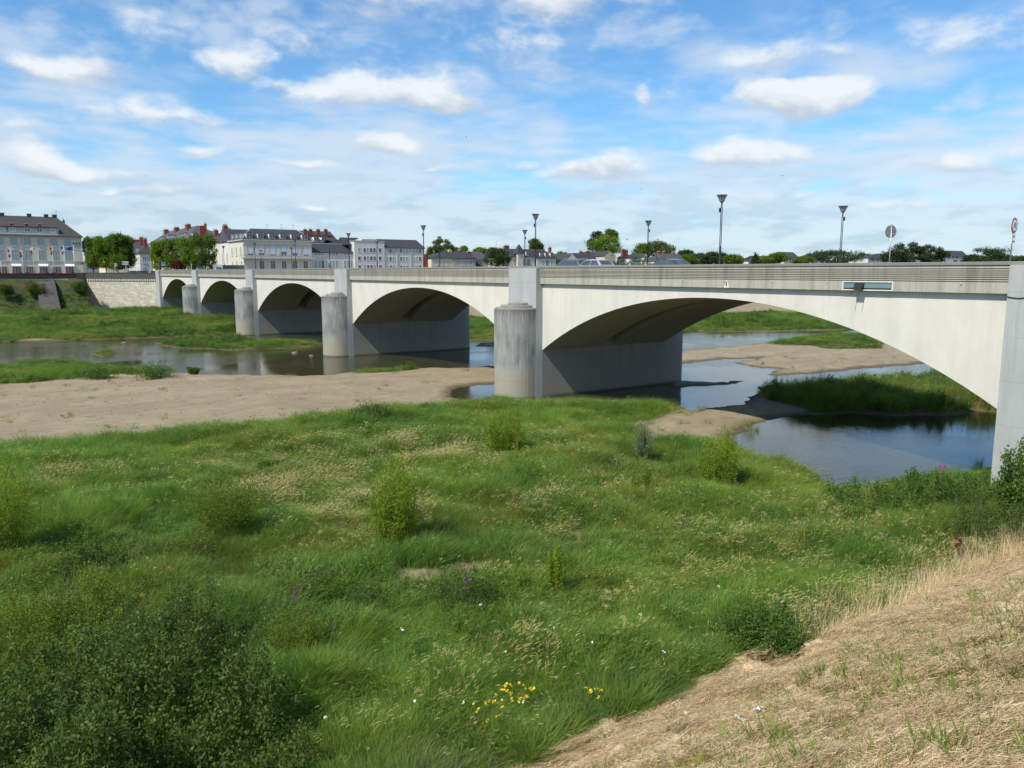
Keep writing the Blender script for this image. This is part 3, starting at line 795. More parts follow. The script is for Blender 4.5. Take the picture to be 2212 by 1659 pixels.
# ------------------------------------------------------------------ round road signs on the near pavement
def text_mesh(txt, size, mat_, name, parent, loc, rot, ext=0.003):
    cu = bpy.data.curves.new(name, 'FONT'); cu.body = txt; cu.size = size; cu.align_x = 'CENTER'; cu.align_y = 'CENTER'; cu.extrude = ext
    tmp = bpy.data.objects.new(name+'_t', cu); C.objects.link(tmp)
    dg = bpy.context.evaluated_depsgraph_get(); me = bpy.data.meshes.new_from_object(tmp.evaluated_get(dg))
    bpy.data.objects.remove(tmp); me.materials.clear(); me.materials.append(mat_)
    o = link(name, me, parent, loc); o.rotation_euler = rot; return o
def disc(m, r, y0, y1, zc, seg=28, x=0):
    return m.prism([(x+r*math.cos(2*math.pi*i/seg), zc+r*math.sin(2*math.pi*i/seg)) for i in range(seg)], 'y', y0, y1)
s1 = thing('road_sign', (0.7, 6.0, 10.52), 'round road sign seen from behind, grey plate on a pale post', 'road sign', rz=math.radians(-22))
MB().tube([(0, 0, 0), (0.0, 0, 2.80)], 0.03, 10).build('post', M['galvanised'], s1, True, local=True)
p = disc(MB(), 0.33, 0.035, 0.05, 2.42).build('plate', M['sign_back'], s1, local=True)
disc(MB(), 0.33, 0.0505, 0.056, 2.42).build('face', M['sign_white'], p, local=True)
MB().box(-0.25, 0.25, 0.022, 0.034, 2.50, 2.53).build('clamp', M['galvanised'], p, local=True)
MB().box(-0.25, 0.25, 0.022, 0.034, 2.28, 2.31).build('clamp', M['galvanised'], p, local=True)
s2 = thing('road_sign', (0.12, 0.03, 10.52), 'round red-rimmed speed sign with two small plates below, on the abutment', 'road sign', rz=math.radians(5))
MB().tube([(0, 0, 0.845), (0.03, 0, 2.72)], 0.03, 10).build('post', M['galvanised'], s2, True, local=True)
p = disc(MB(), 0.345, -0.055, -0.035, 2.42).build('plate', M['sign_red'], s2, local=True)
disc(MB(), 0.25, -0.060, -0.0555, 2.42).build('face', M['sign_white'], p, local=True)
text_mesh('30', 0.30, M['sign_black'], 'number', p, (0, -0.063, 2.42), (math.pi/2, 0, 0))
disc(MB(), 0.35, -0.034, -0.028, 2.42).build('rim', M['galvanised'], p, local=True)
for z in (1.94, 1.72):
    q = MB().box(-0.21, 0.21, -0.05, -0.035, z-0.095, z+0.095).build('plate', M['sign_white'], s2, local=True)
    MB().box(-0.15, 0.15, -0.054, -0.0505, z-0.02, z+0.02).build('lettering', M['sign_black'], q, local=True)
# ================================================================== far bank: quay, town
GZ = 9.35
def zm(ox, oy, sc_):                       # reader of enlarged measurements
    return lambda x, y: ((ox+x*sc_)/1.6492, (oy+y*sc_)/1.6492)
# quay wall with parapet, wing wall beside the bridge
q = thing('quay_wall', (-60, 212.5, 8.0), 'dark stone quay wall with low parapet above the overgrown revetment', 'wall')
MB().box(-220, -14.2, 212.0, 212.8, 7.6, 9.60).build('wall_face', M['dark_stone'], q)
MB().box(-220, -14.2, 211.9, 212.6, 9.604, 10.40).build('parapet', M['dark_stone'], q)
MB().box(-220, -14.2, 211.8, 212.7, 10.404, 10.52).build('coping', M['dark_stone'], q)
MB().box(-16.4, -14.1, 211.6, 213.2, 8.0, 10.62).build('end_pier', M['dark_stone'], q)
ww = thing('wing_wall', (-7, 204, 3.0), 'pale coursed stone wing wall between the bridge end and the quay', 'wall')
A = np.array([-0.3, 197.3]); Bq = np.array([-14.2, 211.2]); dirw = (Bq-A)/np.linalg.norm(Bq-A); nw = np.array([-dirw[1], dirw[0]])
if nw[0] > 0: nw = -nw
def wall_prism(name, off0, off1, z0, z1, m_, t0=0.0, t1=1.0):
    L = np.linalg.norm(Bq-A)
    p0 = A+dirw*L*t0; p1 = A+dirw*L*t1
    pts = [p0+nw*off1, p1+nw*off1, p1+nw*off0, p0+nw*off0]
    return MB().prism([tuple(p) for p in pts], 'z', z0, z1).build(name, M[m_], ww)
wall_prism('wall_face', -1.2, 0.0, 0.5, 8.50, 'quay_stone')
wall_prism('frieze', -1.2, -0.05, 8.504, 9.10, 'dark_stone')
wall_prism('parapet', -0.9, 0.25, 9.104, 10.55, 'dark_stone')
wall_prism('coping', -0.95, 0.32, 10.554, 10.68, 'dark_stone')
for i in range(30):
    t = (i+0.5)/30
    wall_prism('corbel', -0.048, 0.22, 8.62, 9.10, 'tuffeau', t-0.0095, t+0.0095)
# sloping stone ramp on the revetment
rp = thing('stone_ramp', (-27, 205, 3.0), 'sloping dark stone ramp built out of the quay revetment', 'ramp')
MB().prism([(198.5, 2.0), (212.0, 2.0), (212.0, 8.9), (209.0, 7.9)], 'x', -25.6, -22.4).build('ramp_body', M['dark_stone'], rp)
MB().prism([(198.0, 2.0), (212.0, 2.0), (212.0, 9.2), (208.5, 8.2)], 'x', -22.39, -21.6).build('side_wall', M['dark_stone'], rp)

def window(parent, axis, c, x, z, w, h, pane='glass', frame='window_white', bars=1, sill=True, lintel=False):
    """window on a wall: axis 'y' = wall in plane Y=c facing -Y, 'x' = plane X=c facing -X; x,z = centre"""
    def bx(m, u0, u1, d0, d1, z0, z1):
        if axis == 'y': m.box(u0, u1, c-d1, c-d0, z0, z1)
        else: m.box(c-d1, c-d0, u0, u1, z0, z1)
    m = MB(); t = min(0.09, w*0.12)
    bx(m, x-w/2, x-w/2+t, 0.003, 0.07, z-h/2, z+h/2); bx(m, x+w/2-t, x+w/2, 0.003, 0.07, z-h/2, z+h/2)
    bx(m, x-w/2+t, x+w/2-t, 0.003, 0.07, z+h/2-t, z+h/2); bx(m, x-w/2+t, x+w/2-t, 0.003, 0.07, z-h/2, z-h/2+t)
    for b in range(bars):
        u = x-w/2+w*(b+1)/(bars+1); bx(m, u-t*0.4, u+t*0.4, 0.003, 0.065, z-h/2+t, z+h/2-t)
    fr = m.build('window', M[frame], parent)
    m = MB(); bx(m, x-w/2+t*0.9, x+w/2-t*0.9, 0.002, 0.025, z-h/2+t*0.9, z+h/2-t*0.9); m.build('pane', M[pane], fr)
    if sill:
        m = MB(); bx(m, x-w/2-0.12, x+w/2+0.12, 0.003, 0.16, z-h/2-0.16, z-h/2-0.003); m.build('sill', M['trim_stone'], fr)
    return fr
def roof(parent, x0, x1, y0, y1, ze, zr, kind, m_, ov=0.35, r0=None, r1=None, yr=None):
    """hip: ridge from r0 to r1 along X; gx: gable with ridge along X; gy: gable with ridge along Y; ty: hip with ridge along Y"""
    x0 -= ov; x1 += ov; y0 -= ov; y1 += ov
    ym = (y0+y1)/2 if yr is None else yr; xm = (x0+x1)/2
    m = MB(); e = 0.16
    if kind in ('hip', 'gx'):
        a = x0 if kind == 'gx' else (r0 if r0 is not None else x0+(y1-y0)/2)
        b = x1 if kind == 'gx' else (r1 if r1 is not None else x1-(y1-y0)/2)
        R = [(a, ym, zr), (b, ym, zr)]
        V = [(x0, y0, ze), (x1, y0, ze), (x1, y1, ze), (x0, y1, ze), (x0, y0, ze-e), (x1, y0, ze-e), (x1, y1, ze-e), (x0, y1, ze-e)]+R
        m.add(V, [(0, 1, 9, 8), (1, 2, 9), (2, 3, 8, 9), (3, 0, 8), (4, 5, 1, 0), (5, 6, 2, 1), (6, 7, 3, 2), (7, 4, 0, 3), (7, 6, 5, 4)])
    else:
        a = y0 if kind == 'gy' else (r0 if r0 is not None else y0+(x1-x0)/2)
        b = y1 if kind == 'gy' else (r1 if r1 is not None else y1-(x1-x0)/2)
        V = [(x0, y0, ze), (x1, y0, ze), (x1, y1, ze), (x0, y1, ze), (x0, y0, ze-e), (x1, y0, ze-e), (x1, y1, ze-e), (x0, y1, ze-e), (xm, a, zr), (xm, b, zr)]
        m.add(V, [(0, 1, 8), (1, 2, 9, 8), (2, 3, 9), (3, 0, 8, 9), (4, 5, 1, 0), (5, 6, 2, 1), (6, 7, 3, 2), (7, 4, 0, 3), (7, 6, 5, 4)])
    return m.build('roof', M[m_], parent)
def chimney(parent, x, y, w, d, z0, z1, m_='brick_red', pots=2):
    c = MB().box(x-w/2, x+w/2, y-d/2, y+d/2, z0, z1).build('chimney', M[m_], parent)
    MB().box(x-w/2-0.07, x+w/2+0.07, y-d/2-0.07, y+d/2+0.07, z1+0.003, z1+0.16).build('chimney_cap', M['trim_stone'], c)
    for i in range(pots):
        u = x-w/2+w*(i+0.5)/pots
        MB().lathe([(0.13, z1+0.163), (0.15, z1+0.3), (0.11, z1+0.62)], u, y, 8).build('chimney_pot', M['clay_pot'], c)
    return c
def dormer(parent, x, y, z0, w, h, back=2.2, roofm='slate', pane='glass', axis='y'):
    m = MB()
    if axis == 'y': m.box(x-w/2, x+w/2, y, y+back, z0, z0+h)
    else: m.box(x, x+back, y-w/2, y+w/2, z0, z0+h)
    d = m.build('dormer', M['window_white'], parent)
    m = MB()
    if axis == 'y': m.prism([(x-w/2-0.12, z0+h+0.003), (x+w/2+0.12, z0+h+0.003), (x, z0+h+0.35)], 'y', y-0.12, y+back)
    else: m.prism([(y-w/2-0.12, z0+h+0.003), (y+w/2+0.12, z0+h+0.003), (y, z0+h+0.35)], 'x', x-0.12, x+back)
    m.build('dormer_roof', M[roofm], d)
    m = MB()
    for s_ in (-1, 1):
        u0, u1 = (0.05, w/2-0.1) if s_ > 0 else (-w/2+0.1, -0.05)
        if axis == 'y': m.box(x+u0, x+u1, y-0.02, y-0.002, z0+0.15, z0+h-0.12)
        else: m.box(x-0.02, x-0.002, y+u0, y+u1, z0+0.15, z0+h-0.12)
    m.build('pane', M[pane], d)
    return d
def walls(parent, x0, x1, y0, y1, z1, m_, z0=GZ-0.6):
    return MB().box(x0, x1, y0, y1, z0, z1).build('wall', M[m_], parent)
def building(name, label, cx, cy): return thing(name, (cx, cy, GZ), label, 'building')

# ---- the hotel on the quay
Y = 226.0
Z1 = zm(0, 740, 320/2042.0)
def H(x, y): return ony(*Z1(x, y), Y)
hx1 = H(1905, 1450)[0]; hx0 = -75.0; ze = H(900, 640)[1]; zr = ony(*Z1(700, 195), Y+6.5)[1]
ht = building('hotel', 'long pale three-storey hotel with slate roof and flagpoles in front, on the quay', (hx0+hx1)/2, Y)
walls(ht, hx0, hx1, Y, Y+13, ze-0.16, 'tuffeau')
rr1 = ony(*Z1(1275, 215), Y+6.5)[0]
roof(ht, hx0, hx1, Y, Y+13, ze, zr, 'hip', 'slate_brown', 0.45, r0=hx0+6, r1=rr1)
zl = H(900, 1215)[1]
MB().box(hx0, hx1+0.06, Y-0.14, Y-0.003, zl-0.10, zl+0.14).build('string_course', M['trim_stone'], ht)
MB().box(hx0, hx1+0.1, Y-0.30, Y-0.003, ze-0.50, ze-0.17).build('cornice', M['trim_stone'], ht)
pitch3 = H(930, 780)[0]-H(625, 780)[0]
zA = [H(900, 785)[1], H(900, 1085)[1], H(900, 1400)[1]]
for i in range(-9, 6):
    xa = H(625, 785)[0]+pitch3*(i-1)+0.0
    if xa > hx1-2.5: continue
    window(ht, 'y', Y, xa, zA[0], 1.55, H(900, 700)[1]-H(900, 865)[1], 'curtained_glass', 'shutter_blue')
    window(ht, 'y', Y, xa+0.05, zA[1], 1.5, H(900, 965)[1]-H(900, 1200)[1], 'curtained_glass', 'shutter_blue', sill=False)
    w3 = window(ht, 'y', Y, xa+0.1, zA[2]-0.1, 2.0, 1.75, 'glass', 'trim_stone', 2)
    z0_ = zA[2]-1.12
    fb = MB(); rnd = random.Random(i)
    for j in range(14):
        u = xa+0.1-1.05+j*0.16; fb.lathe([(0.02, z0_-0.18), (0.15, z0_-0.05), (0.17, z0_+0.12+0.08*rnd.random()), (0.03, z0_+0.24)], u, Y-0.25, 6)
    fb.build('flower_box', M['geranium'], w3)
    if i % 2 == 0:
        m = MB(); zz = zA[2]+0.85
        m.prism([(Y-0.003, zz+0.55), (Y-0.75, zz+0.15), (Y-0.75, zz-0.12), (Y-0.70, zz-0.12), (Y-0.003, zz+0.45)], 'x', xa-1.0, xa+1.2); m.build('awning', M['awning_white'], w3)
# long dormer storey in the roof
zd0, zd1 = ony(*Z1(600, 575), Y+0.6)[1], ony(*Z1(600, 445), Y+0.6)[1]
xd1 = ony(*Z1(1295, 500), Y+0.6)[0]
db = MB().box(hx0+3, xd1, Y+0.6, Y+5, zd0-0.5, zd1).build('dormer_storey', M['render_grey'], ht)
MB().box(hx0+2.8, xd1+0.25, Y+0.2, Y+5.2, zd1+0.003, zd1+0.22).build('dormer_roof', M['slate_brown'], db)
MB().box(hx0+2.8, xd1+0.15, Y-0.05, Y+0.55, zd0-0.55, zd0+0.02).build('balcony_front', M['render_white'], db)
for x_ in (40, 290, 620, 900, 1205):
    xa = ony(*Z1(x_, 500), Y+0.6)[0]
    window(db, 'y', Y+0.6, xa, (zd0+zd1)/2+0.1, 1.3, 1.15, 'glass' if x_ in (620, 900) else 'curtained_glass', 'window_white', 1, False)
    for s_ in (-1, 1): MB().box(xa+s_*1.0-0.3, xa+s_*1.0+0.3, Y+0.52, Y+0.597, (zd0+zd1)/2-0.45, (zd0+zd1)/2+0.65).build('shutter', M['shutter_blue'], db)
for i in range(5):
    xa = H(625, 785)[0]-pitch3*(3+i)
    window(db, 'y', Y+0.6, xa, (zd0+zd1)/2+0.1, 1.3, 1.15, 'curtained_glass', 'window_white', 1, False)
for x_, w_ in ((45, 1.0), (660, 1.0), (1045, 1.0), (1235, 1.1)):
    xa = ony(*Z1(x_, 160), Y+6.5)[0]; chimney(ht, xa, Y+6.5, w_, 0.7, zr-0.6, zr+0.55, 'slate_brown', 0)
for x_ in (265, 600, 900): chimney(ht, ony(*Z1(x_, 390), Y+2.0)[0], Y+2.2, 0.8, 0.6, zd1, zd1+1.0, 'brick_red', 0)
chimney(ht, ony(*Z1(1445, 310), Y+8)[0], Y+8, 0.55, 0.55, ze+1, ony(*Z1(1445, 300), Y+8)[1], 'brick_red', 1)
xx = ony(*Z1(1275, 120), Y+6.5)[0]
MB().tube([(xx, Y+6.5, zr-0.2), (xx, Y+6.5, zr+1.8)], 0.04, 5).tube([(xx-0.5, Y+6.5, zr+1.6), (xx+0.3, Y+6.5, zr+1.6)], 0.03, 5).build('aerial', M['dark_metal'], ht)
MB().tube([(H(480, 700)[0], Y-0.1, GZ), (H(480, 700)[0], Y-0.1, ze-0.5)], 0.07, 6).build('downpipe', M['zinc'], ht)
# three stars and worn lettering at the corner of the facade
for x_ in (1672, 1738, 1802):
    cx_, cz_ = H(x_, 815)
    MB().prism([(cx_+(0.34 if i % 2 == 0 else 0.15)*math.sin(i*math.pi/5), cz_+(0.34 if i % 2 == 0 else 0.15)*math.cos(i*math.pi/5)) for i in range(10)], 'y', Y-0.06, Y-0.004).build('star', M['sign_black'], ht)
for (a_, b_, y_, hh, nn) in ((1715, 1828, 876, 0.2, 9), (1690, 1815, 900, 0.2, 8), (1690, 1835, 966, 0.12, 12)):
    xa, za = H(a_, y_); xb, _ = H(b_, y_)
    m = MB()
    for j in range(nn):
        u = xa+(xb-xa)*(j+0.5)/nn; ww_ = (xb-xa)/nn*0.32
        m.box(u-ww_, u-ww_*0.4, Y-0.03, Y-0.004, za-hh, za+hh*0.6); m.box(u-ww_*0.4, u+ww_, Y-0.03, Y-0.004, za+(hh*0.3 if j % 2 else -hh), za+(hh*0.6 if j % 2 else -hh*0.6))
    m.build('lettering', M['trim_stone'], ht)
bx_, bz_ = H(1870, 1268); MB().box(bx_-0.3, bx_+0.3, Y-0.04, Y-0.004, bz_-0.1, bz_+0.1).build('name_plate', M['sign_green'], ht)
# blue banner and blue awning round the corner
ban = thing('banner', (hx1+1.4, Y+6, GZ), 'tall dark blue banner hung beside the hotel corner, left of the trees', 'banner')
za, zb_ = ony(*Z1(1900, 1010), Y+6)[1], ony(*Z1(1900, 770), Y+6)[1]
xb0, xb1 = ony(*Z1(1868, 900), Y+6)[0], ony(*Z1(1935, 900), Y+6)[0]
MB().box(xb0, xb1, Y+6, Y+6.06, za, zb_).build('cloth', M['cloth_blue'], ban)
MB().tube([(xb1+0.1, Y+6.03, GZ), (xb1+0.1, Y+6.03, zb_+0.2)], 0.05, 6).build('pole', M['zinc'], ban)
MB().box(xb0-0.1, xb1+0.1, Y+5.98, Y+6.09, zb_+0.003, zb_+0.12).build('bar', M['slate'], ban)
aw = thing('parasol', (hx1+2.2, Y+1, GZ), 'blue terrace parasol at the foot of the hotel corner', 'parasol')
MB().tube([(hx1+2.2, Y+1, GZ), (hx1+2.2, Y+1, GZ+2.6)], 0.05, 6).build('pole', M['pole_white'], aw)
MB().lathe([(1.5, GZ+2.25), (1.5, GZ+2.32), (0.1, GZ+2.85)], hx1+2.2, Y+1, 8).build('canopy', M['awning_blue'], aw)
# flagpoles along the quay
fl = [(8, 1600, 1240, None), (230, 1595, 940, ['cloth_red', 'cloth_white', 'cloth_red']), (498, 1580, 990, ['cloth_red', 'cloth_red', 'cloth_white']), (735, 1570, 905, ['cloth_white', 'cloth_red', 'cloth_yellow']),
      (1185, 1560, 890, ['cloth_red', 'cloth_yellow', 'cloth_red']), (1440, 1555, 875, ['cloth_blue', 'cloth_white', 'cloth_red']), (1665, 1545, 870, ['cloth_blue', 'cloth_blue', 'cloth_blue'])]
fn = ['bare white flagpole at the left end of the row on the quay', 'white flagpole with limp red and white flag, left of the drainpipe', 'white flagpole in front of the hotel drainpipe, limp red flag', 'white flagpole with white, red and yellow flag', 'white flagpole with red and yellow banded flag', 'white flagpole with blue, white and red flag', 'white flagpole with a blue flag streaming, nearest the hotel corner']
for (x_, yb, yt, cols), lb in zip(fl, fn):
    yf = 213.6
    xa = ony(*Z1(x_+50, yb), yf)[0]; zt = ony(*Z1(x_, yt), yf)[1]
    xa = 0.5*(xa+ony(*Z1(x_, yt), yf)[0])
    f = thing('flagpole', (xa, yf, GZ), lb, 'flagpole', 'flagpoles on the quay')
    MB().tube([(xa, yf, GZ), (xa, yf, zt+0.15)], [0.07, 0.045], 8).build('pole', M['pole_white'], f, True)
    MB().lathe([(0.05, zt+0.15), (0.09, zt+0.2), (0.02, zt+0.28)], xa, yf, 8).build('finial', M['pole_white'], f)
    if cols:
        streaming = cols[1] == 'cloth_blue'
        for b in range(3):
            vs = []; fs = []
            for i in range(6):
                for j in range(2):
                    v = (b+j)/3.0
                    if streaming: vs.append((xa-0.05-i*0.36, yf+0.12*math.sin(i*1.3), zt-0.05-v*1.15*(1-i*0.13)-i*0.12))
                    else: vs.append((xa-0.05-0.10*i*(1-v*0.3), yf+0.10*math.sin(i*1.9+b), zt-v*1.9-i*0.05))
            for i in range(5): fs.append((2*i, 2*i+1, 2*i+3, 2*i+2))
            MB().add(vs, fs).build('flag_band', M[cols[b]], f, recalc=False)

# ---- corner house seen between the two groups of trees
Z3 = zm(280, 800, 320/1896.0)
Yh = 262.0
a0 = ony(*Z3(1290, 700), Yh)[0]; a1 = ony(*Z3(1560, 700), Yh)[0]; e1 = ony(*Z3(1290, 600), Yh)[1]
b = building('corner_house', 'cream corner house with slate roof between the two tree clumps', a0+5, Yh)
walls(b, a0, a1, Yh, Yh+26, e1-0.16, 'tuffeau')
roof(b, a0, a1, Yh, Yh+26, e1, ony(*Z3(1400, 460), Yh+5)[1], 'ty', 'slate', 0.4)
for zz in (e1-2.2, e1-5.4):
    window(b, 'y', Yh, ony(*Z3(1385, 690), Yh)[0], zz, 1.3, 2.0, 'curtained_glass')
    for j in range(6): window(b, 'x', a0, Yh+2.2+j*3.6, zz, 1.2, 2.0, 'curtained_glass')
for j in range(3): dormer(b, a0+0.1, Yh+6+j*6, e1+0.2, 1.2, 1.5, 2.2, axis='x')
chimney(b, a0+4, Yh+19, 1.2, 0.8, e1+3, e1+5.6, 'brick_red', 3); chimney(b, a1-1.0, Yh+5, 1.0, 0.8, e1+1, e1+4.6, 'brick_red', 3)
b = building('brick_row_house', 'house with brick chimneys behind the corner house, mostly hidden by trees', a0-4, Yh+34)
walls(b, a0-6, a0+9, Yh+30, Yh+50, e1+0.5, 'tuffeau_warm'); roof(b, a0-6, a0+9, Yh+30, Yh+50, e1+0.66, e1+5.0, 'gx', 'slate_brown', 0.3)
chimney(b, a0-3, Yh+40, 1.4, 0.9, e1+3, e1+6.2, 'brick_red', 3); chimney(b, a0+5, Yh+40, 3.4, 0.9, e1+3, e1+5.6, 'brick_red', 4)

# ---- tall house with brick chimneys behind the clipped trees, long side to the road
Z4 = zm(540, 780, 320/2212.0)
XW = 24.0; XR = XW+7.0
yn, zn = onx(*Z4(905, 470), XW)
yr0, zrg = onx(*Z4(1130, 160), XR); yr1, _ = onx(*Z4(415, 300), XR)
yr0 = max(yr0, yn+4); yf_ = yr1+5
b = building('tall_house', 'tall town house with steep slate roof and big red brick chimney stacks', XW+7, (yn+yf_)/2)
x2 = XW+14
walls(b, XW, x2, yn, yf_, zn-0.16, 'tuffeau_warm')
roof(b, XW, x2, yn, yf_, zn, zrg, 'ty', 'slate_light', 0.4, r0=yr0, r1=yr1)
for cx_, cy_ in ((352, 270), (608, 215), (888, 140)):
    yy, zz = onx(*Z4(cx_, cy_), XR-1.5)
    chimney(b, XR-1.5, yy, 1.5, 3.4, zn+1.0, zz, 'brick_red', 2)
for cx_, cy_ in ((225, 515), (272, 505), (392, 465), (475, 475), (525, 465), (692, 440), (752, 425), (812, 415)):
    yy, zz = onx(*Z4(cx_, cy_), XW+1.6); dormer(b, XW+1.6, yy, zz-0.9, 1.7, 1.8, 2.6, axis='x')
xa, za = ony(*Z4(1085, 405), yn+2.0); dormer(b, xa, yn+2.0, za-0.9, 2.0, 1.6, 3.0)
xa0 = ony(*Z4(1205, 300), yn)[0]; xa1 = ony(*Z4(1340, 300), yn)[0]; xa2 = ony(*Z4(1372, 300), yn)[0]
MB().box(xa0, xa1, yn+1.0, yn+2.2, zn-3, ony(*Z4(1270, 165), yn+1)[1]).build('brick_gable', M['brick_red'], b)
chimney(b, (xa1+xa2)/2, yn+1.6, xa2-xa1+0.2, 1.4, zn-3, ony(*Z4(1352, 125), yn+1)[1], 'brick_red', 1)
for j in range(9):
    for zz in (zn-2.4, zn-5.8): window(b, 'x', XW, yn+2.5+(yf_-yn-5)*j/8.0, zz, 1.3, 2.1, 'curtained_glass')

# ---- mansard building on the quay corner
Z5 = zm(840, 790, 320/2212.0); Y5 = 212.5
def Q5(x, y): return ony(*Z5(x, y), Y5)
x0, ze = Q5(175, 465); x1, _ = Q5(1868, 495); ze = Q5(1000, 475)[1]
b = building('mansard_building', 'two-storey stone building with slate mansard roof and long iron balcony', (x0+x1)/2, Y5)
D5 = 15.0
walls(b, x0, x1, Y5, Y5+D5, ze-0.003, 'tuffeau')
cor = MB().box(x0-0.45, x1+0.45, Y5-0.45, Y5+D5+0.3, ze, ze+0.28).build('cornice', M['trim_stone'], b)
MB().box(x0-0.15, x1+0.15, Y5-0.14, Y5-0.003, ze-1.35, ze-1.15).build('string_course', M['trim_stone'], b)
zk = ony(*Z5(1000, 325), Y5+1.2)[1]; zr5 = ony(*Z5(1000, 185), Y5+7)[1]
lo = [(x0-0.3, Y5-0.3), (x1+0.3, Y5-0.3), (x1+0.3, Y5+D5), (x0-0.3, Y5+D5)]
hi = [(x0+1.1, Y5+1.2), (x1-1.1, Y5+1.2), (x1-1.1, Y5+D5-1.2), (x0+1.1, Y5+D5-1.2)]
rx0 = ony(*Z5(375, 170), Y5+7)[0]; rx1 = ony(*Z5(1490, 195), Y5+7)[0]
m = MB(); m.add([(*p, ze+0.284) for p in lo]+[(*p, zk) for p in hi]+[(rx0, Y5+7, zr5), (rx1, Y5+7, zr5)],
      [(0, 1, 5, 4), (1, 2, 6, 5), (2, 3, 7, 6), (3, 0, 4, 7), (4, 5, 9, 8), (5, 6, 9), (6, 7, 8, 9), (7, 4, 8), (3, 2, 1, 0)])
rf = m.build('roof', M['slate'], b)
for pa, pb in (((*lo[0], ze+0.3), (*hi[0], zk)), ((*hi[0], zk), (rx0, Y5+7, zr5)), ((*lo[1], ze+0.3), (*hi[1], zk)), ((*hi[1], zk), (rx1, Y5+7, zr5))):
    MB().tube([pa, pb], 0.16, 5).build('hip_flashing', M['zinc'], rf)
for x_ in (335, 618, 895, 1165, 1437, 1700):
    xa = Q5(x_, 380)[0]; dormer(b, xa, Y5+0.05, ze+0.55, 1.75, 1.5, 2.0)
ztop, zbot = Q5(900, 600)[1], Q5(900, 845)[1]
for i, x_ in enumerate((362, 632, 912, 1182, 1450, 1725)):
    xa = Q5(x_, 700)[0]
    wd = window(b, 'y', Y5, xa, (ztop+zbot)/2, 1.75, ztop-zbot, 'glass', 'window_white', 1, False)
    hb = (0.78, 0.72, 0.85, 0.55, 0.68, 0.80)[i]
    MB().box(xa-0.7, xa+0.7, Y5-0.10, Y5-0.072, ztop-(ztop-zbot)*hb, ztop-0.05).build('blind', M['shutter_pale'], wd)
    MB().box(xa-1.05, xa+1.05, Y5-0.16, Y5-0.003, ztop+0.05, ztop+0.25).build('lintel', M['trim_stone'], wd)
for i in range(13):
    u = x0+0.7+(x1-x0-1.4)*i/12.0
    if i % 2 == 0: MB().box(u-0.5, u+0.5, Y5-0.10, Y5-0.004, zbot+0.2, ze-1.36).build('pilaster', M['tuffeau'], b)
zb0 = Q5(900, 900)[1]
bal = MB().box(x0-0.9, x1+0.5, Y5-1.1, Y5-0.003, zb0-0.18, zb0+0.12).build('balcony', M['trim_stone'], b)
m = MB(); m.box(x0-0.85, x1+0.45, Y5-1.06, Y5-1.02, zb0+1.08, zb0+1.13)
for i in range(150):
    u = x0-0.85+(x1-x0+1.3)*i/149.0; m.box(u-0.012, u+0.012, Y5-1.05, Y5-1.03, zb0+0.12, zb0+1.08)
m.build('railing', M['shutter_blue'], bal)
for x_ in (645, 918, 1190, 1455, 1720):
    xa, zz = Q5(x_, 1065); window(b, 'y', Y5, xa, zz, 1.5, 2.5, 'glass', 'window_white', 1, False)
for j in range(3):
    for zz in ((ztop+zbot)/2, Q5(700, 1065)[1]): window(b, 'x', x0, Y5+2.5+j*4.6, zz, 1.4, 2.4, 'curtained_glass')
for j in range(3): dormer(b, x0+0.05, Y5+3+j*4.3, ze+0.55, 1.5, 1.5, 2.0, axis='x')
for x_ in (765, 1120, 1410):
    xa = ony(*Z5(x_, 130), Y5+7)[0]
    MB().tube([(xa, Y5+7, zr5-0.1), (xa, Y5+7, zr5+1.6)], 0.03, 5).tube([(xa-0.5, Y5+7, zr5+1.4), (xa+0.5, Y5+7, zr5+1.4)], 0.02, 4).build('aerial', M['dark_metal'], rf)

# ---- two houses along the road behind the mansard building
Xr = 26.5
yA = Y5+D5+1.0; yB = yA+13; ym_ = (yA+yB)/2
zeA = onx(*Z4(1950, 560), Xr)[1]; zgA = ony(*Z4(2060, 255), ym_)[1]
b = building('white_gabled_house', 'white rendered house with large stone gable beside the mansard building', Xr+4, ym_)
walls(b, Xr, Xr+9, yA, yB, zeA, 'render_white')
roof(b, Xr, Xr+9, yA, yB, zeA+0.16, zgA, 'gx', 'slate', 0.25)
MB().prism([(yA-0.1, zeA+0.2), (yB+0.1, zeA+0.2), (ym_, zgA+0.05)], 'x', Xr-0.32, Xr-0.26).build('gable', M['slate_light'], b)
for yy in (yA+3.5, yA+9):
    window(b, 'x', Xr, yy, zeA-4.6, 1.3, 2.8, 'curtained_glass', 'window_white')
    window(b, 'x', Xr, yy, zeA-8.6, 1.3, 2.4, 'curtained_glass', 'window_white')
chimney(b, Xr+0.8, ym_+1, 1.2, 2.2, zgA-1.5, zgA+1.0, 'brick_red', 4)
yB2 = yB+0.3; yC = yB2+20
zr_ = zgA+0.3
b = building('cream_terrace', 'cream terrace house with two white dormers, right of the clipped trees', Xr+6, yB+8)
walls(b, Xr, Xr+12, yB2, yC, zeA+0.2, 'tuffeau_warm')
roof(b, Xr, Xr+12, yB2, yC, zeA+0.36, zr_, 'ty', 'slate', 0.3, r0=yB2+0.2, r1=yC-1)
for cx_ in (1682, 1758):
    yy, zz = onx(*Z4(cx_, 480), Xr+0.8); dormer(b, Xr+0.8, min(max(yy, yB2+1), yC-2), zz-1.3, 1.7, 2.5, 2.6, axis='x')
for yy in (yB2+2.5, yB2+7.5, yB2+12.5):
    for zz in (zeA-2.4, zeA-6.0, zeA-9.4): window(b, 'x', Xr, yy, zz, 1.2, 2.1, 'curtained_glass', 'shutter_blue')
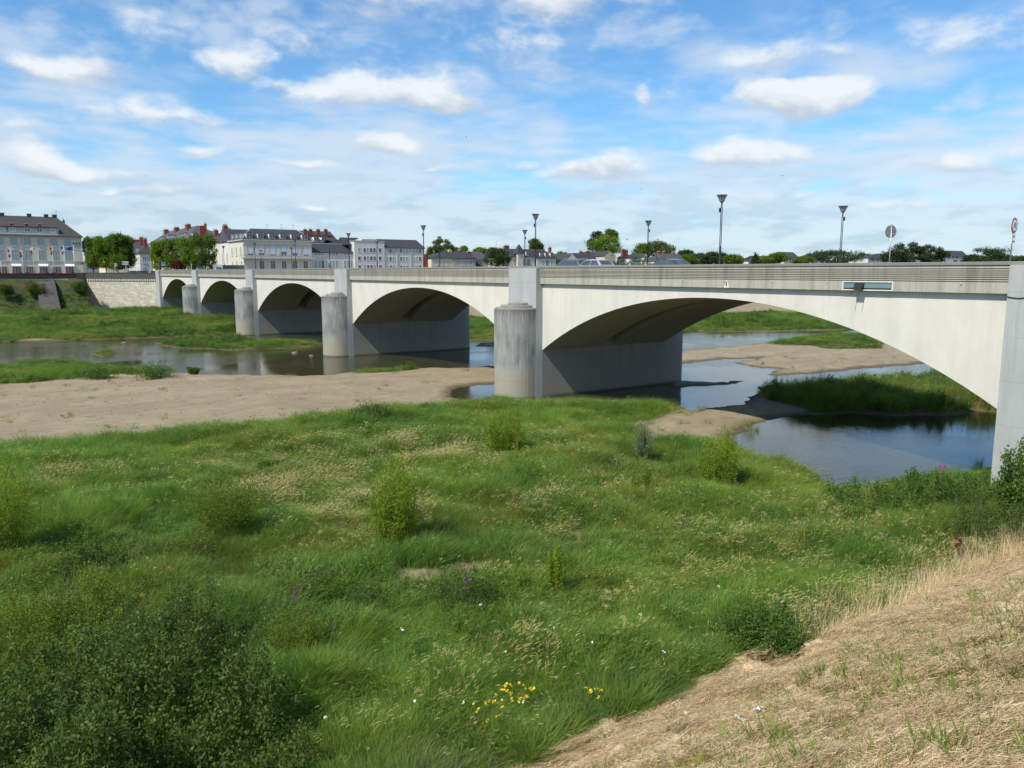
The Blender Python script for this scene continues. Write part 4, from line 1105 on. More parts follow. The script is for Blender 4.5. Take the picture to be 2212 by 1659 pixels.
yy, zz = onx(*Z4(1515, 300), Xr+4); chimney(b, Xr+4, min(yy, yC-1), 1.2, 3.4, zeA+1, zz, 'brick_red', 4)
yy, zz = onx(*Z4(1880, 255), Xr+6); chimney(b, Xr+6, max(yy, yB2+1), 1.2, 3.0, zr_-1, zz, 'brick_red', 4)

# ---- low white wing with dark roof, then the three-storey block
ZF = zm(1000, 780, 600/2212.0); Y6 = 214.0
def Q6(x, y): return ony(*ZF(x, y), Y6)
x0 = Q6(418, 600)[0]; x1 = Q6(985, 600)[0]; ze = Q6(700, 440)[1]; zr6 = ony(*ZF(700, 332), Y6+5)[1]
b = building('low_wing', 'low white building with long dark slate roof and tall ground-floor windows', (x0+x1)/2, Y6)
walls(b, x0, x1, Y6, Y6+10, ze-0.16, 'render_white'); rf = roof(b, x0, x1, Y6, Y6+10, ze, zr6, 'gx', 'slate', 0.3)
MB().tube([(x0, Y6+5, zr6+0.03), (x1, Y6+5, zr6+0.03)], 0.14, 5).build('ridge', M['zinc'], rf)
for a_, b_ in ((440, 570), (633, 757), (820, 945)):
    for i in range(3):
        u = a_+(b_-a_)*(i+0.5)/3; xa = Q6(u, 462)[0]; w_ = (Q6(b_, 462)[0]-Q6(a_, 462)[0])/3*0.8
        window(b, 'y', Y6, xa, Q6(u, 462)[1], w_, Q6(u, 448)[1]-Q6(u, 478)[1], 'glass', 'window_white', 1, False)
for a_, b_ in ((440, 575), (635, 762), (827, 952)):
    for i in range(3):
        u = a_+(b_-a_)*(i+0.5)/3; xa = Q6(u, 595)[0]; w_ = (Q6(b_, 595)[0]-Q6(a_, 595)[0])/3*0.92
        window(b, 'y', Y6, xa, Q6(u, 600)[1], w_, Q6(u, 545)[1]-Q6(u, 655)[1], 'glass' if i == 2 and a_ == 440 else 'curtained_glass', 'window_white', 0, False)
Y7 = 213.0
def Q7(x, y): return ony(*ZF(x, y), Y7)
xa0 = Q7(968, 400)[0]; xa1 = Q7(1362, 400)[0]; xa2 = Q7(1882, 400)[0]
zp = Q7(1150, 295)[1]; zc = ony(*ZF(1150, 265), Y7+0.6)[1]
b = building('school_block', 'white three-storey block with strip windows, stepped parapet and slate-roofed wing', (xa0+xa2)/2, Y7)
walls(b, xa0, xa1, Y7, Y7+14, zp, 'render_white')
MB().box(xa0-0.15, xa1+0.15, Y7-0.12, Y7+14.1, zp+0.003, zp+0.22).build('coping', M['zinc'], b)
MB().prism([(xa0+2.4, zp+0.224), (xa1-1.8, zp+0.224), (xa1-2.6, zc), (xa0+3.0, zc)], 'y', Y7+0.4, Y7+9).build('attic', M['render_grey'], b)
zew = Q7(1600, 378)[1]; zrw = ony(*ZF(1600, 272), Y7+6)[1]
walls(b, xa1+0.02, xa2, Y7+0.12, Y7+12, zew-0.16, 'render_white')
rf = roof(b, xa1+0.4, xa2, Y7+0.12, Y7+12, zew, zrw, 'gx', 'slate', 0.35)
roof(b, Q7(900, 300)[0], xa0+4, Y7+2, Y7+12, zp-1.0, zrw+0.3, 'gx', 'slate', 0.1)
for (y0_, y1_) in ((380, 442), (488, 545), (603, 650)):
    for c_ in (1030, 1302):
        window(b, 'y', Y7, Q7(c_, 410)[0], (Q7(c_, y0_)[1]+Q7(c_, y1_)[1])/2, Q7(c_+22, 410)[0]-Q7(c_-22, 410)[0], Q7(c_, y0_)[1]-Q7(c_, y1_)[1], 'curtained_glass' if y0_ < 480 and c_ < 1100 else 'glass', 'window_white', 0, False)
    for i in range(4):
        u = 1080+172*(i+0.5)/4
        window(b, 'y', Y7, Q7(u, 410)[0], (Q7(u, y0_)[1]+Q7(u, y1_)[1])/2, (Q7(1252, 410)[0]-Q7(1080, 410)[0])/4*0.93, Q7(u, y0_)[1]-Q7(u, y1_)[1], 'glass' if (i+y0_) % 3 else 'curtained_glass', 'window_white', 0, False)
for (y0_, y1_) in ((390, 450), (496, 555), (608, 655)):
    for a_, b_ in ((1385, 1502), (1563, 1678), (1738, 1848)):
        for i in range(3):
            u = a_+(b_-a_)*(i+0.5)/3
            window(b, 'y', Y7+0.12, Q7(u, 420)[0], (Q7(u, y0_)[1]+Q7(u, y1_)[1])/2, (Q7(b_, 420)[0]-Q7(a_, 420)[0])/3*0.92, Q7(u, y0_)[1]-Q7(u, y1_)[1], 'curtained_glass' if (i*7+a_) % 3 else 'glass', 'window_white', 0, False)
for c_ in (1360, 1530, 1710, 1868):
    MB().box(Q7(c_-8, 400)[0], Q7(c_+8, 400)[0], Y7-0.05, Y7+0.11, GZ, zew-0.2).build('pier_strip', M['trim_stone'], b)
# the big roof with four brick stacks behind
Yb = 240.0
xb0 = ony(*ZF(250, 300), Yb)[0]; xb1 = ony(*ZF(770, 300), Yb)[0]; zeb = ony(*ZF(500, 315), Yb)[1]; zrb = ony(*ZF(500, 160), Yb+7)[1]
b = building('chimneyed_house', 'large slate-roofed house with four slender red brick chimneys behind the low wing', (xb0+xb1)/2, Yb)
walls(b, xb0, xb1, Yb, Yb+14, zeb-0.16, 'tuffeau'); roof(b, xb0, xb1, Yb, Yb+14, zeb, zrb, 'hip', 'slate_brown', 0.3, r0=xb0+1, r1=ony(*ZF(645, 165), Yb+7)[0])
for c_ in (320, 390, 490, 590):
    xa, za = ony(*ZF(c_, 140), Yb+3.5); chimney(b, xa, Yb+3.5, 1.15, 0.8, zeb+1, za, 'brick_red', 1)
for c_ in (470, 570): dormer(b, ony(*ZF(c_, 288), Yb+0.6)[0], Yb+0.6, zeb+0.5, 1.8, 1.5, 3)
for i, (a_, b_) in enumerate(((665, 785), (785, 905))):
    xa, xb_ = ony(*ZF(a_, 300), Yb-10)[0], ony(*ZF(b_, 300), Yb-10)[0]; zz = ony(*ZF(a_, 325), Yb-10)[1]
    b = building('shed', 'small dark pitched roof '+('just right of the brick-chimney house' if i == 0 else 'touching the left side of the white three-storey block'), (xa+xb_)/2, Yb-8)
    walls(b, xa, xb_-0.1, Yb-10, Yb-3, zz, 'tuffeau_warm'); roof(b, xa, xb_-0.1, Yb-10, Yb-3, zz+0.16, ony(*ZF(a_, 270), Yb-8)[1], 'hip', 'slate', 0.15)

# ---- houses farther along the quay, right of the white block
Z8 = zm(1500, 830, 320/2212.0); Y8 = 226.0
def Q8(x, y): return ony(*Z8(x, y), Y8)
x0 = Q8(255, 700)[0]; xm = Q8(785, 700)[0]; x1 = Q8(1338, 700)[0]; ze = Q8(800, 618)[1]; zr8 = ony(*Z8(800, 460), Y8+5)[1]
b = building('cottage', 'low cream cottage with hipped slate roof and red brick gable stack', (x0+xm)/2, Y8)
walls(b, x0, xm-0.02, Y8, Y8+11, ze-0.16, 'tuffeau_warm', GZ-2); roof(b, x0, xm-0.3, Y8, Y8+11, ze, zr8, 'hip', 'slate', 0.3, r0=ony(*Z8(570, 460), Y8+5)[0], r1=xm)
for c_ in (410, 540, 655): window(b, 'y', Y8, Q8(c_, 740)[0], Q8(c_, 745)[1], 1.0, Q8(c_, 690)[1]-Q8(c_, 800)[1], 'curtained_glass')
chimney(b, Q8(218, 700)[0], Y8+3, 1.3, 1.0, GZ-1, ony(*Z8(218, 530), Y8+3)[1], 'brick_red', 1)
MB().prism([(Q8(135, 700)[0], GZ-1), (x0+0.0, GZ-1), (x0, ze-0.3), (Q8(250, 560)[0]-0.2, ze+0.6)], 'y', Y8+3.6, Y8+4.2).build('gable', M['render_pink'], b)
b = building('grey_house', 'grey rendered house with slate roof and two broad windows beside the cottage', (xm+x1)/2, Y8)
walls(b, xm+0.02, x1, Y8-0.15, Y8+11, ze-0.16, 'render_grey', GZ-2); roof(b, xm+0.3, x1, Y8-0.15, Y8+11, ze+0.03, zr8+0.1, 'hip', 'slate', 0.3, r0=xm, r1=ony(*Z8(1190, 460), Y8+5)[0])
for c_ in (1028, 1212): window(b, 'y', Y8-0.15, Q8(c_, 740)[0], Q8(c_, 740)[1], Q8(c_+52, 740)[0]-Q8(c_-52, 740)[0], Q8(c_, 680)[1]-Q8(c_, 802)[1], 'curtained_glass')
chimney(b, Q8(1315, 500)[0], Y8+4, 1.3, 1.0, ze, ony(*Z8(1315, 470), Y8+4)[1], 'brick_red', 2); chimney(b, Q8(1240, 450)[0], Y8+8, 1.3, 1.0, ze+1, ony(*Z8(1240, 435), Y8+8)[1], 'brick_red', 3)
chimney(b, Q8(895, 430)[0], Y8+5.5, 1.2, 0.9, ze+1, ony(*Z8(895, 420), Y8+5)[1], 'tuffeau_warm', 1)
x0 = Q8(1345, 600)[0]; x1 = Q8(1800, 600)[0]
b = building('barn', 'building with broad grey weathered roof and low dark lean-to, left of the round tree', (x0+x1)/2, Y8+4)
walls(b, x0, x1, Y8+4, Y8+15, ony(*Z8(1450, 660), Y8+4)[1], 'render_grey', GZ-2); roof(b, x0, x1, Y8+4, Y8+15, ony(*Z8(1450, 655), Y8+4)[1], ony(*Z8(1450, 458), Y8+9)[1], 'gx', 'slate_light', 0.2)
lt = MB(); zz = ony(*Z8(1450, 668), Y8+3.8)[1]; lt.prism([(Y8+3.7, zz), (Y8+0.2, zz-2.6), (Y8+0.2, zz-2.9), (Y8+3.7, zz-0.3)], 'x', x0+0.2, Q8(1560, 700)[0]); lt.build('lean_to_roof', M['slate'], b)
MB().box(x0+0.3, Q8(1555, 700)[0], Y8+0.6, Y8+3.6, GZ-2, zz-2.7).build('lean_to', M['render_grey'], b)
chimney(b, ony(*Z8(1770, 370), Y8+9)[0], Y8+9.5, 2.4, 1.0, zz+2, ony(*Z8(1770, 360), Y8+9)[1], 'brick_red', 0)
MB().tube([(ony(*Z8(1848, 300), Y8+9)[0], Y8+9, zz+3), (ony(*Z8(1848, 300), Y8+9)[0], Y8+9, ony(*Z8(1848, 185), Y8+9)[1])], 0.05, 5).build('aerial', M['dark_metal'], b)
# turreted house
Z9 = zm(1500, 750, 600/2212.0); Y9 = 232.0
def Q9(x, y): return ony(*Z9(x, y), Y9)
x0 = Q9(985, 600)[0]; x1 = Q9(1515, 600)[0]; x2 = Q9(1765, 600)[0]; ze = Q9(1300, 608)[1]; zr9 = ony(*Z9(1300, 506), Y9+5)[1]
b = building('turreted_house', 'stone house with pointed slate turret behind the tall near lamp', (x0+x1)/2, Y9)
walls(b, x0, x1, Y9, Y9+10, ze-0.16, 'tuffeau', GZ-2); roof(b, x0, x1+1, Y9, Y9+10, ze, zr9, 'gx', 'slate', 0.3)
xa, za = ony(*Z9(1305, 437), Y9-0.3); xl = Q9(1243, 555)[0]; xr_ = Q9(1350, 555)[0]; zb_ = Q9(1300, 570)[1]
MB().box(xl+0.3, xr_-0.3, Y9-1.0, Y9-0.003, GZ-2, zb_-0.01).build('turret', M['tuffeau'], b)
MB().add([(xl, Y9-1.3, zb_), (xr_, Y9-1.3, zb_), (xr_, Y9+2.6, zb_), (xl, Y9+2.6, zb_), ((xl+xr_)/2, Y9+0.6, za)], [(0, 1, 4), (1, 2, 4), (2, 3, 4), (3, 0, 4), (3, 2, 1, 0)]).build('turret_roof', M['slate'], b)
for c_ in (1240, 1330, 1412): window(b, 'y', Y9 if c_ != 1330 else Y9-1.0, Q9(c_, 670)[0], Q9(c_, 680)[1], 1.4, 2.6, 'glass')
dormer(b, Q9(1410, 560)[0], Y9+0.6, ze+0.5, 1.4, 1.6, 3)
chimney(b, Q9(1235, 480)[0], Y9+6, 2.2, 1.0, ze+2, ony(*Z9(1235, 468), Y9+6)[1], 'brick_red', 4)
b = building('mansard_villa', 'villa with slate mansard roof and three white dormers, right of the turret', (x1+x2)/2, Y9)
walls(b, x1+0.05, x2, Y9-0.4, Y9+10, ze-0.6, 'tuffeau', GZ-2)
zt = ony(*Z9(1640, 512), Y9+5)[1]; xh = x2-2.6
MB().add([(x1, Y9-0.7, ze-0.6), (x2+0.3, Y9-0.7, ze-0.6), (x2+0.3, Y9+10, ze-0.6), (x1, Y9+10, ze-0.6), (x1, Y9+1.0, zt-0.8), (x2-0.8, Y9+0.6, zt-2.2), (x2-0.8, Y9+9, zt-2.2), (x1, Y9+9, zt-0.8), (x1, Y9+5, zt), (xh, Y9+5, zt)],
         [(0, 1, 5, 4), (1, 2, 6, 5), (2, 3, 7, 6), (4, 5, 9, 8), (5, 6, 9), (6, 7, 8, 9), (0, 4, 8, 7, 3), (3, 2, 1, 0)]).build('roof', M['slate'], b)
for c_ in (1580, 1650, 1715): dormer(b, Q9(c_, 590)[0], Y9-0.2, ze-0.3, 1.6, 1.9, 2.4)
for c_ in (1590, 1650, 1715): window(b, 'y', Y9-0.4, Q9(c_, 690)[0], Q9(c_, 690)[1], 1.6, 2.3, 'curtained_glass' if c_ != 1650 else 'glass')
chimney(b, ony(*Z9(1690, 495), Y9+5)[0], Y9+5, 1.1, 0.9, zt-1, ony(*Z9(1690, 488), Y9+5)[1], 'brick_red', 2)
# smaller houses to the right
ZA = zm(2000, 650, 600/2212.0); ZB = zm(2500, 650, 600/2212.0); ZC = zm(3048, 650, 600/2212.0)
def small_house(name, label, Zf, xl, xr_, ye, yr, yy, wallm, roofm, kind, depth=9, wins=(), chims=(), pane='curtained_glass', r0=None, r1=None):
    a0 = ony(*Zf(xl, ye), yy)[0]; a1 = ony(*Zf(xr_, ye), yy)[0]; ze_ = ony(*Zf((xl+xr_)/2, ye), yy)[1]
    ym_ = yy if kind in ('gy',) else yy+depth/2
    zr_ = ony(*Zf((xl+xr_)/2, yr), ym_)[1]
    b = building(name, label, (a0+a1)/2, yy)
    walls(b, a0, a1, yy, yy+depth, ze_-0.163, wallm, GZ-3)
    if kind == 'gy':
        MB().prism([(a0, ze_-0.16), (a1, ze_-0.16), ((a0+a1)/2, zr_-0.25)], 'y', yy-0.002, yy+0.3).build('gable', M[wallm], b)
        roof(b, a0, a1, yy+0.36, yy+depth, ze_, zr_, kind, roofm, 0.3)
    else:
        roof(b, a0, a1, yy, yy+depth, ze_, zr_, kind, roofm, 0.3, r0=None if r0 is None else ony(*Zf(r0, yr), ym_)[0], r1=None if r1 is None else ony(*Zf(r1, yr), ym_)[0])
    for (c_, y_, w_, h_) in wins:
        xa, za = ony(*Zf(c_, y_), yy); xb_ = ony(*Zf(c_+w_, y_), yy)[0]; zb2 = ony(*Zf(c_, y_+h_), yy)[1]
        window(b, 'y', yy, xa, za, abs(xb_-xa), abs(za-zb2), pane, 'window_white', 1, False)
    for (c_, y_, w_) in chims:
        xa, za = ony(*Zf(c_, y_), ym_+1); xb_ = ony(*Zf(c_+w_, y_), ym_+1)[0]
        chimney(b, xa, ym_+1, abs(xb_-xa), 0.9, ze_-0.5, za, 'brick_red', 2)
    return b
small_house('gable_house', 'white gable-fronted house just behind the estate car', ZA, 72, 218, 1022, 928, 240, 'tuffeau', 'slate', 'gy', 14, [(120, 1000, 18, 30), (150, 1000, 18, 30), (178, 1000, 18, 30)])
small_house('slate_house', 'slate-roofed house with tall square red brick stack, right of the white gable', ZA, 220, 528, 1028, 930, 242, 'render_grey', 'slate', 'hip', 10, [(440, 1045, 30, 30)], [(346, 905, 52), (245, 910, 14), (262, 912, 14)], r0=150, r1=455)
small_house('gambrel_house', 'tan gable-ended house with dark roof below the big copper tree', ZA, 568, 712, 965, 900, 238, 'render_pink', 'slate', 'gy', 20, [], [(810, 880, 34), (852, 890, 28)])
small_house('long_slate_house', 'low dark-roofed house attached to the tan gable house', ZA, 905, 1045, 990, 948, 255, 'render_white', 'slate', 'gx', 9)
small_house('hedge_house', 'slate-roofed house with three brick stacks behind the hedge', ZA, 1270, 1620, 1030, 935, 250, 'render_white', 'slate_light', 'hip', 11, [], [(1280, 912, 34), (1345, 910, 26), (1472, 922, 34)], r0=1300, r1=1540)
small_house('tiny_gable', 'small white gable peeping out between trees', ZA, 1085, 1142, 975, 930, 262, 'tuffeau', 'slate', 'gy', 10)
small_house('far_cottage', 'tiny white cottage beside the lone conifer', ZB, 612, 690, 1030, 1008, 280, 'render_white', 'slate_brown', 'gx', 9)
small_house('brick_stack_villa', 'slate villa with red brick stack and tall dormer windows', ZB, 1085, 1275, 985, 915, 270, 'tuffeau', 'slate_brown', 'hip', 14, [(1120, 1015, 20, 42), (1155, 1015, 20, 42), (1188, 1015, 20, 42), (1222, 1015, 20, 42)], [(1086, 925, 36)], r0=1000, r1=1200, pane='glass')
small_house('slate_annex', 'brownish roof left of the slate villa', ZB, 735, 905, 1000, 965, 285, 'render_grey', 'slate_brown', 'gx', 10, [], [(800, 965, 12), (893, 945, 14)])
small_house('white_villa', 'white-walled house with steep slate roof left of the broad round tree', ZB, 1445, 1640, 985, 908, 270, 'render_white', 'slate', 'hip', 12, r0=1540, r1=1640)
small_house('long_white_house', 'long white house under slate roof behind the round sign post', ZC, 165, 470, 995, 935, 285, 'render_white', 'slate', 'hip', 14, [(290, 1020, 26, 30), (230, 1020, 26, 30)], r0=280, r1=440, pane='glass')
small_house('balconied_house', 'white house with slate hip roof and balcony between the pines and dark tree', ZC, 1165, 1475, 968, 898, 280, 'render_white', 'slate', 'hip', 15, [(1230, 985, 26, 30), (1280, 985, 26, 30), (1330, 985, 26, 30), (1310, 1030, 60, 26), (1390, 1030, 60, 26)], r0=1180, r1=1400, pane='glass')
small_house('white_cottage', 'small white cottage at the right foot of the broad round tree', ZB, 2170, 2230, 1030, 985, 290, 'render_white', 'brick_red', 'gx', 9)

# ------------------------------------------------------------------ signs beyond the bridge end
def finger_sign(name, label, px, pyb, rects, y, cat='road sign'):
    xa = ony(px, pyb, y)[0]
    s = thing(name, (xa, y, GZ), label, cat)
    zt = max(ony(px, r[1], y)[1] for r in rects)
    MB().tube([(xa, y, GZ), (xa, y, zt)], 0.06, 6).build('post', M['pole_white'], s)
    for (x0_, y0_, x1_, y1_, mm, arrow) in rects:
        a, zt_ = ony(x0_, y0_, y); b_, zb2 = ony(x1_, y1_, y)
        pts = [(a+(0.3 if arrow else 0), zb2), (b_, zb2), (b_, zt_), (a+(0.3 if arrow else 0), zt_)]+([(a, (zt_+zb2)/2)] if arrow else [])
        MB().prism(pts, 'y', y-0.10, y-0.07).build('plate', M[mm], s)
    return s
def ZZ(x, y): return Z3(x, y)
finger_sign('direction_sign', 'two white arrow signs on one post at the bridge end', Z3(1012, 990)[0], 600, [(*Z3(905, 775), *Z3(1052, 806), 'sign_white', True), (*Z3(905, 820), *Z3(1052, 852), 'sign_white', True)], 214.5)
finger_sign('square_sign', 'small pale square sign on a thin post before the left trees', Z3(783, 990)[0], 600, [(*Z3(752, 815), *Z3(808, 890), 'shutter_pale', False)], 214.0)
finger_sign('notice_board', 'low white notice board on the quay parapet', Z3(900, 990)[0], 600, [(*Z3(845, 958), *Z3(955, 995), 'sign_white', False)], 213.6)
gs = finger_sign('green_direction_sign', 'dark green direction board with white lines before the clipped trees', Z4(260, 1200)[0], 583, [(*Z4(190, 1070), *Z4(345, 1175), 'sign_green', False)], 208.0)
m = MB(); 
for k_ in (1080, 1115, 1145):
    a, z_ = ony(*Z4(245, k_), 207.8); b_, _ = ony(*Z4(335, k_), 207.8); m.box(a, b_, 207.86, 207.885, z_-0.09, z_+0.05)
m.build('lettering', M['sign_white'], gs)
finger_sign('priority_sign', 'small yellow sign on a thin post under the clipped trees', Z4(985, 1200)[0], 583, [(*Z4(968, 1098), *Z4(1000, 1132), 'cloth_yellow', False)], 200.0)
finger_sign('blue_sign', 'small blue road sign beside the fourth pier pilaster', Z4(1137, 1230)[0], 583, [(*Z4(1108, 1150), *Z4(1166, 1205), 'sign_blue', False)], 190.0)

# ------------------------------------------------------------------ cars
def make_car(label, loc, rz, paint, kind='estate', sc_=1.0):
    c = thing('car', loc, label, 'car', rz=rz)
    L, W = 4.4, 1.72
    if kind == 'estate':
        low = [(-2.2, 0.35), (2.15, 0.35), (2.2, 0.62), (2.05, 0.80), (1.05, 0.94), (-2.12, 0.98), (-2.22, 0.6)]
        cab = [(1.15, 0.93), (0.35, 1.42), (-0.4, 1.50), (-1.75, 1.46), (-2.13, 0.97)]
    elif kind == 'hatch':
        low = [(-1.9, 0.35), (1.85, 0.35), (1.92, 0.62), (1.8, 0.80), (0.95, 0.95), (-1.85, 0.98), (-1.95, 0.6)]
        cab = [(1.05, 0.94), (0.25, 1.44), (-0.5, 1.50), (-1.3, 1.42), (-1.83, 0.97)]
    else:
        low = [(-2.2, 0.35), (2.15, 0.35), (2.2, 0.62), (2.05, 0.78), (1.0, 0.92), (-1.4, 0.95), (-2.15, 0.95), (-2.22, 0.6)]
        cab = [(1.1, 0.92), (0.3, 1.36), (-0.5, 1.42), (-1.1, 1.34), (-1.75, 0.95)]
    n = len(low)
    body = MB().prism([(p[0], p[1]) for p in low], 'y', -W/2, W/2).build('body', M[paint], c, bevel=0.06, local=True)
    # greenhouse tapers inwards towards the roof
    m = MB(); zs = [p[1] for p in cab]; mx = max(zs)
    vs = []
    for sgn in (-1, 1):
        for (x, z) in cab: vs.append((x, sgn*(W/2-0.03-0.20*(z-0.93)/(mx-0.93)), z))
    k = len(cab)
    fs = [tuple(range(k-1, -1, -1)), tuple(range(k, 2*k))]+[(i, (i+1) % k, k+(i+1) % k, k+i) for i in range(k)]
    cabin = m.add(vs, fs).build('cabin', M[paint], c, bevel=0.04, local=True)
    def quad(name, pts, mm='glass', parent=cabin): MB().add(pts, [tuple(range(len(pts)))]).build(name, M[mm], parent, local=True, recalc=False)
    # side windows
    xf, xr_ = cab[0][0], cab[-1][0]
    def yat(z): return W/2-0.03-0.20*(z-0.93)/(mx-0.93)+0.006
    zl, zh = 1.0, 1.0+(mx-1.0)*0.80
    def xfront(z): return cab[0][0]+(cab[1][0]-cab[0][0])*(z-cab[0][1])/(cab[1][1]-cab[0][1])-0.08
    def xrear(z): return cab[-1][0]+(cab[-2][0]-cab[-1][0])*(z-cab[-1][1])/(cab[-2][1]-cab[-1][1])+0.10
    cuts = [0.0, 0.40, 0.72, 1.0] if kind == 'estate' else [0.0, 0.52, 1.0]
    for sgn in (-1, 1):
        for a, b_ in zip(cuts[:-1], cuts[1:]):
            def X(u, z): return xfront(z)+(xrear(z)-xfront(z))*u
            pts = [(X(a+0.015, zl), sgn*yat(zl), zl), (X(b_-0.015, zl), sgn*yat(zl), zl), (X(b_-0.015, zh), sgn*yat(zh), zh), (X(a+0.015, zh), sgn*yat(zh), zh)]
            quad('side_window', pts if sgn < 0 else pts[::-1])
    yw = 0.62
    quad('windscreen', [(xfront(1.0)+0.10, -yw-0.05, 1.0), (xfront(1.0)+0.10, yw+0.05, 1.0), (xfront(zh)+0.10, yw-0.08, zh), (xfront(zh)+0.10, -yw+0.08, zh)])
    quad('rear_window', [(xrear(1.05)-0.12, yw, 1.05), (xrear(1.05)-0.12, -yw, 1.05), (xrear(zh)-0.12, -yw+0.08, zh), (xrear(zh)-0.12, yw-0.08, zh)])
    wb = 1.32 if kind != 'hatch' else 1.2
    for sx in (-wb, wb):
        for sy in (-1, 1):
            ty = MB(); ty.prism([(sx+0.31*math.cos(t), 0.31+0.31*math.sin(t)) for t in np.linspace(0, 2*math.pi, 17)[:-1]], 'y', sy*(W/2-0.17), sy*(W/2+0.02))
            wh = ty.build('wheel', M['rubber'], c, local=True)
            MB().prism([(sx+0.19*math.cos(t), 0.31+0.19*math.sin(t)) for t in np.linspace(0, 2*math.pi, 13)[:-1]], 'y', sy*(W/2+0.021), sy*(W/2+0.03)).build('rim', M['galvanised'], wh, local=True)
    for sy in (-0.6, 0.6):
        MB().box(low[2][0]-0.06, low[2][0]+0.01, sy-0.18, sy+0.18, 0.62, 0.76).build('headlight', M['window_white'], body, local=True)
        MB().box(low[-1][0]-0.01, low[-1][0]+0.06, sy-0.14, sy+0.14, 0.65, 0.85).build('tail_light', M['sign_red'], body, local=True)
    if kind == 'estate':
        for sy in (-0.58, 0.58): MB().tube([(0.2, sy, 1.50), (0.1, sy, 1.56), (-1.5, sy, 1.55), (-1.6, sy, 1.49)], 0.018, 6).build('roof_rail', M['galvanised'], cabin, local=True)
    c.scale = (sc_, sc_, sc_)
    return c
UP = math.pi/2
def on_road(px, x=5.0): return onx(px, 570, x)[0]
make_car('slate blue estate car driving over the second pier', (8.6, on_road(1232, 8.6), 10.405), UP, 'paint_slate', 'estate', 1.1)
make_car('silver car close behind the slate blue estate', (8.6, on_road(1282, 8.6), 10.405), UP, 'paint_silver', 'hatch', 1.08)
make_car('dark teal car whose roof just shows above the parapet, right of the hedge', (5.0, on_road(1458, 5.0), 10.405), -UP, 'paint_teal', 'saloon', 1.02)
for (px, x, paint, kind, lb) in ((Z3(1180, 960)[0], None, 'paint_slate', 'hatch', 'grey car below the corner house at the bridge end'), (Z3(1400, 940)[0], None, 'paint_teal', 'estate', 'dark car with pale roof just left of the bridge end'), (Z3(1600, 970)[0], None, 'paint_silver', 'hatch', 'silver car partly hidden by the bridge end')):
    yy = 216.5; xa = ony(px, 585, yy)[0]
    make_car(lb, (xa, yy, GZ+0.35), 0.3, paint, kind, 1.0)
for (px, yy, paint, lb) in ((Z4(420, 1200)[0], 214.0, 'paint_red', 'small red car under the clipped trees'), (Z4(1330, 1200)[0], 208.0, 'paint_slate', 'grey car parked at the right end of the clipped trees')):
    make_car(lb, (ony(px, 582, yy)[0], yy, GZ+0.9), UP, paint, 'hatch', 1.0)
xa = ony(Z4(1880, 1200)[0], 580, 206)[0]
make_car('dark car in front of the grey container', (xa, 206, GZ+0.95), 0.1, 'paint_dark', 'saloon', 1.0)
# delivery van
xv = ony(Z4(1640, 1180)[0], 580, 207)[0]
v = thing('van', (xv, 207, GZ+0.9), 'white delivery van standing beside the far lamp', 'van')
MB().prism([(-1.3, 0.4), (1.3, 0.4), (1.3, 2.45), (1.15, 2.6), (-1.15, 2.6), (-1.3, 2.45)], 'y', 0, 3.6).build('cargo_box', M['paint_white'], v, bevel=0.05, local=True)
MB().prism([(0, 0.4), (0, 1.9), (-0.5, 1.85), (-1.25, 1.15), (-1.5, 1.0), (-1.5, 0.4)], 'x', -0.95, 0.95).build('cab', M['paint_white'], v, bevel=0.05, local=True)
MB().add([(-0.8, -0.55, 1.86), (0.8, -0.55, 1.86), (0.85, -1.27, 1.2), (-0.85, -1.27, 1.2)], [(3, 2, 1, 0)]).build('windscreen', M['glass'], v, local=True, recalc=False)
for sx in (-0.85, 0.85):
    for sy in (-0.8, 2.6): MB().prism([(sy+0.36*math.cos(t), 0.36+0.36*math.sin(t)) for t in np.linspace(0, 2*math.pi, 15)[:-1]], 'x', sx-0.1, sx+0.1).build('wheel', M['rubber'], v, local=True)
xc = ony(Z4(1940, 1150)[0], 575, 210)[0]
cb = thing('container', (xc, 210, GZ), 'grey-green site container left of the mansard building', 'container')
plain('container_green', (0.16, 0.19, 0.16), 0.7)
w_ = 3.6
MB().box(xc-w_, xc+w_, 209.5, 212.0, GZ+0.2, GZ+3.4).build('shell', M['container_green'], cb)
for i in range(18):
    u = xc-w_+0.2+i*(2*w_-0.4)/17.0; MB().box(u-0.05, u+0.05, 209.44, 209.497, GZ+0.35, GZ+3.25).build('rib', M['container_green'], cb)
for sx in (-1, 1): MB().box(xc+sx*w_-0.1, xc+sx*w_+0.1, 209.40, 209.438, GZ+0.2, GZ+3.4).build('corner_post', M['container_green'], cb)
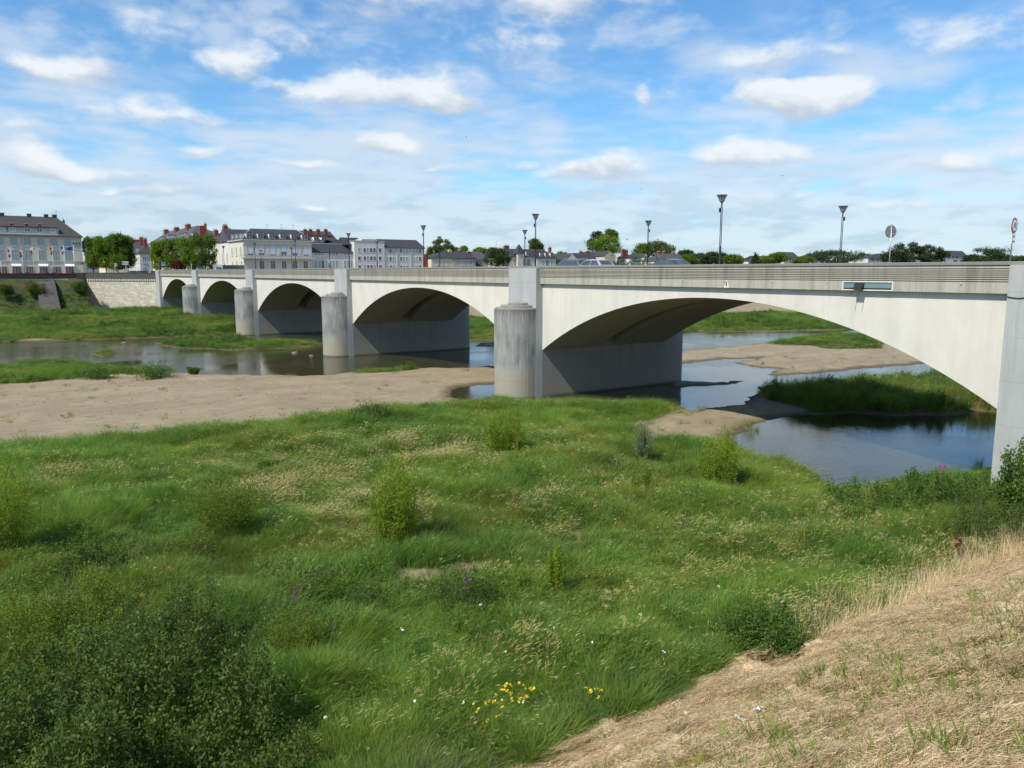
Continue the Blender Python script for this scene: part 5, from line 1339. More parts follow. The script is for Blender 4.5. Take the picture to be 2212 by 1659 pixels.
# ================================================================== plants
rng = np.random.default_rng(11)
def leafmat(name, dark, light, trans=0.35, nscale=1.5, rough=0.55, vary=0.35, big=0.12):
    def f(t, bs, P, out):
        n = t.noise(P, nscale, 4, 0.6); n2 = t.noise(P, big, 3, 0.5)
        oi = t.new('ShaderNodeObjectInfo')
        fac = t.math('ADD', t.math('MULTIPLY', t.mapr(n, 0.3, 0.7), 0.5), t.math('ADD', t.math('MULTIPLY', t.mapr(n2, 0.35, 0.65), 0.5-vary*0.5), t.math('MULTIPLY', oi.outputs['Random'], vary*0.5)))
        col = t.mix(fac, dark, light)
        t.l.new(col, bs.inputs['Base Color'])
        bs.inputs['Roughness'].default_value = rough; bs.inputs['Specular IOR Level'].default_value = 0.25
        tr = t.new('ShaderNodeBsdfTranslucent'); t.l.new(t.mix(1.0, col, (1.15, 1.25, 0.6), 'MULTIPLY'), tr.inputs[0])
        mx = t.new('ShaderNodeMixShader'); mx.inputs[0].default_value = trans
        t.l.new(bs.outputs[0], mx.inputs[1]); t.l.new(tr.outputs[0], mx.inputs[2]); t.l.new(mx.outputs[0], out.inputs[0])
    return mat(name, f)
leafmat('grass_green', (0.065, 0.128, 0.018), (0.335, 0.415, 0.070), 0.45)
leafmat('grass_lush', (0.042, 0.122, 0.022), (0.245, 0.395, 0.070), 0.45)
leafmat('grass_olive', (0.160, 0.185, 0.032), (0.400, 0.390, 0.088), 0.45)
leafmat('grass_blue', (0.085, 0.140, 0.070), (0.175, 0.245, 0.125))
leafmat('grass_dry', (0.30, 0.235, 0.105), (0.50, 0.41, 0.22), 0.2)
leafmat('plume', (0.44, 0.34, 0.15), (0.68, 0.56, 0.29), 0.25)
leafmat('straw', (0.56, 0.40, 0.215), (0.90, 0.72, 0.47), 0.15, 9.0, 0.6, 0.5)
leafmat('straw_old', (0.33, 0.215, 0.11), (0.56, 0.40, 0.23), 0.1, 9.0, 0.6, 0.5)
leafmat('herb', (0.045, 0.105, 0.018), (0.150, 0.245, 0.045), 0.4)
leafmat('weed_leaf', (0.070, 0.140, 0.020), (0.210, 0.310, 0.050), 0.4)
leafmat('herb_grey', (0.105, 0.135, 0.060), (0.210, 0.250, 0.120))
leafmat('willow_leaf', (0.100, 0.165, 0.014), (0.310, 0.385, 0.042), 0.45)
leafmat('shrub_leaf', (0.040, 0.080, 0.015), (0.145, 0.205, 0.042), 0.38)
leafmat('shrub_olive', (0.095, 0.145, 0.018), (0.225, 0.285, 0.042), 0.45)
leafmat('grey_leaf', (0.12, 0.165, 0.075), (0.25, 0.31, 0.15), 0.35)
leafmat('bramble_leaf', (0.042, 0.100, 0.016), (0.155, 0.245, 0.044), 0.35)
leafmat('tree_green', (0.062, 0.125, 0.016), (0.180, 0.255, 0.042), 0.45, 0.5)
leafmat('tree_bright', (0.085, 0.165, 0.016), (0.220, 0.310, 0.040), 0.45, 0.5)
leafmat('tree_dark', (0.020, 0.044, 0.014), (0.056, 0.088, 0.026), 0.2, 0.5)
leafmat('tree_olive', (0.070, 0.100, 0.028), (0.150, 0.180, 0.056), 0.3, 0.5)
leafmat('tree_copper', (0.016, 0.010, 0.012), (0.042, 0.022, 0.022), 0.2, 0.5)
leafmat('red_leaf', (0.10, 0.015, 0.012), (0.20, 0.035, 0.02), 0.3, 2.0)
leafmat('hedge_leaf', (0.030, 0.062, 0.014), (0.085, 0.120, 0.028), 0.3, 0.8)
plain('pebble_pale', (0.36, 0.32, 0.25), 0.9, 0, 0.3, 3); plain('pebble_brown', (0.11, 0.085, 0.055), 0.95, 0, 0.3, 3)
plain('bark', (0.10, 0.085, 0.065), 0.95, 0, 0.3, 6)
plain('twig', (0.10, 0.10, 0.05), 0.9)
plain('petal_white', (0.85, 0.85, 0.82), 0.6); plain('petal_yellow', (0.72, 0.55, 0.02), 0.6); plain('petal_purple', (0.32, 0.07, 0.30), 0.6); plain('dock_red', (0.13, 0.022, 0.014), 0.8)

def unit(v): return v/np.maximum(np.linalg.norm(v, axis=-1, keepdims=True), 1e-9)
def leaves(centers, size, aspect=0.45, up=0.35, dirs=None, rg=rng, jit=0.3):
    """rhombic leaf blades, slightly folded by random tilt; returns verts, faces"""
    n = len(centers)
    a = unit(rg.normal(size=(n, 3))+np.array([0, 0, up])) if dirs is None else unit(dirs+rg.normal(size=(n, 3))*jit)
    b = unit(np.cross(a, rg.normal(size=(n, 3))))
    s = (size*(0.65+0.7*rg.random((n, 1)))) if np.isscalar(size) else size[:, None]
    c = centers
    V = np.stack([c-a*s*0.5, c+b*s*aspect*0.5-a*s*0.05, c+a*s*0.5, c-b*s*aspect*0.5-a*s*0.05], 1).reshape(-1, 3)
    F = np.arange(4*n).reshape(-1, 4)
    return V, F
def stack_vf(parts):
    V = []; F = []; o = 0
    for v, f in parts: V.append(v); F.append(f+o); o += len(v)
    return np.vstack(V), np.vstack(F)
def blob_points(n, lobes, rg, shell=0.55):
    """points spread over a union of ellipsoid lobes (cx,cy,cz,rx,ry,rz), mostly near their skins"""
    w = np.array([l[3]*l[4]+l[4]*l[5]+l[3]*l[5] for l in lobes]); w = w/w.sum()
    k = rg.choice(len(lobes), n, p=w); L = np.array(lobes)[k]
    d = unit(rg.normal(size=(n, 3)))
    r = (shell+(1-shell)*rg.random((n, 1))**0.5)*(0.86+0.28*rg.random((n, 1)))
    return L[:, :3]+d*r*L[:, 3:6]
def clumped(n_cl, per, lobes, spread, rg, shell=0.55):
    c = blob_points(n_cl, lobes, rg, shell)
    p = np.repeat(c, per, 0)+rg.normal(size=(n_cl*per, 3))*spread
    return p

# ------------------------------------------------------------------ trees of the far bank
def tree(name, label, box, y, leaf, style='round', group='trees of the far bank', dens=1.0, seed=0, gz=GZ):
    rg = np.random.default_rng(seed+101)
    px0, py0, px1, py1 = box
    x0, zt = ony(px0, py0, y); x1, _ = ony(px1, py0, y); _, zb = ony((px0+px1)/2, py1, y)
    zt = ony((px0+px1)/2, py0, y)[1]
    cx, w, h = (x0+x1)/2, (x1-x0), zt-zb
    t = thing(name, (cx, y, gz), label, 'tree', group)
    rx = w/2; dist = math.hypot(cx-CAM[0], y-CAM[1])
    ls = max(0.30, dist*0.00125)
    if style == 'round':
        lobes = [(cx, y, zb+h*0.52, rx*0.68, rx*0.68, h*0.40)]
        for i in range(9):
            an = rg.random()*6.28; q = rg.random()
            lobes.append((cx+math.cos(an)*rx*0.56, y+math.sin(an)*rx*0.56, zb+h*(0.22+0.55*q), rx*(0.30+0.14*rg.random()), rx*0.36, h*(0.17+0.09*rg.random())))
        for i in range(4):
            lobes.append((cx+rg.normal()*rx*0.24, y+rg.normal()*rx*0.2, zb+h*(0.80+0.04*rg.random()), rx*0.34, rx*0.34, h*0.15))
    elif style == 'clipped':
        lobes = []
        nx = max(2, int(w/2.2))
        for i in range(nx):
            for j in range(3):
                lobes.append((x0+w*(i+0.5)/nx+rg.normal()*0.15, y+rg.normal()*1.0, zb+h*(0.20+0.30*j)+rg.normal()*0.2, w/nx*0.70, 1.9, h*0.22))
            lobes.append((x0+w*(i+0.5)/nx, y+rg.normal()*0.5, zb+h*(0.86+0.05*rg.random()), w/nx*0.52, 1.5, h*0.14))
    elif style == 'layered':
        lobes = []
        for i in range(11):
            q = i/10.0
            lobes.append((cx+rg.uniform(-1, 1)*rx*(0.72-0.35*q), y+rg.normal()*rx*0.3, zb+h*(0.15+0.78*q), rx*(0.36-0.12*q), rx*0.34, h*0.10))
    elif style == 'airy':
        lobes = []
        for i in range(22):
            q = rg.random(); an = rg.random()*6.28; rr_ = rx*0.82*math.sqrt(rg.random())*(1-0.55*max(0, q-0.45))
            lobes.append((cx+math.cos(an)*rr_, y+math.sin(an)*rr_, zb+h*(0.12+0.82*q), rx*0.22, rx*0.22, h*0.12))
    else:   # conifer
        lobes = []
        for i in range(9):
            q = i/8.0; lobes.append((cx, y, zb+h*(0.06+0.90*q), rx*(1.0-0.9*q), rx*(1.0-0.9*q), h*0.075))
    ncl = int({'clipped': 620, 'round': 300, 'layered': 200, 'airy': 260}.get(style, 160)*dens)
    per = 22
    p = clumped(ncl, per, lobes, ls*0.85, rg, 0.62)
    dr = None
    if style == 'clipped': dr = np.tile([0, 0, -0.8], (len(p), 1)).astype(float)
    V, F = leaves(p, ls, 0.62, 0.1, dr, rg, 0.8)
    V = V-np.array([cx, y, gz])
    link('crown', np_mesh('crown', V, F, M[leaf]), t)
    m = MB(); tr = max(0.12, w*0.03)
    top = zb+h*0.5-gz
    m.tube([(0, 0, -0.5), (rg.normal()*0.1, 0, (zb-gz)*0.6+0.5), (rg.normal()*0.2, 0, top)], [tr*1.25, tr, tr*0.5], 8)
    for i in range(5):
        L_ = lobes[rg.integers(len(lobes))]
        m.tube([(0, 0, max(0.5, (zb-gz)*0.8)), ((L_[0]-cx)*0.5, (L_[1]-y)*0.5, (L_[2]-gz)*0.75), (L_[0]-cx, L_[1]-y, L_[2]-gz)], [tr*0.6, tr*0.4, tr*0.15], 6)
    m.build('trunk', M['bark'], t, True, local=True)
    return t
def T(Zf, x0, y0, x1, y1): a = Zf(x0, y0); b = Zf(x1, y1); return (a[0], a[1], b[0], b[1])
tr = [
 ('clipped_tree', 'clipped street tree in the left clump, next to the hotel', T(Z3,130,300,400,900), 226, 'tree_green', 'clipped'),
 ('clipped_tree', 'clipped street tree in the middle of the left clump beside the hotel', T(Z3,370,280,680,930), 223, 'tree_bright', 'clipped'),
 ('clipped_tree', 'tallest clipped street tree of the left clump, with feathery top', T(Z3,640,210,920,930), 221, 'tree_green', 'clipped'),
 ('clipped_tree', 'clipped street tree at the right end of the left clump', T(Z3,880,250,1140,880), 222, 'tree_green', 'clipped'),
 ('clipped_tree', 'clipped tree at the left end of the clump behind the bridge end', T(Z4,0,560,360,1230), 222, 'tree_bright', 'clipped'),
 ('clipped_tree', 'second clipped tree of the clump behind the bridge end', T(Z4,300,520,720,1230), 217, 'tree_green', 'clipped'),
 ('clipped_tree', 'third clipped tree of the clump behind the bridge end', T(Z4,680,480,1050,1230), 213, 'tree_bright', 'clipped'),
 ('clipped_tree', 'largest clipped tree at the right end of the clump behind the bridge end', T(Z4,980,420,1540,1230), 209, 'tree_green', 'clipped'),
 ('shrub_tree', 'small red-leaved shrub under the clipped trees', T(Z4,510,1050,740,1230), 206, 'red_leaf', 'round'),
 ('poplar', 'tall airy poplar behind the cottage', T(Z8,270,150,800,560), 262, 'tree_olive', 'airy'),
 ('young_tree', 'thin young tree between the white block and the cottage', T(Z8,160,360,275,640), 250, 'tree_green', 'airy'),
 ('green_tree', 'small bright tree over the grey house roof', T(Z8,965,345,1150,520), 265, 'tree_bright', 'round'),
 ('green_tree', 'low tree just right of the cottage ridge', T(Z8,800,390,950,520), 268, 'tree_green', 'round'),
 ('green_tree', 'wide low tree behind the broad grey barn roof', T(Z8,1290,385,1620,520), 268, 'tree_bright', 'round'),
 ('round_tree', 'dense dark round tree in front of the barn and turreted house', T(Z8,1560,370,2200,860), 219, 'tree_dark', 'round'),
 ('olive_tree', 'olive-green tree behind the far lamp and mansard villa', T(Z9,1415,375,1590,540), 258, 'tree_olive', 'round'),
 ('green_tree', 'loose green tree right of the mansard villa', T(Z9,1770,555,1945,690), 255, 'tree_green', 'airy'),
 ('hedge_shrub', 'rounded bush at the foot of the mansard villa', T(Z9,1760,650,1870,730), 238, 'tree_green', 'round'),
 ('copper_beech', 'dark purple copper tree left behind the big green tree', T(ZA,345,640,580,960), 275, 'tree_copper', 'round'),
 ('big_tree', 'biggest bright green round tree above the tan gable house', T(ZA,380,690,790,1020), 262, 'tree_bright', 'round'),
 ('big_tree', 'darker tree crown rising behind the biggest green tree', T(ZA,560,620,720,800), 272, 'tree_green', 'round'),
 ('green_tree', 'bushy tree left of the broad olive crown behind the hedge', T(ZA,950,805,1160,1010), 272, 'tree_green', 'round'),
 ('broad_tree', 'broad olive-green crown behind the far lamp above the hedge', T(ZA,1110,770,1450,1000), 268, 'tree_olive', 'round'),
 ('green_tree', 'round crown right of the house with three brick stacks', T(ZA,1550,895,1725,1010), 290, 'tree_dark', 'round'),
 ('green_tree', 'dense bush right of the dark teal car', T(ZA,1575,955,1780,1085), 262, 'tree_green', 'round'),
 ('green_tree', 'tree left of the nearest lamp foot', T(ZA,1750,940,1950,1075), 275, 'tree_dark', 'round'),
 ('green_tree', 'tree right behind the nearest lamp foot', T(ZB,0,915,220,1075), 268, 'tree_dark', 'round'),
 ('green_tree', 'tree with uneven top right of the nearest lamp', T(ZB,200,935,360,1075), 275, 'tree_dark', 'airy'),
 ('green_tree', 'low round tree second to the right of the nearest lamp', T(ZB,320,950,495,1075), 265, 'tree_green', 'round'),
 ('low_bush', 'pale bush at the right end of the trees behind the nearest lamp', T(ZB,430,990,545,1075), 268, 'tree_olive', 'round'),
 ('conifer', 'small pointed conifer standing alone', T(ZB,672,920,748,1075), 262, 'tree_dark', 'conifer'),
 ('green_tree', 'low tree right beside the lone conifer', T(ZB,745,975,940,1075), 262, 'tree_green', 'round'),
 ('green_tree', 'rounded tree in front of the slate villa with the brick stack', T(ZB,890,930,1095,1075), 258, 'tree_green', 'round'),
 ('low_bush', 'low bush between the slate villa and the white-walled house', T(ZB,1240,990,1450,1075), 260, 'tree_green', 'round'),
 ('broad_tree', 'broad dark round tree beside the far lamp right of the white-walled house', T(ZB,1500,893,1985,1080), 255, 'tree_dark', 'round'),
 ('low_bush', 'distant bush at the right of the broad dark tree', T(ZB,2050,950,2260,1070), 300, 'tree_green', 'round'),
 ('low_bush', 'bush left of the long white house', T(ZC,45,950,205,1065), 300, 'tree_olive', 'round'),
 ('pine', 'spreading pine right of the round sign, tallest of the group', T(ZC,505,795,690,1070), 262, 'tree_dark', 'layered'),
 ('pine', 'pine with the low spreading left side, next to the sign post', T(ZC,395,900,580,1070), 266, 'tree_dark', 'round'),
 ('pine', 'second spreading pine of the group, dense and broad', T(ZC,640,830,815,1070), 266, 'tree_dark', 'layered'),
 ('pine', 'third pine of the group, open enough to show white wall', T(ZC,790,855,960,1070), 262, 'tree_dark', 'layered'),
 ('pine', 'slim tall pine, fourth of the group', T(ZC,900,832,1045,1070), 268, 'tree_dark', 'layered'),
 ('pine', 'pine at the right end of the group, beside the balconied house', T(ZC,1030,875,1180,1070), 262, 'tree_dark', 'layered'),
 ('low_bush', 'dark bush just right of the balconied house', T(ZC,1480,960,1600,1065), 275, 'tree_dark', 'round'),
 ('low_bush', 'olive bush left of the last dark tree', T(ZC,1560,980,1690,1065), 275, 'tree_olive', 'round'),
 ('broad_tree', 'last broad dark cedar before the red-rimmed sign', T(ZC,1690,868,2040,1070), 262, 'tree_dark', 'layered'),
 ('low_bush', 'low bush beyond the abutment behind the red-rimmed sign', T(ZC,2030,985,2212,1060), 330, 'tree_dark', 'round'),
]
for i, (nm, lb, box, y, leaf, st) in enumerate(tr):
    tree(nm, lb, box, y, leaf, st, seed=i*7, dens=1.5 if nm in ('round_tree', 'big_tree', 'poplar', 'broad_tree') else 1.0)
# clipped hedge behind the parapet
hx0, hz1 = ony(*ZA(640, 985), 232); hx1_, _ = ony(*ZA(1425, 985), 232)
hd = thing('hedge', ((hx0+hx1_)/2, 232, GZ), 'long uneven dark green hedge below the broad olive tree', 'hedge')
lob = [(hx0+(hx1_-hx0)*(i+0.5)/16, 232, GZ+1.2+rng.random()*0.6, 1.9, 1.8, hz1-GZ-0.9+rng.random()*0.8) for i in range(16)]
V, F = leaves(clumped(420, 20, lob, 0.35, rng, 0.7), 0.38, 0.6)
link('foliage', np_mesh('foliage', V-np.array([(hx0+hx1_)/2, 232, GZ]), F, M['hedge_leaf']), hd)
MB().tube([(hx0+1, 232, GZ+0.4), (hx1_-1, 232, GZ+0.4)], 0.12, 6).build('stem', M['bark'], hd)
# shrubs that grow out of the revetment
for i, (bx_, lb) in enumerate(((T(Z1, 0, 0, 1, 1), ''),)): pass
def wall_bush(lb, px0, py0, px1, py1, y, leaf, sd):
    x0_, zt_ = ony(px0, py0, y); x1_, zb_ = ony(px1, py1, y)
    t = thing('bush', ((x0_+x1_)/2, y, zb_), lb, 'bush')
    w_, h_ = x1_-x0_, zt_-zb_; rg = np.random.default_rng(sd)
    lob = [((x0_+x1_)/2+rg.uniform(-.3, .3)*w_, y+rg.normal()*0.5, zb_+h_*rg.uniform(0.3, 0.7), w_*0.24, w_*0.22, h_*0.3) for _ in range(9)]
    V, F = leaves(clumped(150, 20, lob, 0.25, rg), 0.30, 0.5, 0.6, None, rg)
    link('foliage', np_mesh('foliage', V-np.array([(x0_+x1_)/2, y, zb_]), F, M[leaf]), t)
    MB().tube([(0, 0, -0.3), (0.1, 0, h_*0.5)], [0.1, 0.04], 6).build('stem', M['bark'], t, local=True)
wall_bush('dark bush growing on the revetment left of the stone ramp', 50, 606, 100, 640, 205.5, 'shrub_leaf', 1)
wall_bush('dark bush growing on the revetment right of the stone ramp', 152, 606, 200, 632, 206.5, 'shrub_leaf', 2)
wall_bush('trailing bush at the left edge of the revetment', -8, 612, 30, 642, 205.0, 'shrub_leaf', 3)

# ------------------------------------------------------------------ bushes of the near meadow
def height(x, y): return float(fields(np.array([x]), np.array([y]))[0][0])
def place(px, py):
    z = 1.2
    for _ in range(6):
        x, y = ong(px, py, z); z = height(x, y)
    return x, y, z
def bush(label, px, py, hpx, wpx, leaf, style, n, size, aspect=0.4, seed=0, name='bush', group=None, lean=0.0):
    x, y, z = place(px, py)
    d = math.hypot(x-CAM[0], y-CAM[1]); dd = math.sqrt(d*d+(CAM[2]-z)**2)
    h = (1.35 if style == 'willow' else 1.15)*hpx*dd/FPX; w = 1.06*wpx*dd/FPX; n = int(n*(1.7 if style == 'willow' else 1.3))
    rg = np.random.default_rng(seed+500)
    t = thing(name, (x, y, z), label, 'bush', group)
    if style == 'willow':
        ns = max(14, int(n/170)); per = n//ns
        P_ = []; D_ = []; stems = MB()
        for i in range(ns):
            an = rg.random()*6.283; r = math.sqrt(rg.random())
            tip = np.array([math.cos(an)*r*w*0.50+lean*h*0.3, math.sin(an)*r*w*0.45, h*(1.0-0.38*r*r)*(0.50+0.54*rg.random())])
            base = np.array([math.cos(an)*r*w*0.08, math.sin(an)*r*w*0.08, -0.1])
            mid = base*0.5+tip*0.5+np.array([math.cos(an), math.sin(an), 0])*w*0.08
            u = 0.02+0.98*rg.random(per)**0.9
            pts = ((1-u)**2)[:, None]*base+(2*u*(1-u))[:, None]*mid+(u**2)[:, None]*tip
            pts = pts+rg.normal(size=(per, 3))*np.array([w, w, h*0.5])*0.045
            P_.append(pts); D_.append(np.tile(unit((tip-base)[None])[0]*0.9, (per, 1)))
            if i < 9: stems.tube([base, mid, tip*0.97], [0.02, 0.012, 0.005], 5)
        P_ = np.vstack(P_); D_ = np.vstack(D_)
        V, F = leaves(P_, size, aspect, 0, D_, rg, 0.55)
        stems.build('stem', M['twig'], t, local=True)
    elif style == 'thicket':
        ns = max(30, n//150); P_ = []; D_ = []; Z_ = []; stems = MB()
        for i in range(ns):
            an = rg.random()*6.283; r = math.sqrt(rg.random())*(0.85+0.2*math.sin(an*3+seed)+0.12*math.sin(an*7))
            bx0 = np.array([math.cos(an)*r*w*0.5, math.sin(an)*r*w*0.5, -0.05])
            hv = float(fbm(np.array([bx0[0]*0.9+seed]), np.array([bx0[1]*0.9]), 7, 2)[0])
            hh = h*(0.35+1.0*hv)*(1-0.55*r**3)*(0.6+0.5*rg.random())
            tp = bx0+np.array([math.cos(an)*r*0.25+rg.normal()*0.16, math.sin(an)*r*0.25+rg.normal()*0.16, hh])
            per = int(150*(0.6+0.8*rg.random())); u = 0.08+0.92*rg.random(per)**0.75
            bush_r = 0.10+0.16*rg.random()
            side_ = rg.normal(size=(per, 3))*bush_r*(1.1-0.75*u)[:, None]
            P_.append(bx0+(tp-bx0)*u[:, None]+side_); D_.append(unit(side_+np.array([0, 0, 0.06]))); Z_.append(size*(0.55+0.8*rg.random(per))*(0.75+0.5*rg.random()))
            if i % 3 == 0: stems.tube([bx0, (bx0+tp)/2, tp], [0.016, 0.010, 0.004], 5)
        P_ = np.vstack(P_); D_ = np.vstack(D_); Z_ = np.concatenate(Z_); ok = P_[:, 2] > 0
        V, F = leaves(P_[ok], Z_[ok], aspect, 0, D_[ok], rg, 0.6)
        stems.build('stem', M['twig'], t, local=True)
    else:
        lobes = []
        nl = 26 if wpx > 300 else 14
        for i in range(nl):
            an = rg.random()*6.283; r = math.sqrt(rg.random())*0.62
            lh = h*(0.78-0.42*r)*(0.75+0.4*rg.random())
            lr = w*(0.17 if wpx <= 300 else 0.115)+0.05; lobes.append((math.cos(an)*r*w*0.68, math.sin(an)*r*w*0.68, lh*0.66, lr, lr, lh*0.44))
        lobes.append((0, 0, h*0.45, w*0.24, w*0.24, h*0.48))
        P_ = clumped(n//26, 26, lobes, size*1.7, rg, 0.7)
        P_ = P_[P_[:, 2] > 0.02]
        V, F = leaves(P_, size, aspect, 0.55, None, rg)
        st = MB()
        for i in range(9):
            L_ = lobes[i % len(lobes)]; st.tube([(L_[0]*0.2, L_[1]*0.2, -0.1), (L_[0]*0.7, L_[1]*0.7, L_[2]*0.6), L_[:3]], [0.03, 0.02, 0.008], 5)
        st.build('stem', M['twig'], t, local=True)
    link('foliage', np_mesh('foliage', V, F, M[leaf]), t)
    return t
bush('upright willow bush nearest the first pier, dark shade on its right', 1092, 995, 95, 88, 'willow_leaf', 'willow', 9000, 0.11, 0.28, 1, 'willow_bush')
bush('tall light green willow bush in the middle of the meadow, purple flowers beside it', 858, 1205, 178, 105, 'willow_leaf', 'willow', 11000, 0.10, 0.28, 2, 'willow_bush')
bush('rounded willow bush at the left shore of the pond', 1552, 1048, 102, 86, 'willow_leaf', 'willow', 9000, 0.10, 0.28, 3, 'willow_bush')
bush('grey-leaved bush beside the sandy patch', 1388, 1000, 72, 52, 'grey_leaf', 'willow', 3500, 0.10, 0.3, 4, 'grey_willow')
bush('thin yellowish bush below the grey-leaved one', 1385, 1078, 62, 56, 'shrub_olive', 'willow', 2600, 0.09, 0.3, 5)
bush('yellow-green spreading willow left of the meadow centre', 482, 1160, 110, 150, 'shrub_olive', 'willow', 9000, 0.09, 0.28, 6, 'willow_bush')
bush('dark willow cut by the left edge of the picture', 12, 1205, 165, 110, 'willow_leaf', 'willow', 8000, 0.09, 0.28, 7, 'willow_bush')
bush('slim young willow standing alone in the right half of the meadow', 1200, 1296, 98, 46, 'willow_leaf', 'willow', 3200, 0.08, 0.28, 8, 'willow_bush')
bush('large dark leafy shrub filling the lower left corner', 195, 1690, 225, 600, 'shrub_leaf', 'thicket', 58000, 0.080, 0.55, 9, 'shrub')
bush('dark rounded shrub at the right shoulder of the corner shrub', 405, 1440, 150, 190, 'shrub_leaf', 'thicket', 15000, 0.065, 0.5, 10, 'shrub')
bush('olive shrub behind the large corner shrub', 120, 1400, 120, 250, 'shrub_olive', 'thicket', 15000, 0.065, 0.5, 11, 'shrub')
bush('dark shrub with brown shade in the left meadow', 195, 1252, 62, 130, 'shrub_leaf', 'thicket', 6000, 0.07, 0.5, 12, 'shrub')
bush('rounded green shrub at the foot of the mown slope', 1655, 1408, 88, 130, 'bramble_leaf', 'thicket', 13000, 0.065, 0.6, 13, 'shrub')
bush('low dark shrub in the centre below the trodden path', 1010, 1330, 72, 120, 'shrub_leaf', 'thicket', 6500, 0.06, 0.5, 14, 'shrub')
bush('low dark shrub left of the trodden path', 800, 1322, 60, 80, 'shrub_leaf', 'thicket', 4000, 0.06, 0.5, 15, 'shrub')
bush('feathery green shrub right of the large corner shrub', 640, 1420, 90, 110, 'shrub_olive', 'willow', 5000, 0.06, 0.3, 16, 'shrub')
bush('bramble thicket on the near bank of the pond', 1880, 1110, 62, 190, 'bramble_leaf', 'thicket', 12000, 0.075, 0.6, 17, 'bramble')
bush('second bramble thicket between the pond and the abutment', 2040, 1090, 75, 180, 'bramble_leaf', 'thicket', 12000, 0.075, 0.6, 18, 'bramble')
bush('leafy sapling against the abutment at the right edge', 2192, 1140, 125, 80, 'bramble_leaf', 'willow', 4200, 0.11, 0.62, 19, 'sapling')
bush('small grey herb clump in the bottom left corner', 170, 1660, 70, 90, 'herb_grey', 'mound', 3500, 0.05, 0.4, 20, 'herb_clump')
bush('dark bushes at the right edge above the mown slope', 2150, 1190, 110, 140, 'shrub_leaf', 'thicket', 8000, 0.06, 0.5, 21, 'shrub')
bush('rounded tussock bush on the sandbar strip of grass', 335, 818, 26, 70, 'bramble_leaf', 'mound', 2500, 0.16, 0.4, 22)
bush('small upright bush at the tip of the grassy strip', 418, 808, 17, 26, 'bramble_leaf', 'willow', 900, 0.2, 0.3, 23)
bush('low leafy bush near the far end of the meadow, left of the inlet', 800, 905, 30, 80, 'shrub_leaf', 'mound', 4000, 0.10, 0.5, 24)
bush('dark sedge clump on the grassy strip by the channel', 205, 818, 22, 70, 'bramble_leaf', 'mound', 2500, 0.16, 0.4, 25)

# ------------------------------------------------------------------ small plants: prototypes for the scattered ground cover
PC = {}
def proto_col(name):
    c = bpy.data.collections.new(name); PC[name] = c; return c
def blades(n, h, spread, width, lean, curve, rg, wind=0.0, hv=0.4):
    r = spread*np.sqrt(rg.random(n)); an = rg.random(n)*6.283
    base = np.column_stack([r*np.cos(an), r*np.sin(an), np.full(n, -0.05)])
    hh = h*(1-hv+2*hv*rg.random(n))
    da = an+rg.normal(size=n)*0.9
    out = np.column_stack([np.cos(da), np.sin(da)])*(lean*(0.3+rg.random(n)))[:, None]+np.array([wind, 0])
    side = rg.random(n)*3.1416
    sd = np.column_stack([np.cos(side), np.sin(side), np.zeros(n)])
    lv = []
    for k, u in enumerate((0.0, 0.4, 0.75, 1.0)):
        off = out*((u**curve)*hh)[:, None]
        c = base+np.column_stack([off, hh*u*(1-0.18*u*np.linalg.norm(out, axis=1))])
        wd = width*(1.0, 0.95, 0.65, 0.06)[k]
        lv.append((c-sd*wd/2, c+sd*wd/2))
    V = np.stack([q for p_ in lv for q in p_], 1).reshape(-1, 3)
    b = (np.arange(n)*8)[:, None]
    F = np.concatenate([b+np.array([[0, 1, 3, 2]]), b+np.array([[2, 3, 5, 4]]), b+np.array([[4, 5, 7, 6]])], 0)
    return V, F, base, out, hh
def plumes(n, h, spread, rg, wind=0.5, plen=0.16, pw=0.020):
    V, F, base, out, hh = blades(n, h, spread, 0.006, 0.16, 1.7, rg, wind*0.35, 0.22)
    P_ = []; Fs = []; o = 0
    for i in range(n):
        tip = base[i]+np.array([out[i, 0]*hh[i], out[i, 1]*hh[i], hh[i]*(1-0.18*np.linalg.norm(out[i]))])
        d = np.array([out[i, 0]*1.4+wind*0.8, out[i, 1]*1.2, 0.75]); d /= np.linalg.norm(d)
        d2 = np.array([d[0]*1.5+wind*0.6, d[1], d[2]*0.45]); d2 /= np.linalg.norm(d2)
        a = np.cross(d, [0, 1, 0]); a /= np.linalg.norm(a); b = np.cross(d, a)
        L_ = plen*(0.7+0.6*rg.random())
        m1 = tip+d*L_*0.5; e = m1+d2*L_*0.5
        q = pw*(0.7+0.5*rg.random())
        vs = [tip-d*0.02]+[tip+d*L_*0.22+(a*math.cos(t)+b*math.sin(t))*q*0.5 for t in (0, 2.1, 4.2)]+[m1+(a*math.cos(t)+b*math.sin(t))*q*0.45 for t in (0, 2.1, 4.2)]+[e]
        fs = [(0, 1, 2, 2), (0, 2, 3, 3), (0, 3, 1, 1), (1, 4, 5, 2), (2, 5, 6, 3), (3, 6, 4, 1), (4, 7, 5, 5), (5, 7, 6, 6), (6, 7, 4, 4)]
        P_.append(np.array(vs)); Fs.append(np.array(fs)+o); o += 8
    return (V, F), (np.vstack(P_), np.vstack(Fs))
def add_proto(col, name, parts):
    """parts: list of (V, F, material)"""
    me = bpy.data.meshes.new(name); vs = []; fs = []; mi = []; o = 0
    mats = []
    for V, F, mm in parts:
        vs.append(V)
        if mm not in mats: mats.append(mm)
        for f in F:
            g = tuple(dict.fromkeys((np.array(f)+o).tolist())); fs.append(g); mi.append(mats.index(mm))
        o += len(V)
    me.from_pydata(np.vstack(vs).tolist(), [], fs)
    for mm in mats: me.materials.append(M[mm])
    me.polygons.foreach_set('material_index', mi); me.update()
    ob = bpy.data.objects.new(name, me); PC[col].objects.link(ob)
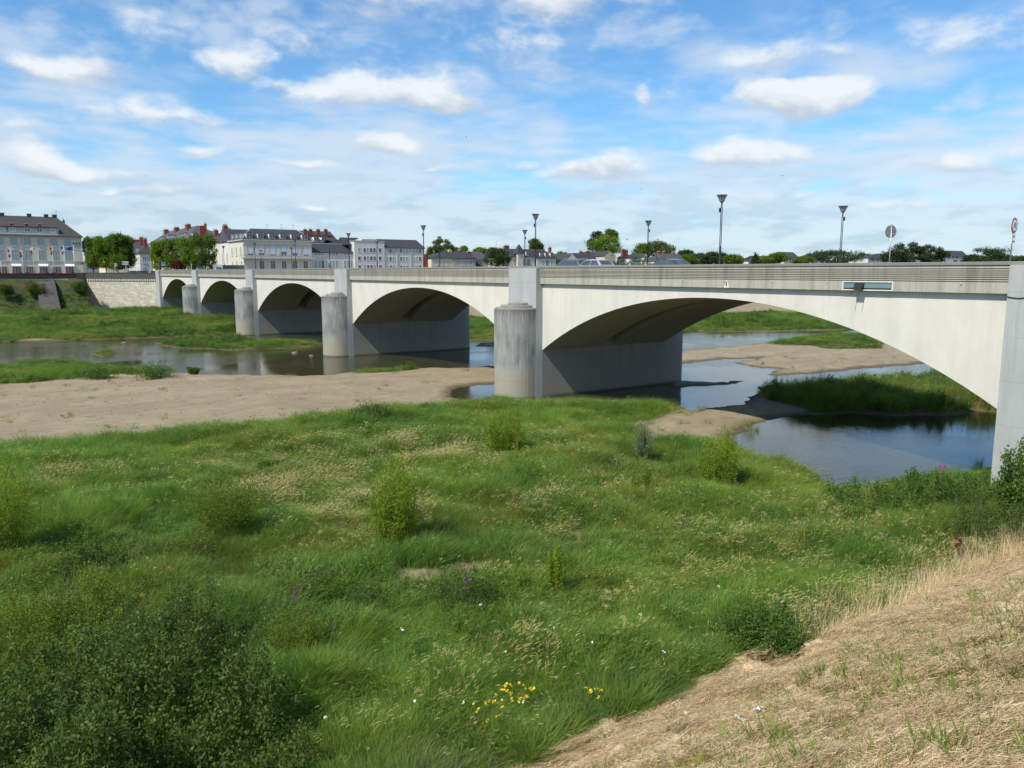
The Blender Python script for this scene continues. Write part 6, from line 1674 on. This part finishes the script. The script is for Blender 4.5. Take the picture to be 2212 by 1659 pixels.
def scatter_object(name, pts, rot, scl, idx, col, label):
    me = bpy.data.meshes.new(name)
    me.vertices.add(len(pts)); me.vertices.foreach_set('co', np.asarray(pts, np.float32).ravel())
    a = me.attributes.new('rot', 'FLOAT_VECTOR', 'POINT'); a.data.foreach_set('vector', np.asarray(rot, np.float32).ravel())
    a = me.attributes.new('scl', 'FLOAT_VECTOR', 'POINT'); a.data.foreach_set('vector', np.asarray(scl, np.float32).ravel())
    a = me.attributes.new('pid', 'INT', 'POINT'); a.data.foreach_set('value', np.asarray(idx, np.int32))
    me.update()
    o = link(name, me)
    ng = bpy.data.node_groups.new(name, 'GeometryNodeTree')
    ng.interface.new_socket('Geometry', in_out='INPUT', socket_type='NodeSocketGeometry')
    ng.interface.new_socket('Geometry', in_out='OUTPUT', socket_type='NodeSocketGeometry')
    N = ng.nodes; L_ = ng.links
    gi = N.new('NodeGroupInput'); go = N.new('NodeGroupOutput')
    ip = N.new('GeometryNodeInstanceOnPoints'); ci = N.new('GeometryNodeCollectionInfo')
    ci.inputs['Collection'].default_value = PC[col]; ci.inputs['Separate Children'].default_value = True; ci.inputs['Reset Children'].default_value = True
    ip.inputs['Pick Instance'].default_value = True
    def na(n, ty):
        q = N.new('GeometryNodeInputNamedAttribute'); q.data_type = ty; q.inputs['Name'].default_value = n; return q.outputs['Attribute']
    e2r = N.new('FunctionNodeEulerToRotation')
    L_.new(na('rot', 'FLOAT_VECTOR'), e2r.inputs[0])
    L_.new(gi.outputs[0], ip.inputs['Points']); L_.new(ci.outputs[0], ip.inputs['Instance'])
    L_.new(na('pid', 'INT'), ip.inputs['Instance Index']); L_.new(e2r.outputs[0], ip.inputs['Rotation']); L_.new(na('scl', 'FLOAT_VECTOR'), ip.inputs['Scale'])
    L_.new(ip.outputs[0], go.inputs[0])
    md = o.modifiers.new('scatter', 'NODES'); md.node_group = ng
    tag(o, label, 'plants', kind='stuff'); return o

rg = np.random.default_rng(5)
proto_col('meadow_plants')
# index:   0-2 lush   3-5 green   6-7 olive   8-10 plume grass   11-12 herb   13 grey herb   14 dry tuft   15 blue grass
for i in range(3):
    V, F, *_ = blades(38, 0.76, 0.20, 0.012, 0.60, 1.9, rg, 0.25); add_proto('meadow_plants', 'p%02d' % i, [(V, F, 'grass_lush')])
for i in range(3, 6):
    V, F, *_ = blades(42, 0.68, 0.22, 0.010, 0.58, 1.9, rg, 0.28); add_proto('meadow_plants', 'p%02d' % i, [(V, F, 'grass_green')])
for i in range(6, 8):
    V, F, *_ = blades(42, 0.62, 0.22, 0.009, 0.60, 1.9, rg, 0.30); add_proto('meadow_plants', 'p%02d' % i, [(V, F, 'grass_olive')])
for i in range(8, 11):
    V, F, *_ = blades(22, 0.55, 0.20, 0.012, 0.5, 1.8, rg, 0.25)
    (sv, sf), (pv, pf) = plumes(5 if i == 8 else 9, 0.80, 0.24, rg, 0.55, 0.14, 0.013)
    add_proto('meadow_plants', 'p%02d' % i, [(V, F, 'grass_green'), (sv, sf, 'grass_olive'), (pv, pf, 'plume')])
for i in range(11, 14):
    mm = 'herb' if i < 13 else 'herb_grey'
    lob = [(rg.normal()*0.10, rg.normal()*0.10, 0.14+0.34*rg.random(), 0.11, 0.11, 0.12) for _ in range(9)]
    V, F = leaves(clumped(26, 5, lob, 0.05, rg), 0.075, 0.5, 0.5, None, rg)
    V2, F2, *_ = blades(10, 0.45, 0.10, 0.008, 0.4, 1.4, rg)
    add_proto('meadow_plants', 'p%02d' % i, [(V, F, mm), (V2, F2, mm)])
V, F, *_ = blades(40, 0.40, 0.20, 0.009, 0.6, 1.6, rg, 0.2); add_proto('meadow_plants', 'p14', [(V, F, 'grass_dry')])
V, F, *_ = blades(46, 0.55, 0.20, 0.009, 0.55, 1.8, rg, 0.3); add_proto('meadow_plants', 'p15', [(V, F, 'grass_blue')])

for i, (nl, ls_, mm) in enumerate(((30, 0.10, 'bramble_leaf'), (36, 0.075, 'weed_leaf'), (26, 0.13, 'weed_leaf'))):
    st_n = 5; pts_ = []; drs = []
    for j in range(st_n):
        bx0 = rg.normal(size=2)*0.09; tp = np.array([bx0[0]+rg.normal()*0.12, bx0[1]+rg.normal()*0.12, 0.45+0.3*rg.random()])
        for q in range(nl//st_n):
            u_ = 0.15+0.85*rg.random(); an = rg.random()*6.283
            d_ = np.array([math.cos(an), math.sin(an), 0.35]); pts_.append(np.array([bx0[0], bx0[1], 0])*(1-u_)+tp*u_+d_*ls_*0.5); drs.append(d_)
    V, F = leaves(np.array(pts_), ls_, 0.42, 0, np.array(drs), rg, 0.25)
    V2, F2, *_ = blades(6, 0.6, 0.10, 0.008, 0.2, 1.2, rg)
    add_proto('meadow_plants', 'p%02d' % (16+i), [(V, F, mm), (V2, F2, 'herb')])
def sector(r0, r1, dens, rg, amax=38.0):
    n = int(math.radians(2*amax)/2*(r1*r1-r0*r0)*dens)
    r = np.sqrt(rg.uniform(r0*r0, r1*r1, n)); a = np.radians(rg.uniform(-amax, amax, n))+HEAD
    return CAM[0]+r*np.sin(a), CAM[1]+r*np.cos(a), r
bands = [(9, 20, 62, 1.0), (20, 30, 50, 1.0), (30, 45, 34, 1.08), (45, 65, 22, 1.2), (65, 110, 8.0, 1.45), (110, 165, 4.0, 1.9), (165, 235, 2.4, 2.4)]
X = []; Yv = []; R_ = []; S_ = []
for r0, r1, dn, s0 in bands:
    a, b, c = sector(r0, r1, dn, rg); X.append(a); Yv.append(b); R_.append(c); S_.append(np.full(len(a), s0))
X, Yv, R_, S_ = map(np.concatenate, (X, Yv, R_, S_))
h, g, s, stn, dw = fields(X, Yv)
keep = (rg.random(len(X)) < g**1.3) & (h > WL+0.01) & ~((X > -3.1) & (X < 17.5) & (np.minimum(np.abs(((Yv+2.2) % PITCHS)), np.abs(((Yv+2.2) % PITCHS)-PITCHS)) < 2.1))
keep &= ~((X > -0.6) & (Yv < 0.2) & (Yv > -30)) & ~((Yv > 195) & (X > -1) & (X < 30))
X, Yv, R_, S_, h, dw, stn = (q[keep] for q in (X, Yv, R_, S_, h, dw, stn))
n = len(X)
# kinds follow patches
n1 = fbm(X*0.10, Yv*0.10, 71, 4); n2 = fbm(X*0.22, Yv*0.22, 83, 4); n3 = fbm(X*0.16, Yv*0.16, 97, 4); u = rg.random(n)
boost = np.zeros(n)
for px, py, rad in ((560,985,3.0),(700,985,3.5),(820,975,3.5),(930,985,3.5),(640,1050,3.0),(700,1075,2.5),(780,1110,2.5),(1180,955,2.5),(1290,1040,2.6),(1330,1060,2.2),(1160,1100,2.0),(1180,1130,1.8),(1650,1120,2.5),(1760,1110,2.5),(1700,1190,2.4),(1580,1160,2.2),(1850,1150,2.2),(1500,1230,2.0),(300,1060,2.0),(520,1045,2.2),(140,1030,2.2),(1400,1280,1.8),(1250,1400,1.5),(1150,1430,1.5),(980,1480,1.3),(760,1560,1.0),(560,1600,1.0),(420,1610,0.9),(1000,1250,1.6),(1060,1260,1.4)):
    ax, ay = ong(px, py, 1.6)
    wgt_ = 1.0 if (py < 1125 and px < 1010) else 0.40
    boost = np.maximum(boost, wgt_*np.exp(-((X-ax)**2+(Yv-ay)**2)/(rad*rad))*np.clip(fbm(X*1.1, Yv*1.1, 505, 2)*2.6-0.6, 0.1, 1.2))
idx = np.where(u < 0.55, rg.integers(3, 6, n), rg.integers(0, 3, n))
lush = fbm(X*0.22, Yv*0.22, 73, 4) > 0.52
idx = np.where(lush & (u < 0.65), rg.integers(0, 3, n), idx)
idx = np.where((n2 > 0.52) & (rg.random(n) < 0.60), rg.integers(6, 8, n), idx)
pl = np.clip(sstep(0.58, 0.74, n3)*0.05 + boost*0.80 + 0.012, 0, 0.75)*np.where(R_ > 70, 0.25, 1.0)
idx = np.where(rg.random(n) < pl, np.where(boost > 0.35, rg.integers(9, 11, n), 8), idx)
hb = sstep(0.54, 0.68, fbm(X*0.30, Yv*0.30, 111, 3))
idx = np.where(rg.random(n) < hb*0.45, rg.integers(11, 13, n), idx)
idx = np.where((fbm(X*0.35, Yv*0.35, 131, 3) > 0.68) & (rg.random(n) < 0.35), 13, idx)
dry = np.clip(sstep(0.60, 0.74, fbm(X*0.25, Yv*0.25, 151, 3)), 0, 1)*0.20+0.01+boost*0.16
idx = np.where(rg.random(n) < dry, 14, idx)
bl = sstep(0.50, 0.64, fbm(X*0.55, Yv*0.55, 521, 3))
idx = np.where(rg.random(n) < 0.02+0.20*bl, rg.integers(16, 19, n), idx)
toe = (Yv < -3.6)
idx = np.where(toe & (fbm(X*0.4, Yv*0.4, 161, 2) > 0.50) & (rg.random(n) < 0.40), 15, idx)
idx = np.where(toe & (X > -22) & (rg.random(n) < 0.45), rg.choice([14, 8, 9, 6], n), idx)
hs = 0.10+1.75*fbm(X*0.55, Yv*0.55, 171, 3)
isl = sstep(-0.6, 1.2, -sdf(X, Yv, ISLAND))
hs = hs*np.maximum(np.clip(0.55+dw*0.12, 0.45, 1.0), isl)*np.where(R_ < 70, 1.0, 0.85)*(1+1.0*isl)
low = sstep(0.60, 0.75, fbm(X*0.18, Yv*0.18, 191, 3)); hs = hs*(1-0.45*low)
far_ = R_ > 65
fo = fbm(X*0.05, Yv*0.09, 401, 4); fq = rg.random(n)
idx = np.where(far_ & (fo > 0.54) & (fq < 0.5), rg.choice([6, 7, 14, 13], n), idx)
idx = np.where(far_ & (fo < 0.42) & (fq < 0.35), rg.choice([13, 15, 14], n), idx)
lump = sstep(0.56, 0.64, fbm(X*0.14, Yv*0.14, 431, 3))*far_*(1-isl)
idx = np.where(far_ & (rg.random(n) < 0.25+0.7*lump), rg.choice([11, 12, 11, 12, 17], n), idx)
hs = hs*(0.75+1.3*lump*rg.random(n))
wind = math.radians(-34)
sc3 = np.column_stack([S_*(0.85+0.4*rg.random(n)), S_*(0.85+0.4*rg.random(n)), hs*(0.8+0.4*rg.random(n))*np.where(R_ > 65, 1.15, 1.0)])
rot = np.column_stack([rg.normal(size=n)*0.08, rg.normal(size=n)*0.08, wind+rg.normal(size=n)*0.9])
pts = np.column_stack([X, Yv, h-0.02])
near = R_ < 66
scatter_object('meadow_grass', pts[near], rot[near], sc3[near], idx[near], 'meadow_plants', 'tall windblown grass and herbs covering the near meadow')
scatter_object('riverbank_grass', pts[~near], rot[~near], sc3[~near], idx[~near], 'meadow_plants', 'rough green growth on the far bars and river bank')

# sparse weeds on the sand, reeds along the waterline
a, b, c = sector(38, 120, 0.35, rg)
h, g, s, stn, dw = fields(a, b)
k = (g < 0.3) & (dw > 0.15) & (h < 1.6) & (rg.random(len(a)) < 0.10+0.55*sstep(0.60, 0.75, fbm(a*0.12, b*0.12, 201, 3))*0.5)
k &= ~((a > -3.2) & (a < 18) & (np.abs(((b+2.2+PITCHS/2) % PITCHS)-PITCHS/2) < 2.3))
n = int(k.sum())
scatter_object('sand_weeds', np.column_stack([a[k], b[k], h[k]-0.02]), np.column_stack([np.zeros(n), np.zeros(n), rg.random(n)*6.28]),
               np.column_stack([0.8+0.6*rg.random(n), 0.8+0.6*rg.random(n), 0.30+0.35*rg.random(n)]), rg.choice([6, 7, 14, 3, 11], n), 'meadow_plants', 'scattered low weeds on the gravel bar')
# ragged fringe where the meadow runs out on the sand
a, b, c = sector(28, 75, 5.0, rg)
h, g, s, stn, dw = fields(a, b); dm = -sdf(a, b, MEADOW)
k = (dm < 0.4) & (dm > -4.0) & (dw > 0.2) & (s < 0.1) & (rg.random(len(a)) < np.exp(dm/1.3)*sstep(0.40, 0.62, fbm(a*0.5, b*0.5, 611, 3)))
k &= ~((a > -3.2) & (a < 18) & (np.abs(((b+2.2+PITCHS/2) % PITCHS)-PITCHS/2) < 2.3)) & ~((a > -0.6) & (b < 0.2))
n = int(k.sum())
scatter_object('fringe_grass', np.column_stack([a[k], b[k], h[k]-0.02]), np.column_stack([np.zeros(n), np.zeros(n), rg.random(n)*6.28]),
               np.column_stack([0.8+0.5*rg.random(n), 0.8+0.5*rg.random(n), 0.30+0.45*rg.random(n)]), rg.choice([3, 4, 6, 7, 14, 0], n), 'meadow_plants', 'thin low tufts where the meadow meets the sand')
a, b, c = sector(28, 60, 2.2, rg)
h, g, s, stn, dw = fields(a, b)
k = (dw > -1.1) & (dw < 0.35) & (fbm(a*0.3, b*0.3, 221, 3) > 0.54) & (a > 2) & (b < 34) & ~((a > -3.2) & (a < 18) & (np.abs(((b+2.2+PITCHS/2) % PITCHS)-PITCHS/2) < 2.3))
n = int(k.sum())
scatter_object('shore_reeds', np.column_stack([a[k], b[k], np.maximum(h[k], WL-0.15)]), np.column_stack([np.zeros(n), np.zeros(n), rg.random(n)*6.28]),
               np.column_stack([0.5+0.3*rg.random(n), 0.5+0.3*rg.random(n), 0.7+0.5*rg.random(n)]), rg.choice([3, 4, 5, 6], n), 'meadow_plants', 'thin reeds along the edges of the pools')

# pebbles and clods on the bars
proto_col('pebbles')
for i, mm in enumerate(('rock_grey', 'pebble_pale', 'pebble_brown')):
    bm = bmesh.new(); bmesh.ops.create_icosphere(bm, subdivisions=1, radius=1.0)
    for v_ in bm.verts: v_.co *= 0.7+0.5*float(rg.random()); v_.co.z *= 0.55
    me = bpy.data.meshes.new('s%02d' % i); bm.to_mesh(me); bm.free(); me.materials.append(M[mm])
    PC['pebbles'].objects.link(bpy.data.objects.new('s%02d' % i, me))
a, b, c = sector(36, 110, 3.2, rg)
h, g, s, stn, dw = fields(a, b)
k = (g < 0.25) & (dw > 0.05) & (h < 1.7) & (rg.random(len(a)) < 0.2+0.8*sstep(0.45, 0.65, fbm(a*0.2, b*0.5, 641, 3))); n = int(k.sum())
q = 0.025+0.055*rg.random(n)**3
scatter_object('gravel', np.column_stack([a[k], b[k], h[k]]), np.column_stack([np.zeros(n), np.zeros(n), rg.random(n)*6.28]), np.column_stack([q*1.4, q, q]), rg.integers(0, 3, n), 'pebbles', 'pebbles and clods strewn over the sand bars')
# ------------------------------------------------------------------ mown hay on the levee slope
proto_col('hay')
for i in range(5):
    m_ = 230
    r = 0.42*np.sqrt(rg.random(m_)); an = rg.random(m_)*6.283
    c = np.column_stack([r*np.cos(an), r*np.sin(an), 0.012+0.05*rg.random(m_)])
    th = rg.normal(size=m_)*0.7+0.3
    d = np.column_stack([np.cos(th), np.sin(th), rg.normal(size=m_)*0.16])
    L_ = (0.04+0.13*rg.random(m_))[:, None]; sd = np.column_stack([-np.sin(th), np.cos(th), rg.normal(size=m_)*0.4])*0.0019
    V = np.stack([c-d*L_/2-sd, c-d*L_/2+sd, c+d*L_/2+sd, c+d*L_/2-sd], 1).reshape(-1, 3); F = np.arange(4*m_).reshape(-1, 4)
    cut = 160*4
    add_proto('hay', 'h%02d' % i, [(V[:cut], F[:160], 'straw'), (V[cut:], F[160:]-cut, 'straw_old')])
for i in range(5, 8):
    V, F, *_ = blades(11, 0.19, 0.06, 0.011, 0.8, 1.5, rg, 0.1, 0.5); add_proto('hay', 'h%02d' % i, [(V, F, 'grass_green')])
V, F, *_ = blades(16, 0.10, 0.10, 0.004, 0.9, 1.3, rg, 0.1, 0.5); add_proto('hay', 'h08', [(V, F, 'straw')])
V, F, *_ = blades(14, 0.55, 0.16, 0.006, 0.5, 1.5, rg, 0.1, 0.5); add_proto('hay', 'h09', [(V, F, 'straw')])
TILT = -math.atan(SLOPE)
def tilt_rot(spin):
    t = TILT; ca, sa, ct, st_ = np.cos(spin), np.sin(spin), math.cos(t), math.sin(t)
    return np.column_stack([np.arctan2(st_*ca, np.full_like(ca, ct)), -np.arcsin(st_*sa), np.arctan2(ct*sa, ca)])
pts = []; rots = []; scs = []; ids = []
for r0, r1, dn in ((1.5, 10, 40), (10, 18, 26), (18, 30, 14), (30, 75, 5)):
    a, b, c = sector(r0, r1, dn, rg, 40); h, g, s, stn, dw = fields(a, b)
    k = s > 0.4; a, b, h, c = a[k], b[k], h[k], c[k]; n = len(a)
    spin = rg.normal(size=n)*0.45+0.5*(fbm(a*0.6, b*0.6, 301, 3)-0.5)*4
    pts.append(np.column_stack([a, b, h+0.005])); rots.append(tilt_rot(spin)); q = 0.9+0.5*rg.random(n)+0.012*c
    scs.append(np.column_stack([q, q, 0.6+1.0*rg.random(n)])); ids.append(np.where(rg.random(n) < 0.86, rg.integers(0, 5, n), 8))
scatter_object('mown_hay', np.vstack(pts), np.vstack(rots), np.vstack(scs), np.concatenate(ids), 'hay', 'dry mown hay lying on the levee slope')
pts = []; rots = []; scs = []; ids = []
for r0, r1, dn in ((1.5, 10, 60), (10, 18, 30), (18, 40, 10)):
    a, b, c = sector(r0, r1, dn, rg, 40); h, g, s, stn, dw = fields(a, b)
    up_ = -5.25-b
    pr = (0.25+0.75*sstep(0.40, 0.60, fbm(a*0.7, b*0.7, 333, 3)))*sstep(1.0, 5.0, up_)*sstep(-34, -27, a)+0.03
    k = (s > 0.9) & (rg.random(len(a)) < pr); a, b, h = a[k], b[k], h[k]; n = len(a)
    pts.append(np.column_stack([a, b, h])); rots.append(np.column_stack([rg.normal(size=n)*0.15, rg.normal(size=n)*0.15, rg.random(n)*6.28]))
    q = 0.8+0.9*rg.random(n); scs.append(np.column_stack([q, q, q])); ids.append(rg.integers(5, 8, n))
scatter_object('green_sprouts', np.vstack(pts), np.vstack(rots), np.vstack(scs), np.concatenate(ids), 'hay', 'fresh green grass sprouting through the hay')
# tall dry stalks standing along the toe, right half
a = rg.uniform(-24, 6, 1500); b = -5.25+rg.normal(size=1500)*0.55+0.35; h, g, s, stn, dw = fields(a, b); k = rg.random(1500) < sstep(-26, -12, a); a, b, h = a[k], b[k], h[k]; n = len(a)
scatter_object('dry_stalks', np.column_stack([a, b, h]), np.column_stack([rg.normal(size=n)*0.2, rg.normal(size=n)*0.2, rg.random(n)*6.28]), np.column_stack([np.ones(n), np.ones(n), 0.7+0.9*rg.random(n)]), np.full(n, 9), 'hay', 'tall dry stalks along the foot of the slope')

# ------------------------------------------------------------------ flowers
def flower_stuff(name, label, spots, matn, size, up, seed, n_each, spread):
    rg = np.random.default_rng(seed); C_ = []
    for px, py in spots:
        x, y, z = place(px, py)
        for _ in range(n_each): C_.append((x+rg.normal()*spread, y+rg.normal()*spread, z+up*(0.8+0.4*rg.random())))
    C_ = np.array(C_)
    P_ = np.repeat(C_, 7, 0)+rg.normal(size=(len(C_)*7, 3))*size*0.35
    V, F = leaves(P_, size, 0.8, 0.3, None, rg)
    o = link(name, np_mesh(name, V, F, M[matn])); tag(o, label, 'flowers', kind='stuff')
flower_stuff('white_flowers', 'white bindweed flowers dotted in the lower meadow', [(27,1565),(715,1590),(905,1595-200),(1062,1600),(1090,1450),(1210,1405),(1180,1508),(975,1585),(1445,1458),(1480,1600),(660,1555),(1375,1370),(880,1655),(1310,1430),(1540,1300),(1055,1365),(905,1575)], 'petal_white', 0.045, 0.55, 3, 1, 0.25)
flower_stuff('yellow_flowers', 'patch of yellow flowers near the bottom of the meadow', [(1095,1545),(1080,1560),(1112,1550),(1130,1540),(1060,1580),(1290,1545)], 'petal_yellow', 0.05, 0.55, 4, 6, 0.18)
flower_stuff('purple_flowers', 'purple loosestrife spikes beside the bushes', [(2032,1048),(2028,1050),(2036,1052),(915,1165),(1005,1330),(640,1360),(1010,1300)], 'petal_purple', 0.045, 0.95, 5, 9, 0.07)
flower_stuff('dock_seedheads', 'dark red dock seed heads above the mown slope', [(2066,1225),(2066,1220)], 'dock_red', 0.05, 0.8, 6, 16, 0.05)

# ------------------------------------------------------------------ litter, stones, driftwood, birds
def slope_place(px, py):
    z = 4.0
    for _ in range(30):
        x, y = ong(px, py, z); z = 0.5*z+0.5*height(x, y)
    return x, y, height(x, y)
def crumple(name, label, px, py, L_, W_, seed, cat='litter', mm='litter_white', group='litter on the slope'):
    rg = np.random.default_rng(seed); x, y, z = slope_place(px, py)
    n = 7; vs = []; fs = []
    for i in range(n):
        for j in range(4):
            vs.append(((i/(n-1)-0.5)*L_+rg.normal()*0.01, (j/3-0.5)*W_+rg.normal()*0.01, 0.03+0.025*rg.random()+0.03*math.sin(i*1.7+j)))
    for i in range(n-1):
        for j in range(3): fs.append((i*4+j, i*4+j+1, i*4+j+5, i*4+j+4))
    o = MB().add(vs, fs).build(name, M[mm], smooth=True, recalc=False)
    sl = o.modifiers.new('thick', 'SOLIDIFY'); sl.thickness = 0.006
    o.location = (x, y, z+0.02); o.rotation_euler = (TILT, 0.1, rg.random()*6)
    tag(o, label, cat, group)
crumple('plastic_scrap', 'long crumpled white plastic strip on the hay, lower left of the slope', 1605, 1563, 0.30, 0.10, 1)
crumple('paper_scrap', 'small white paper scrap just above the long plastic strip', 1640, 1540, 0.17, 0.09, 2)
crumple('paper_scrap', 'white paper scrap at the right edge of the slope', 2158, 1468, 0.18, 0.10, 3)
crumple('paper_scrap', 'white scrap high on the slope near the right edge', 2178, 1322, 0.24, 0.14, 4)
crumple('paper_scrap', 'pale flat scrap at the bottom of the slope', 1318, 1618, 0.18, 0.08, 5)
crumple('paper_scrap', 'tiny pale scrap in the middle of the slope', 1568, 1500, 0.10, 0.07, 6)
def stone(label, px, py, size, seed, zz=None, mm='rock_grey', flat=0.6, name='stone'):
    rg = np.random.default_rng(seed)
    if zz is None: x, y, z = slope_place(px, py)
    else: (x, y), z = ong(px, py, zz), zz
    bm = bmesh.new(); bmesh.ops.create_icosphere(bm, subdivisions=2, radius=size)
    for v in bm.verts: v.co *= 0.78+0.4*rg.random(); v.co.z *= flat; v.co.x *= 1.4
    me = bpy.data.meshes.new(name); bm.to_mesh(me); bm.free(); me.materials.append(M[mm])
    o = link(name, me, None, (x, y, z+size*0.12)); o.rotation_euler = (0, 0, rg.random()*6); tag(o, label, 'stone')
stone('pale grey rock at the top edge of the hay, beside dry stalks', 1885, 1322, 0.24, 1)
stone('flat grey rock right of the pale rock at the edge of the hay', 1925, 1312, 0.20, 2, flat=0.4)
stone('flat pale stone lying in the channel before the second pier', 637, 763, 0.42, 3, WL, 'rock_grey', 0.35)
stone('small greenish stone in the channel beside the second pier', 672, 769, 0.26, 4, WL, 'rock_grey', 0.4)
stone('half-sunk pale stone near the far shore of the channel', 338-70, 741, 0.35, 5, WL, 'rock_grey', 0.3)
stone('small dark stone at the waterline of the nearest pier', 1600-475+60, 858, 0.25, 6, WL, 'bird_dark', 0.5)
x, y = ong(482, 726, 0.7); z = height(x, y)
dl = thing('driftwood', (x, y, z), 'bleached driftwood log by the third pier', 'driftwood')
MB().tube([(-2.6, 1.2, 0.15), (-1, 0.5, 0.22), (0.8, -0.3, 0.2), (2.2, -1.1, 0.12)], [0.09, 0.13, 0.12, 0.05], 8).build('log', M['dead_wood'], dl, True, local=True)
MB().tube([(0.6, -0.2, 0.2), (1.0, 0.3, 0.45), (1.5, 0.4, 0.6)], [0.05, 0.035, 0.012], 6).build('branch', M['dead_wood'], dl, True, local=True)
for i, (px, py, dist_, lb) in enumerate(((1007, 296, 150, 'small dark bird above the middle arch, highest in the sky'), (1243, 301, 130, 'small dark bird right of the sky centre'), (315, 380, 160, 'small dark bird over the left trees'), (1355, 518, 120, 'small dark bird right of the copper tree'), (1383, 409, 140, 'small dark bird below the middle clouds'), (1690, 380, 130, 'small dark bird left of the far right lamp'))):
    d_ = ray_dir(px, py); d_ /= np.linalg.norm(d_); p_ = CAM+d_*dist_
    b = thing('bird', tuple(p_), lb, 'bird', 'swifts in the sky', rz=i*0.9)
    MB().tube([(-0.16, 0, 0), (-0.08, 0, 0), (0.05, 0, 0), (0.17, 0, 0)], [0.01, 0.035, 0.04, 0.008], 6).build('body', M['bird_dark'], b, True, local=True)
    for sy in (-1, 1):
        MB().add([(0.06, 0, 0.01), (-0.04, 0, 0.01), (-0.06, sy*0.2, 0.07), (-0.2, sy*0.40, 0.03), (0.02, sy*0.2, 0.08)], [(0, 1, 2, 4), (4, 2, 3)]).build('wing', M['bird_dark'], b, local=True, recalc=False)
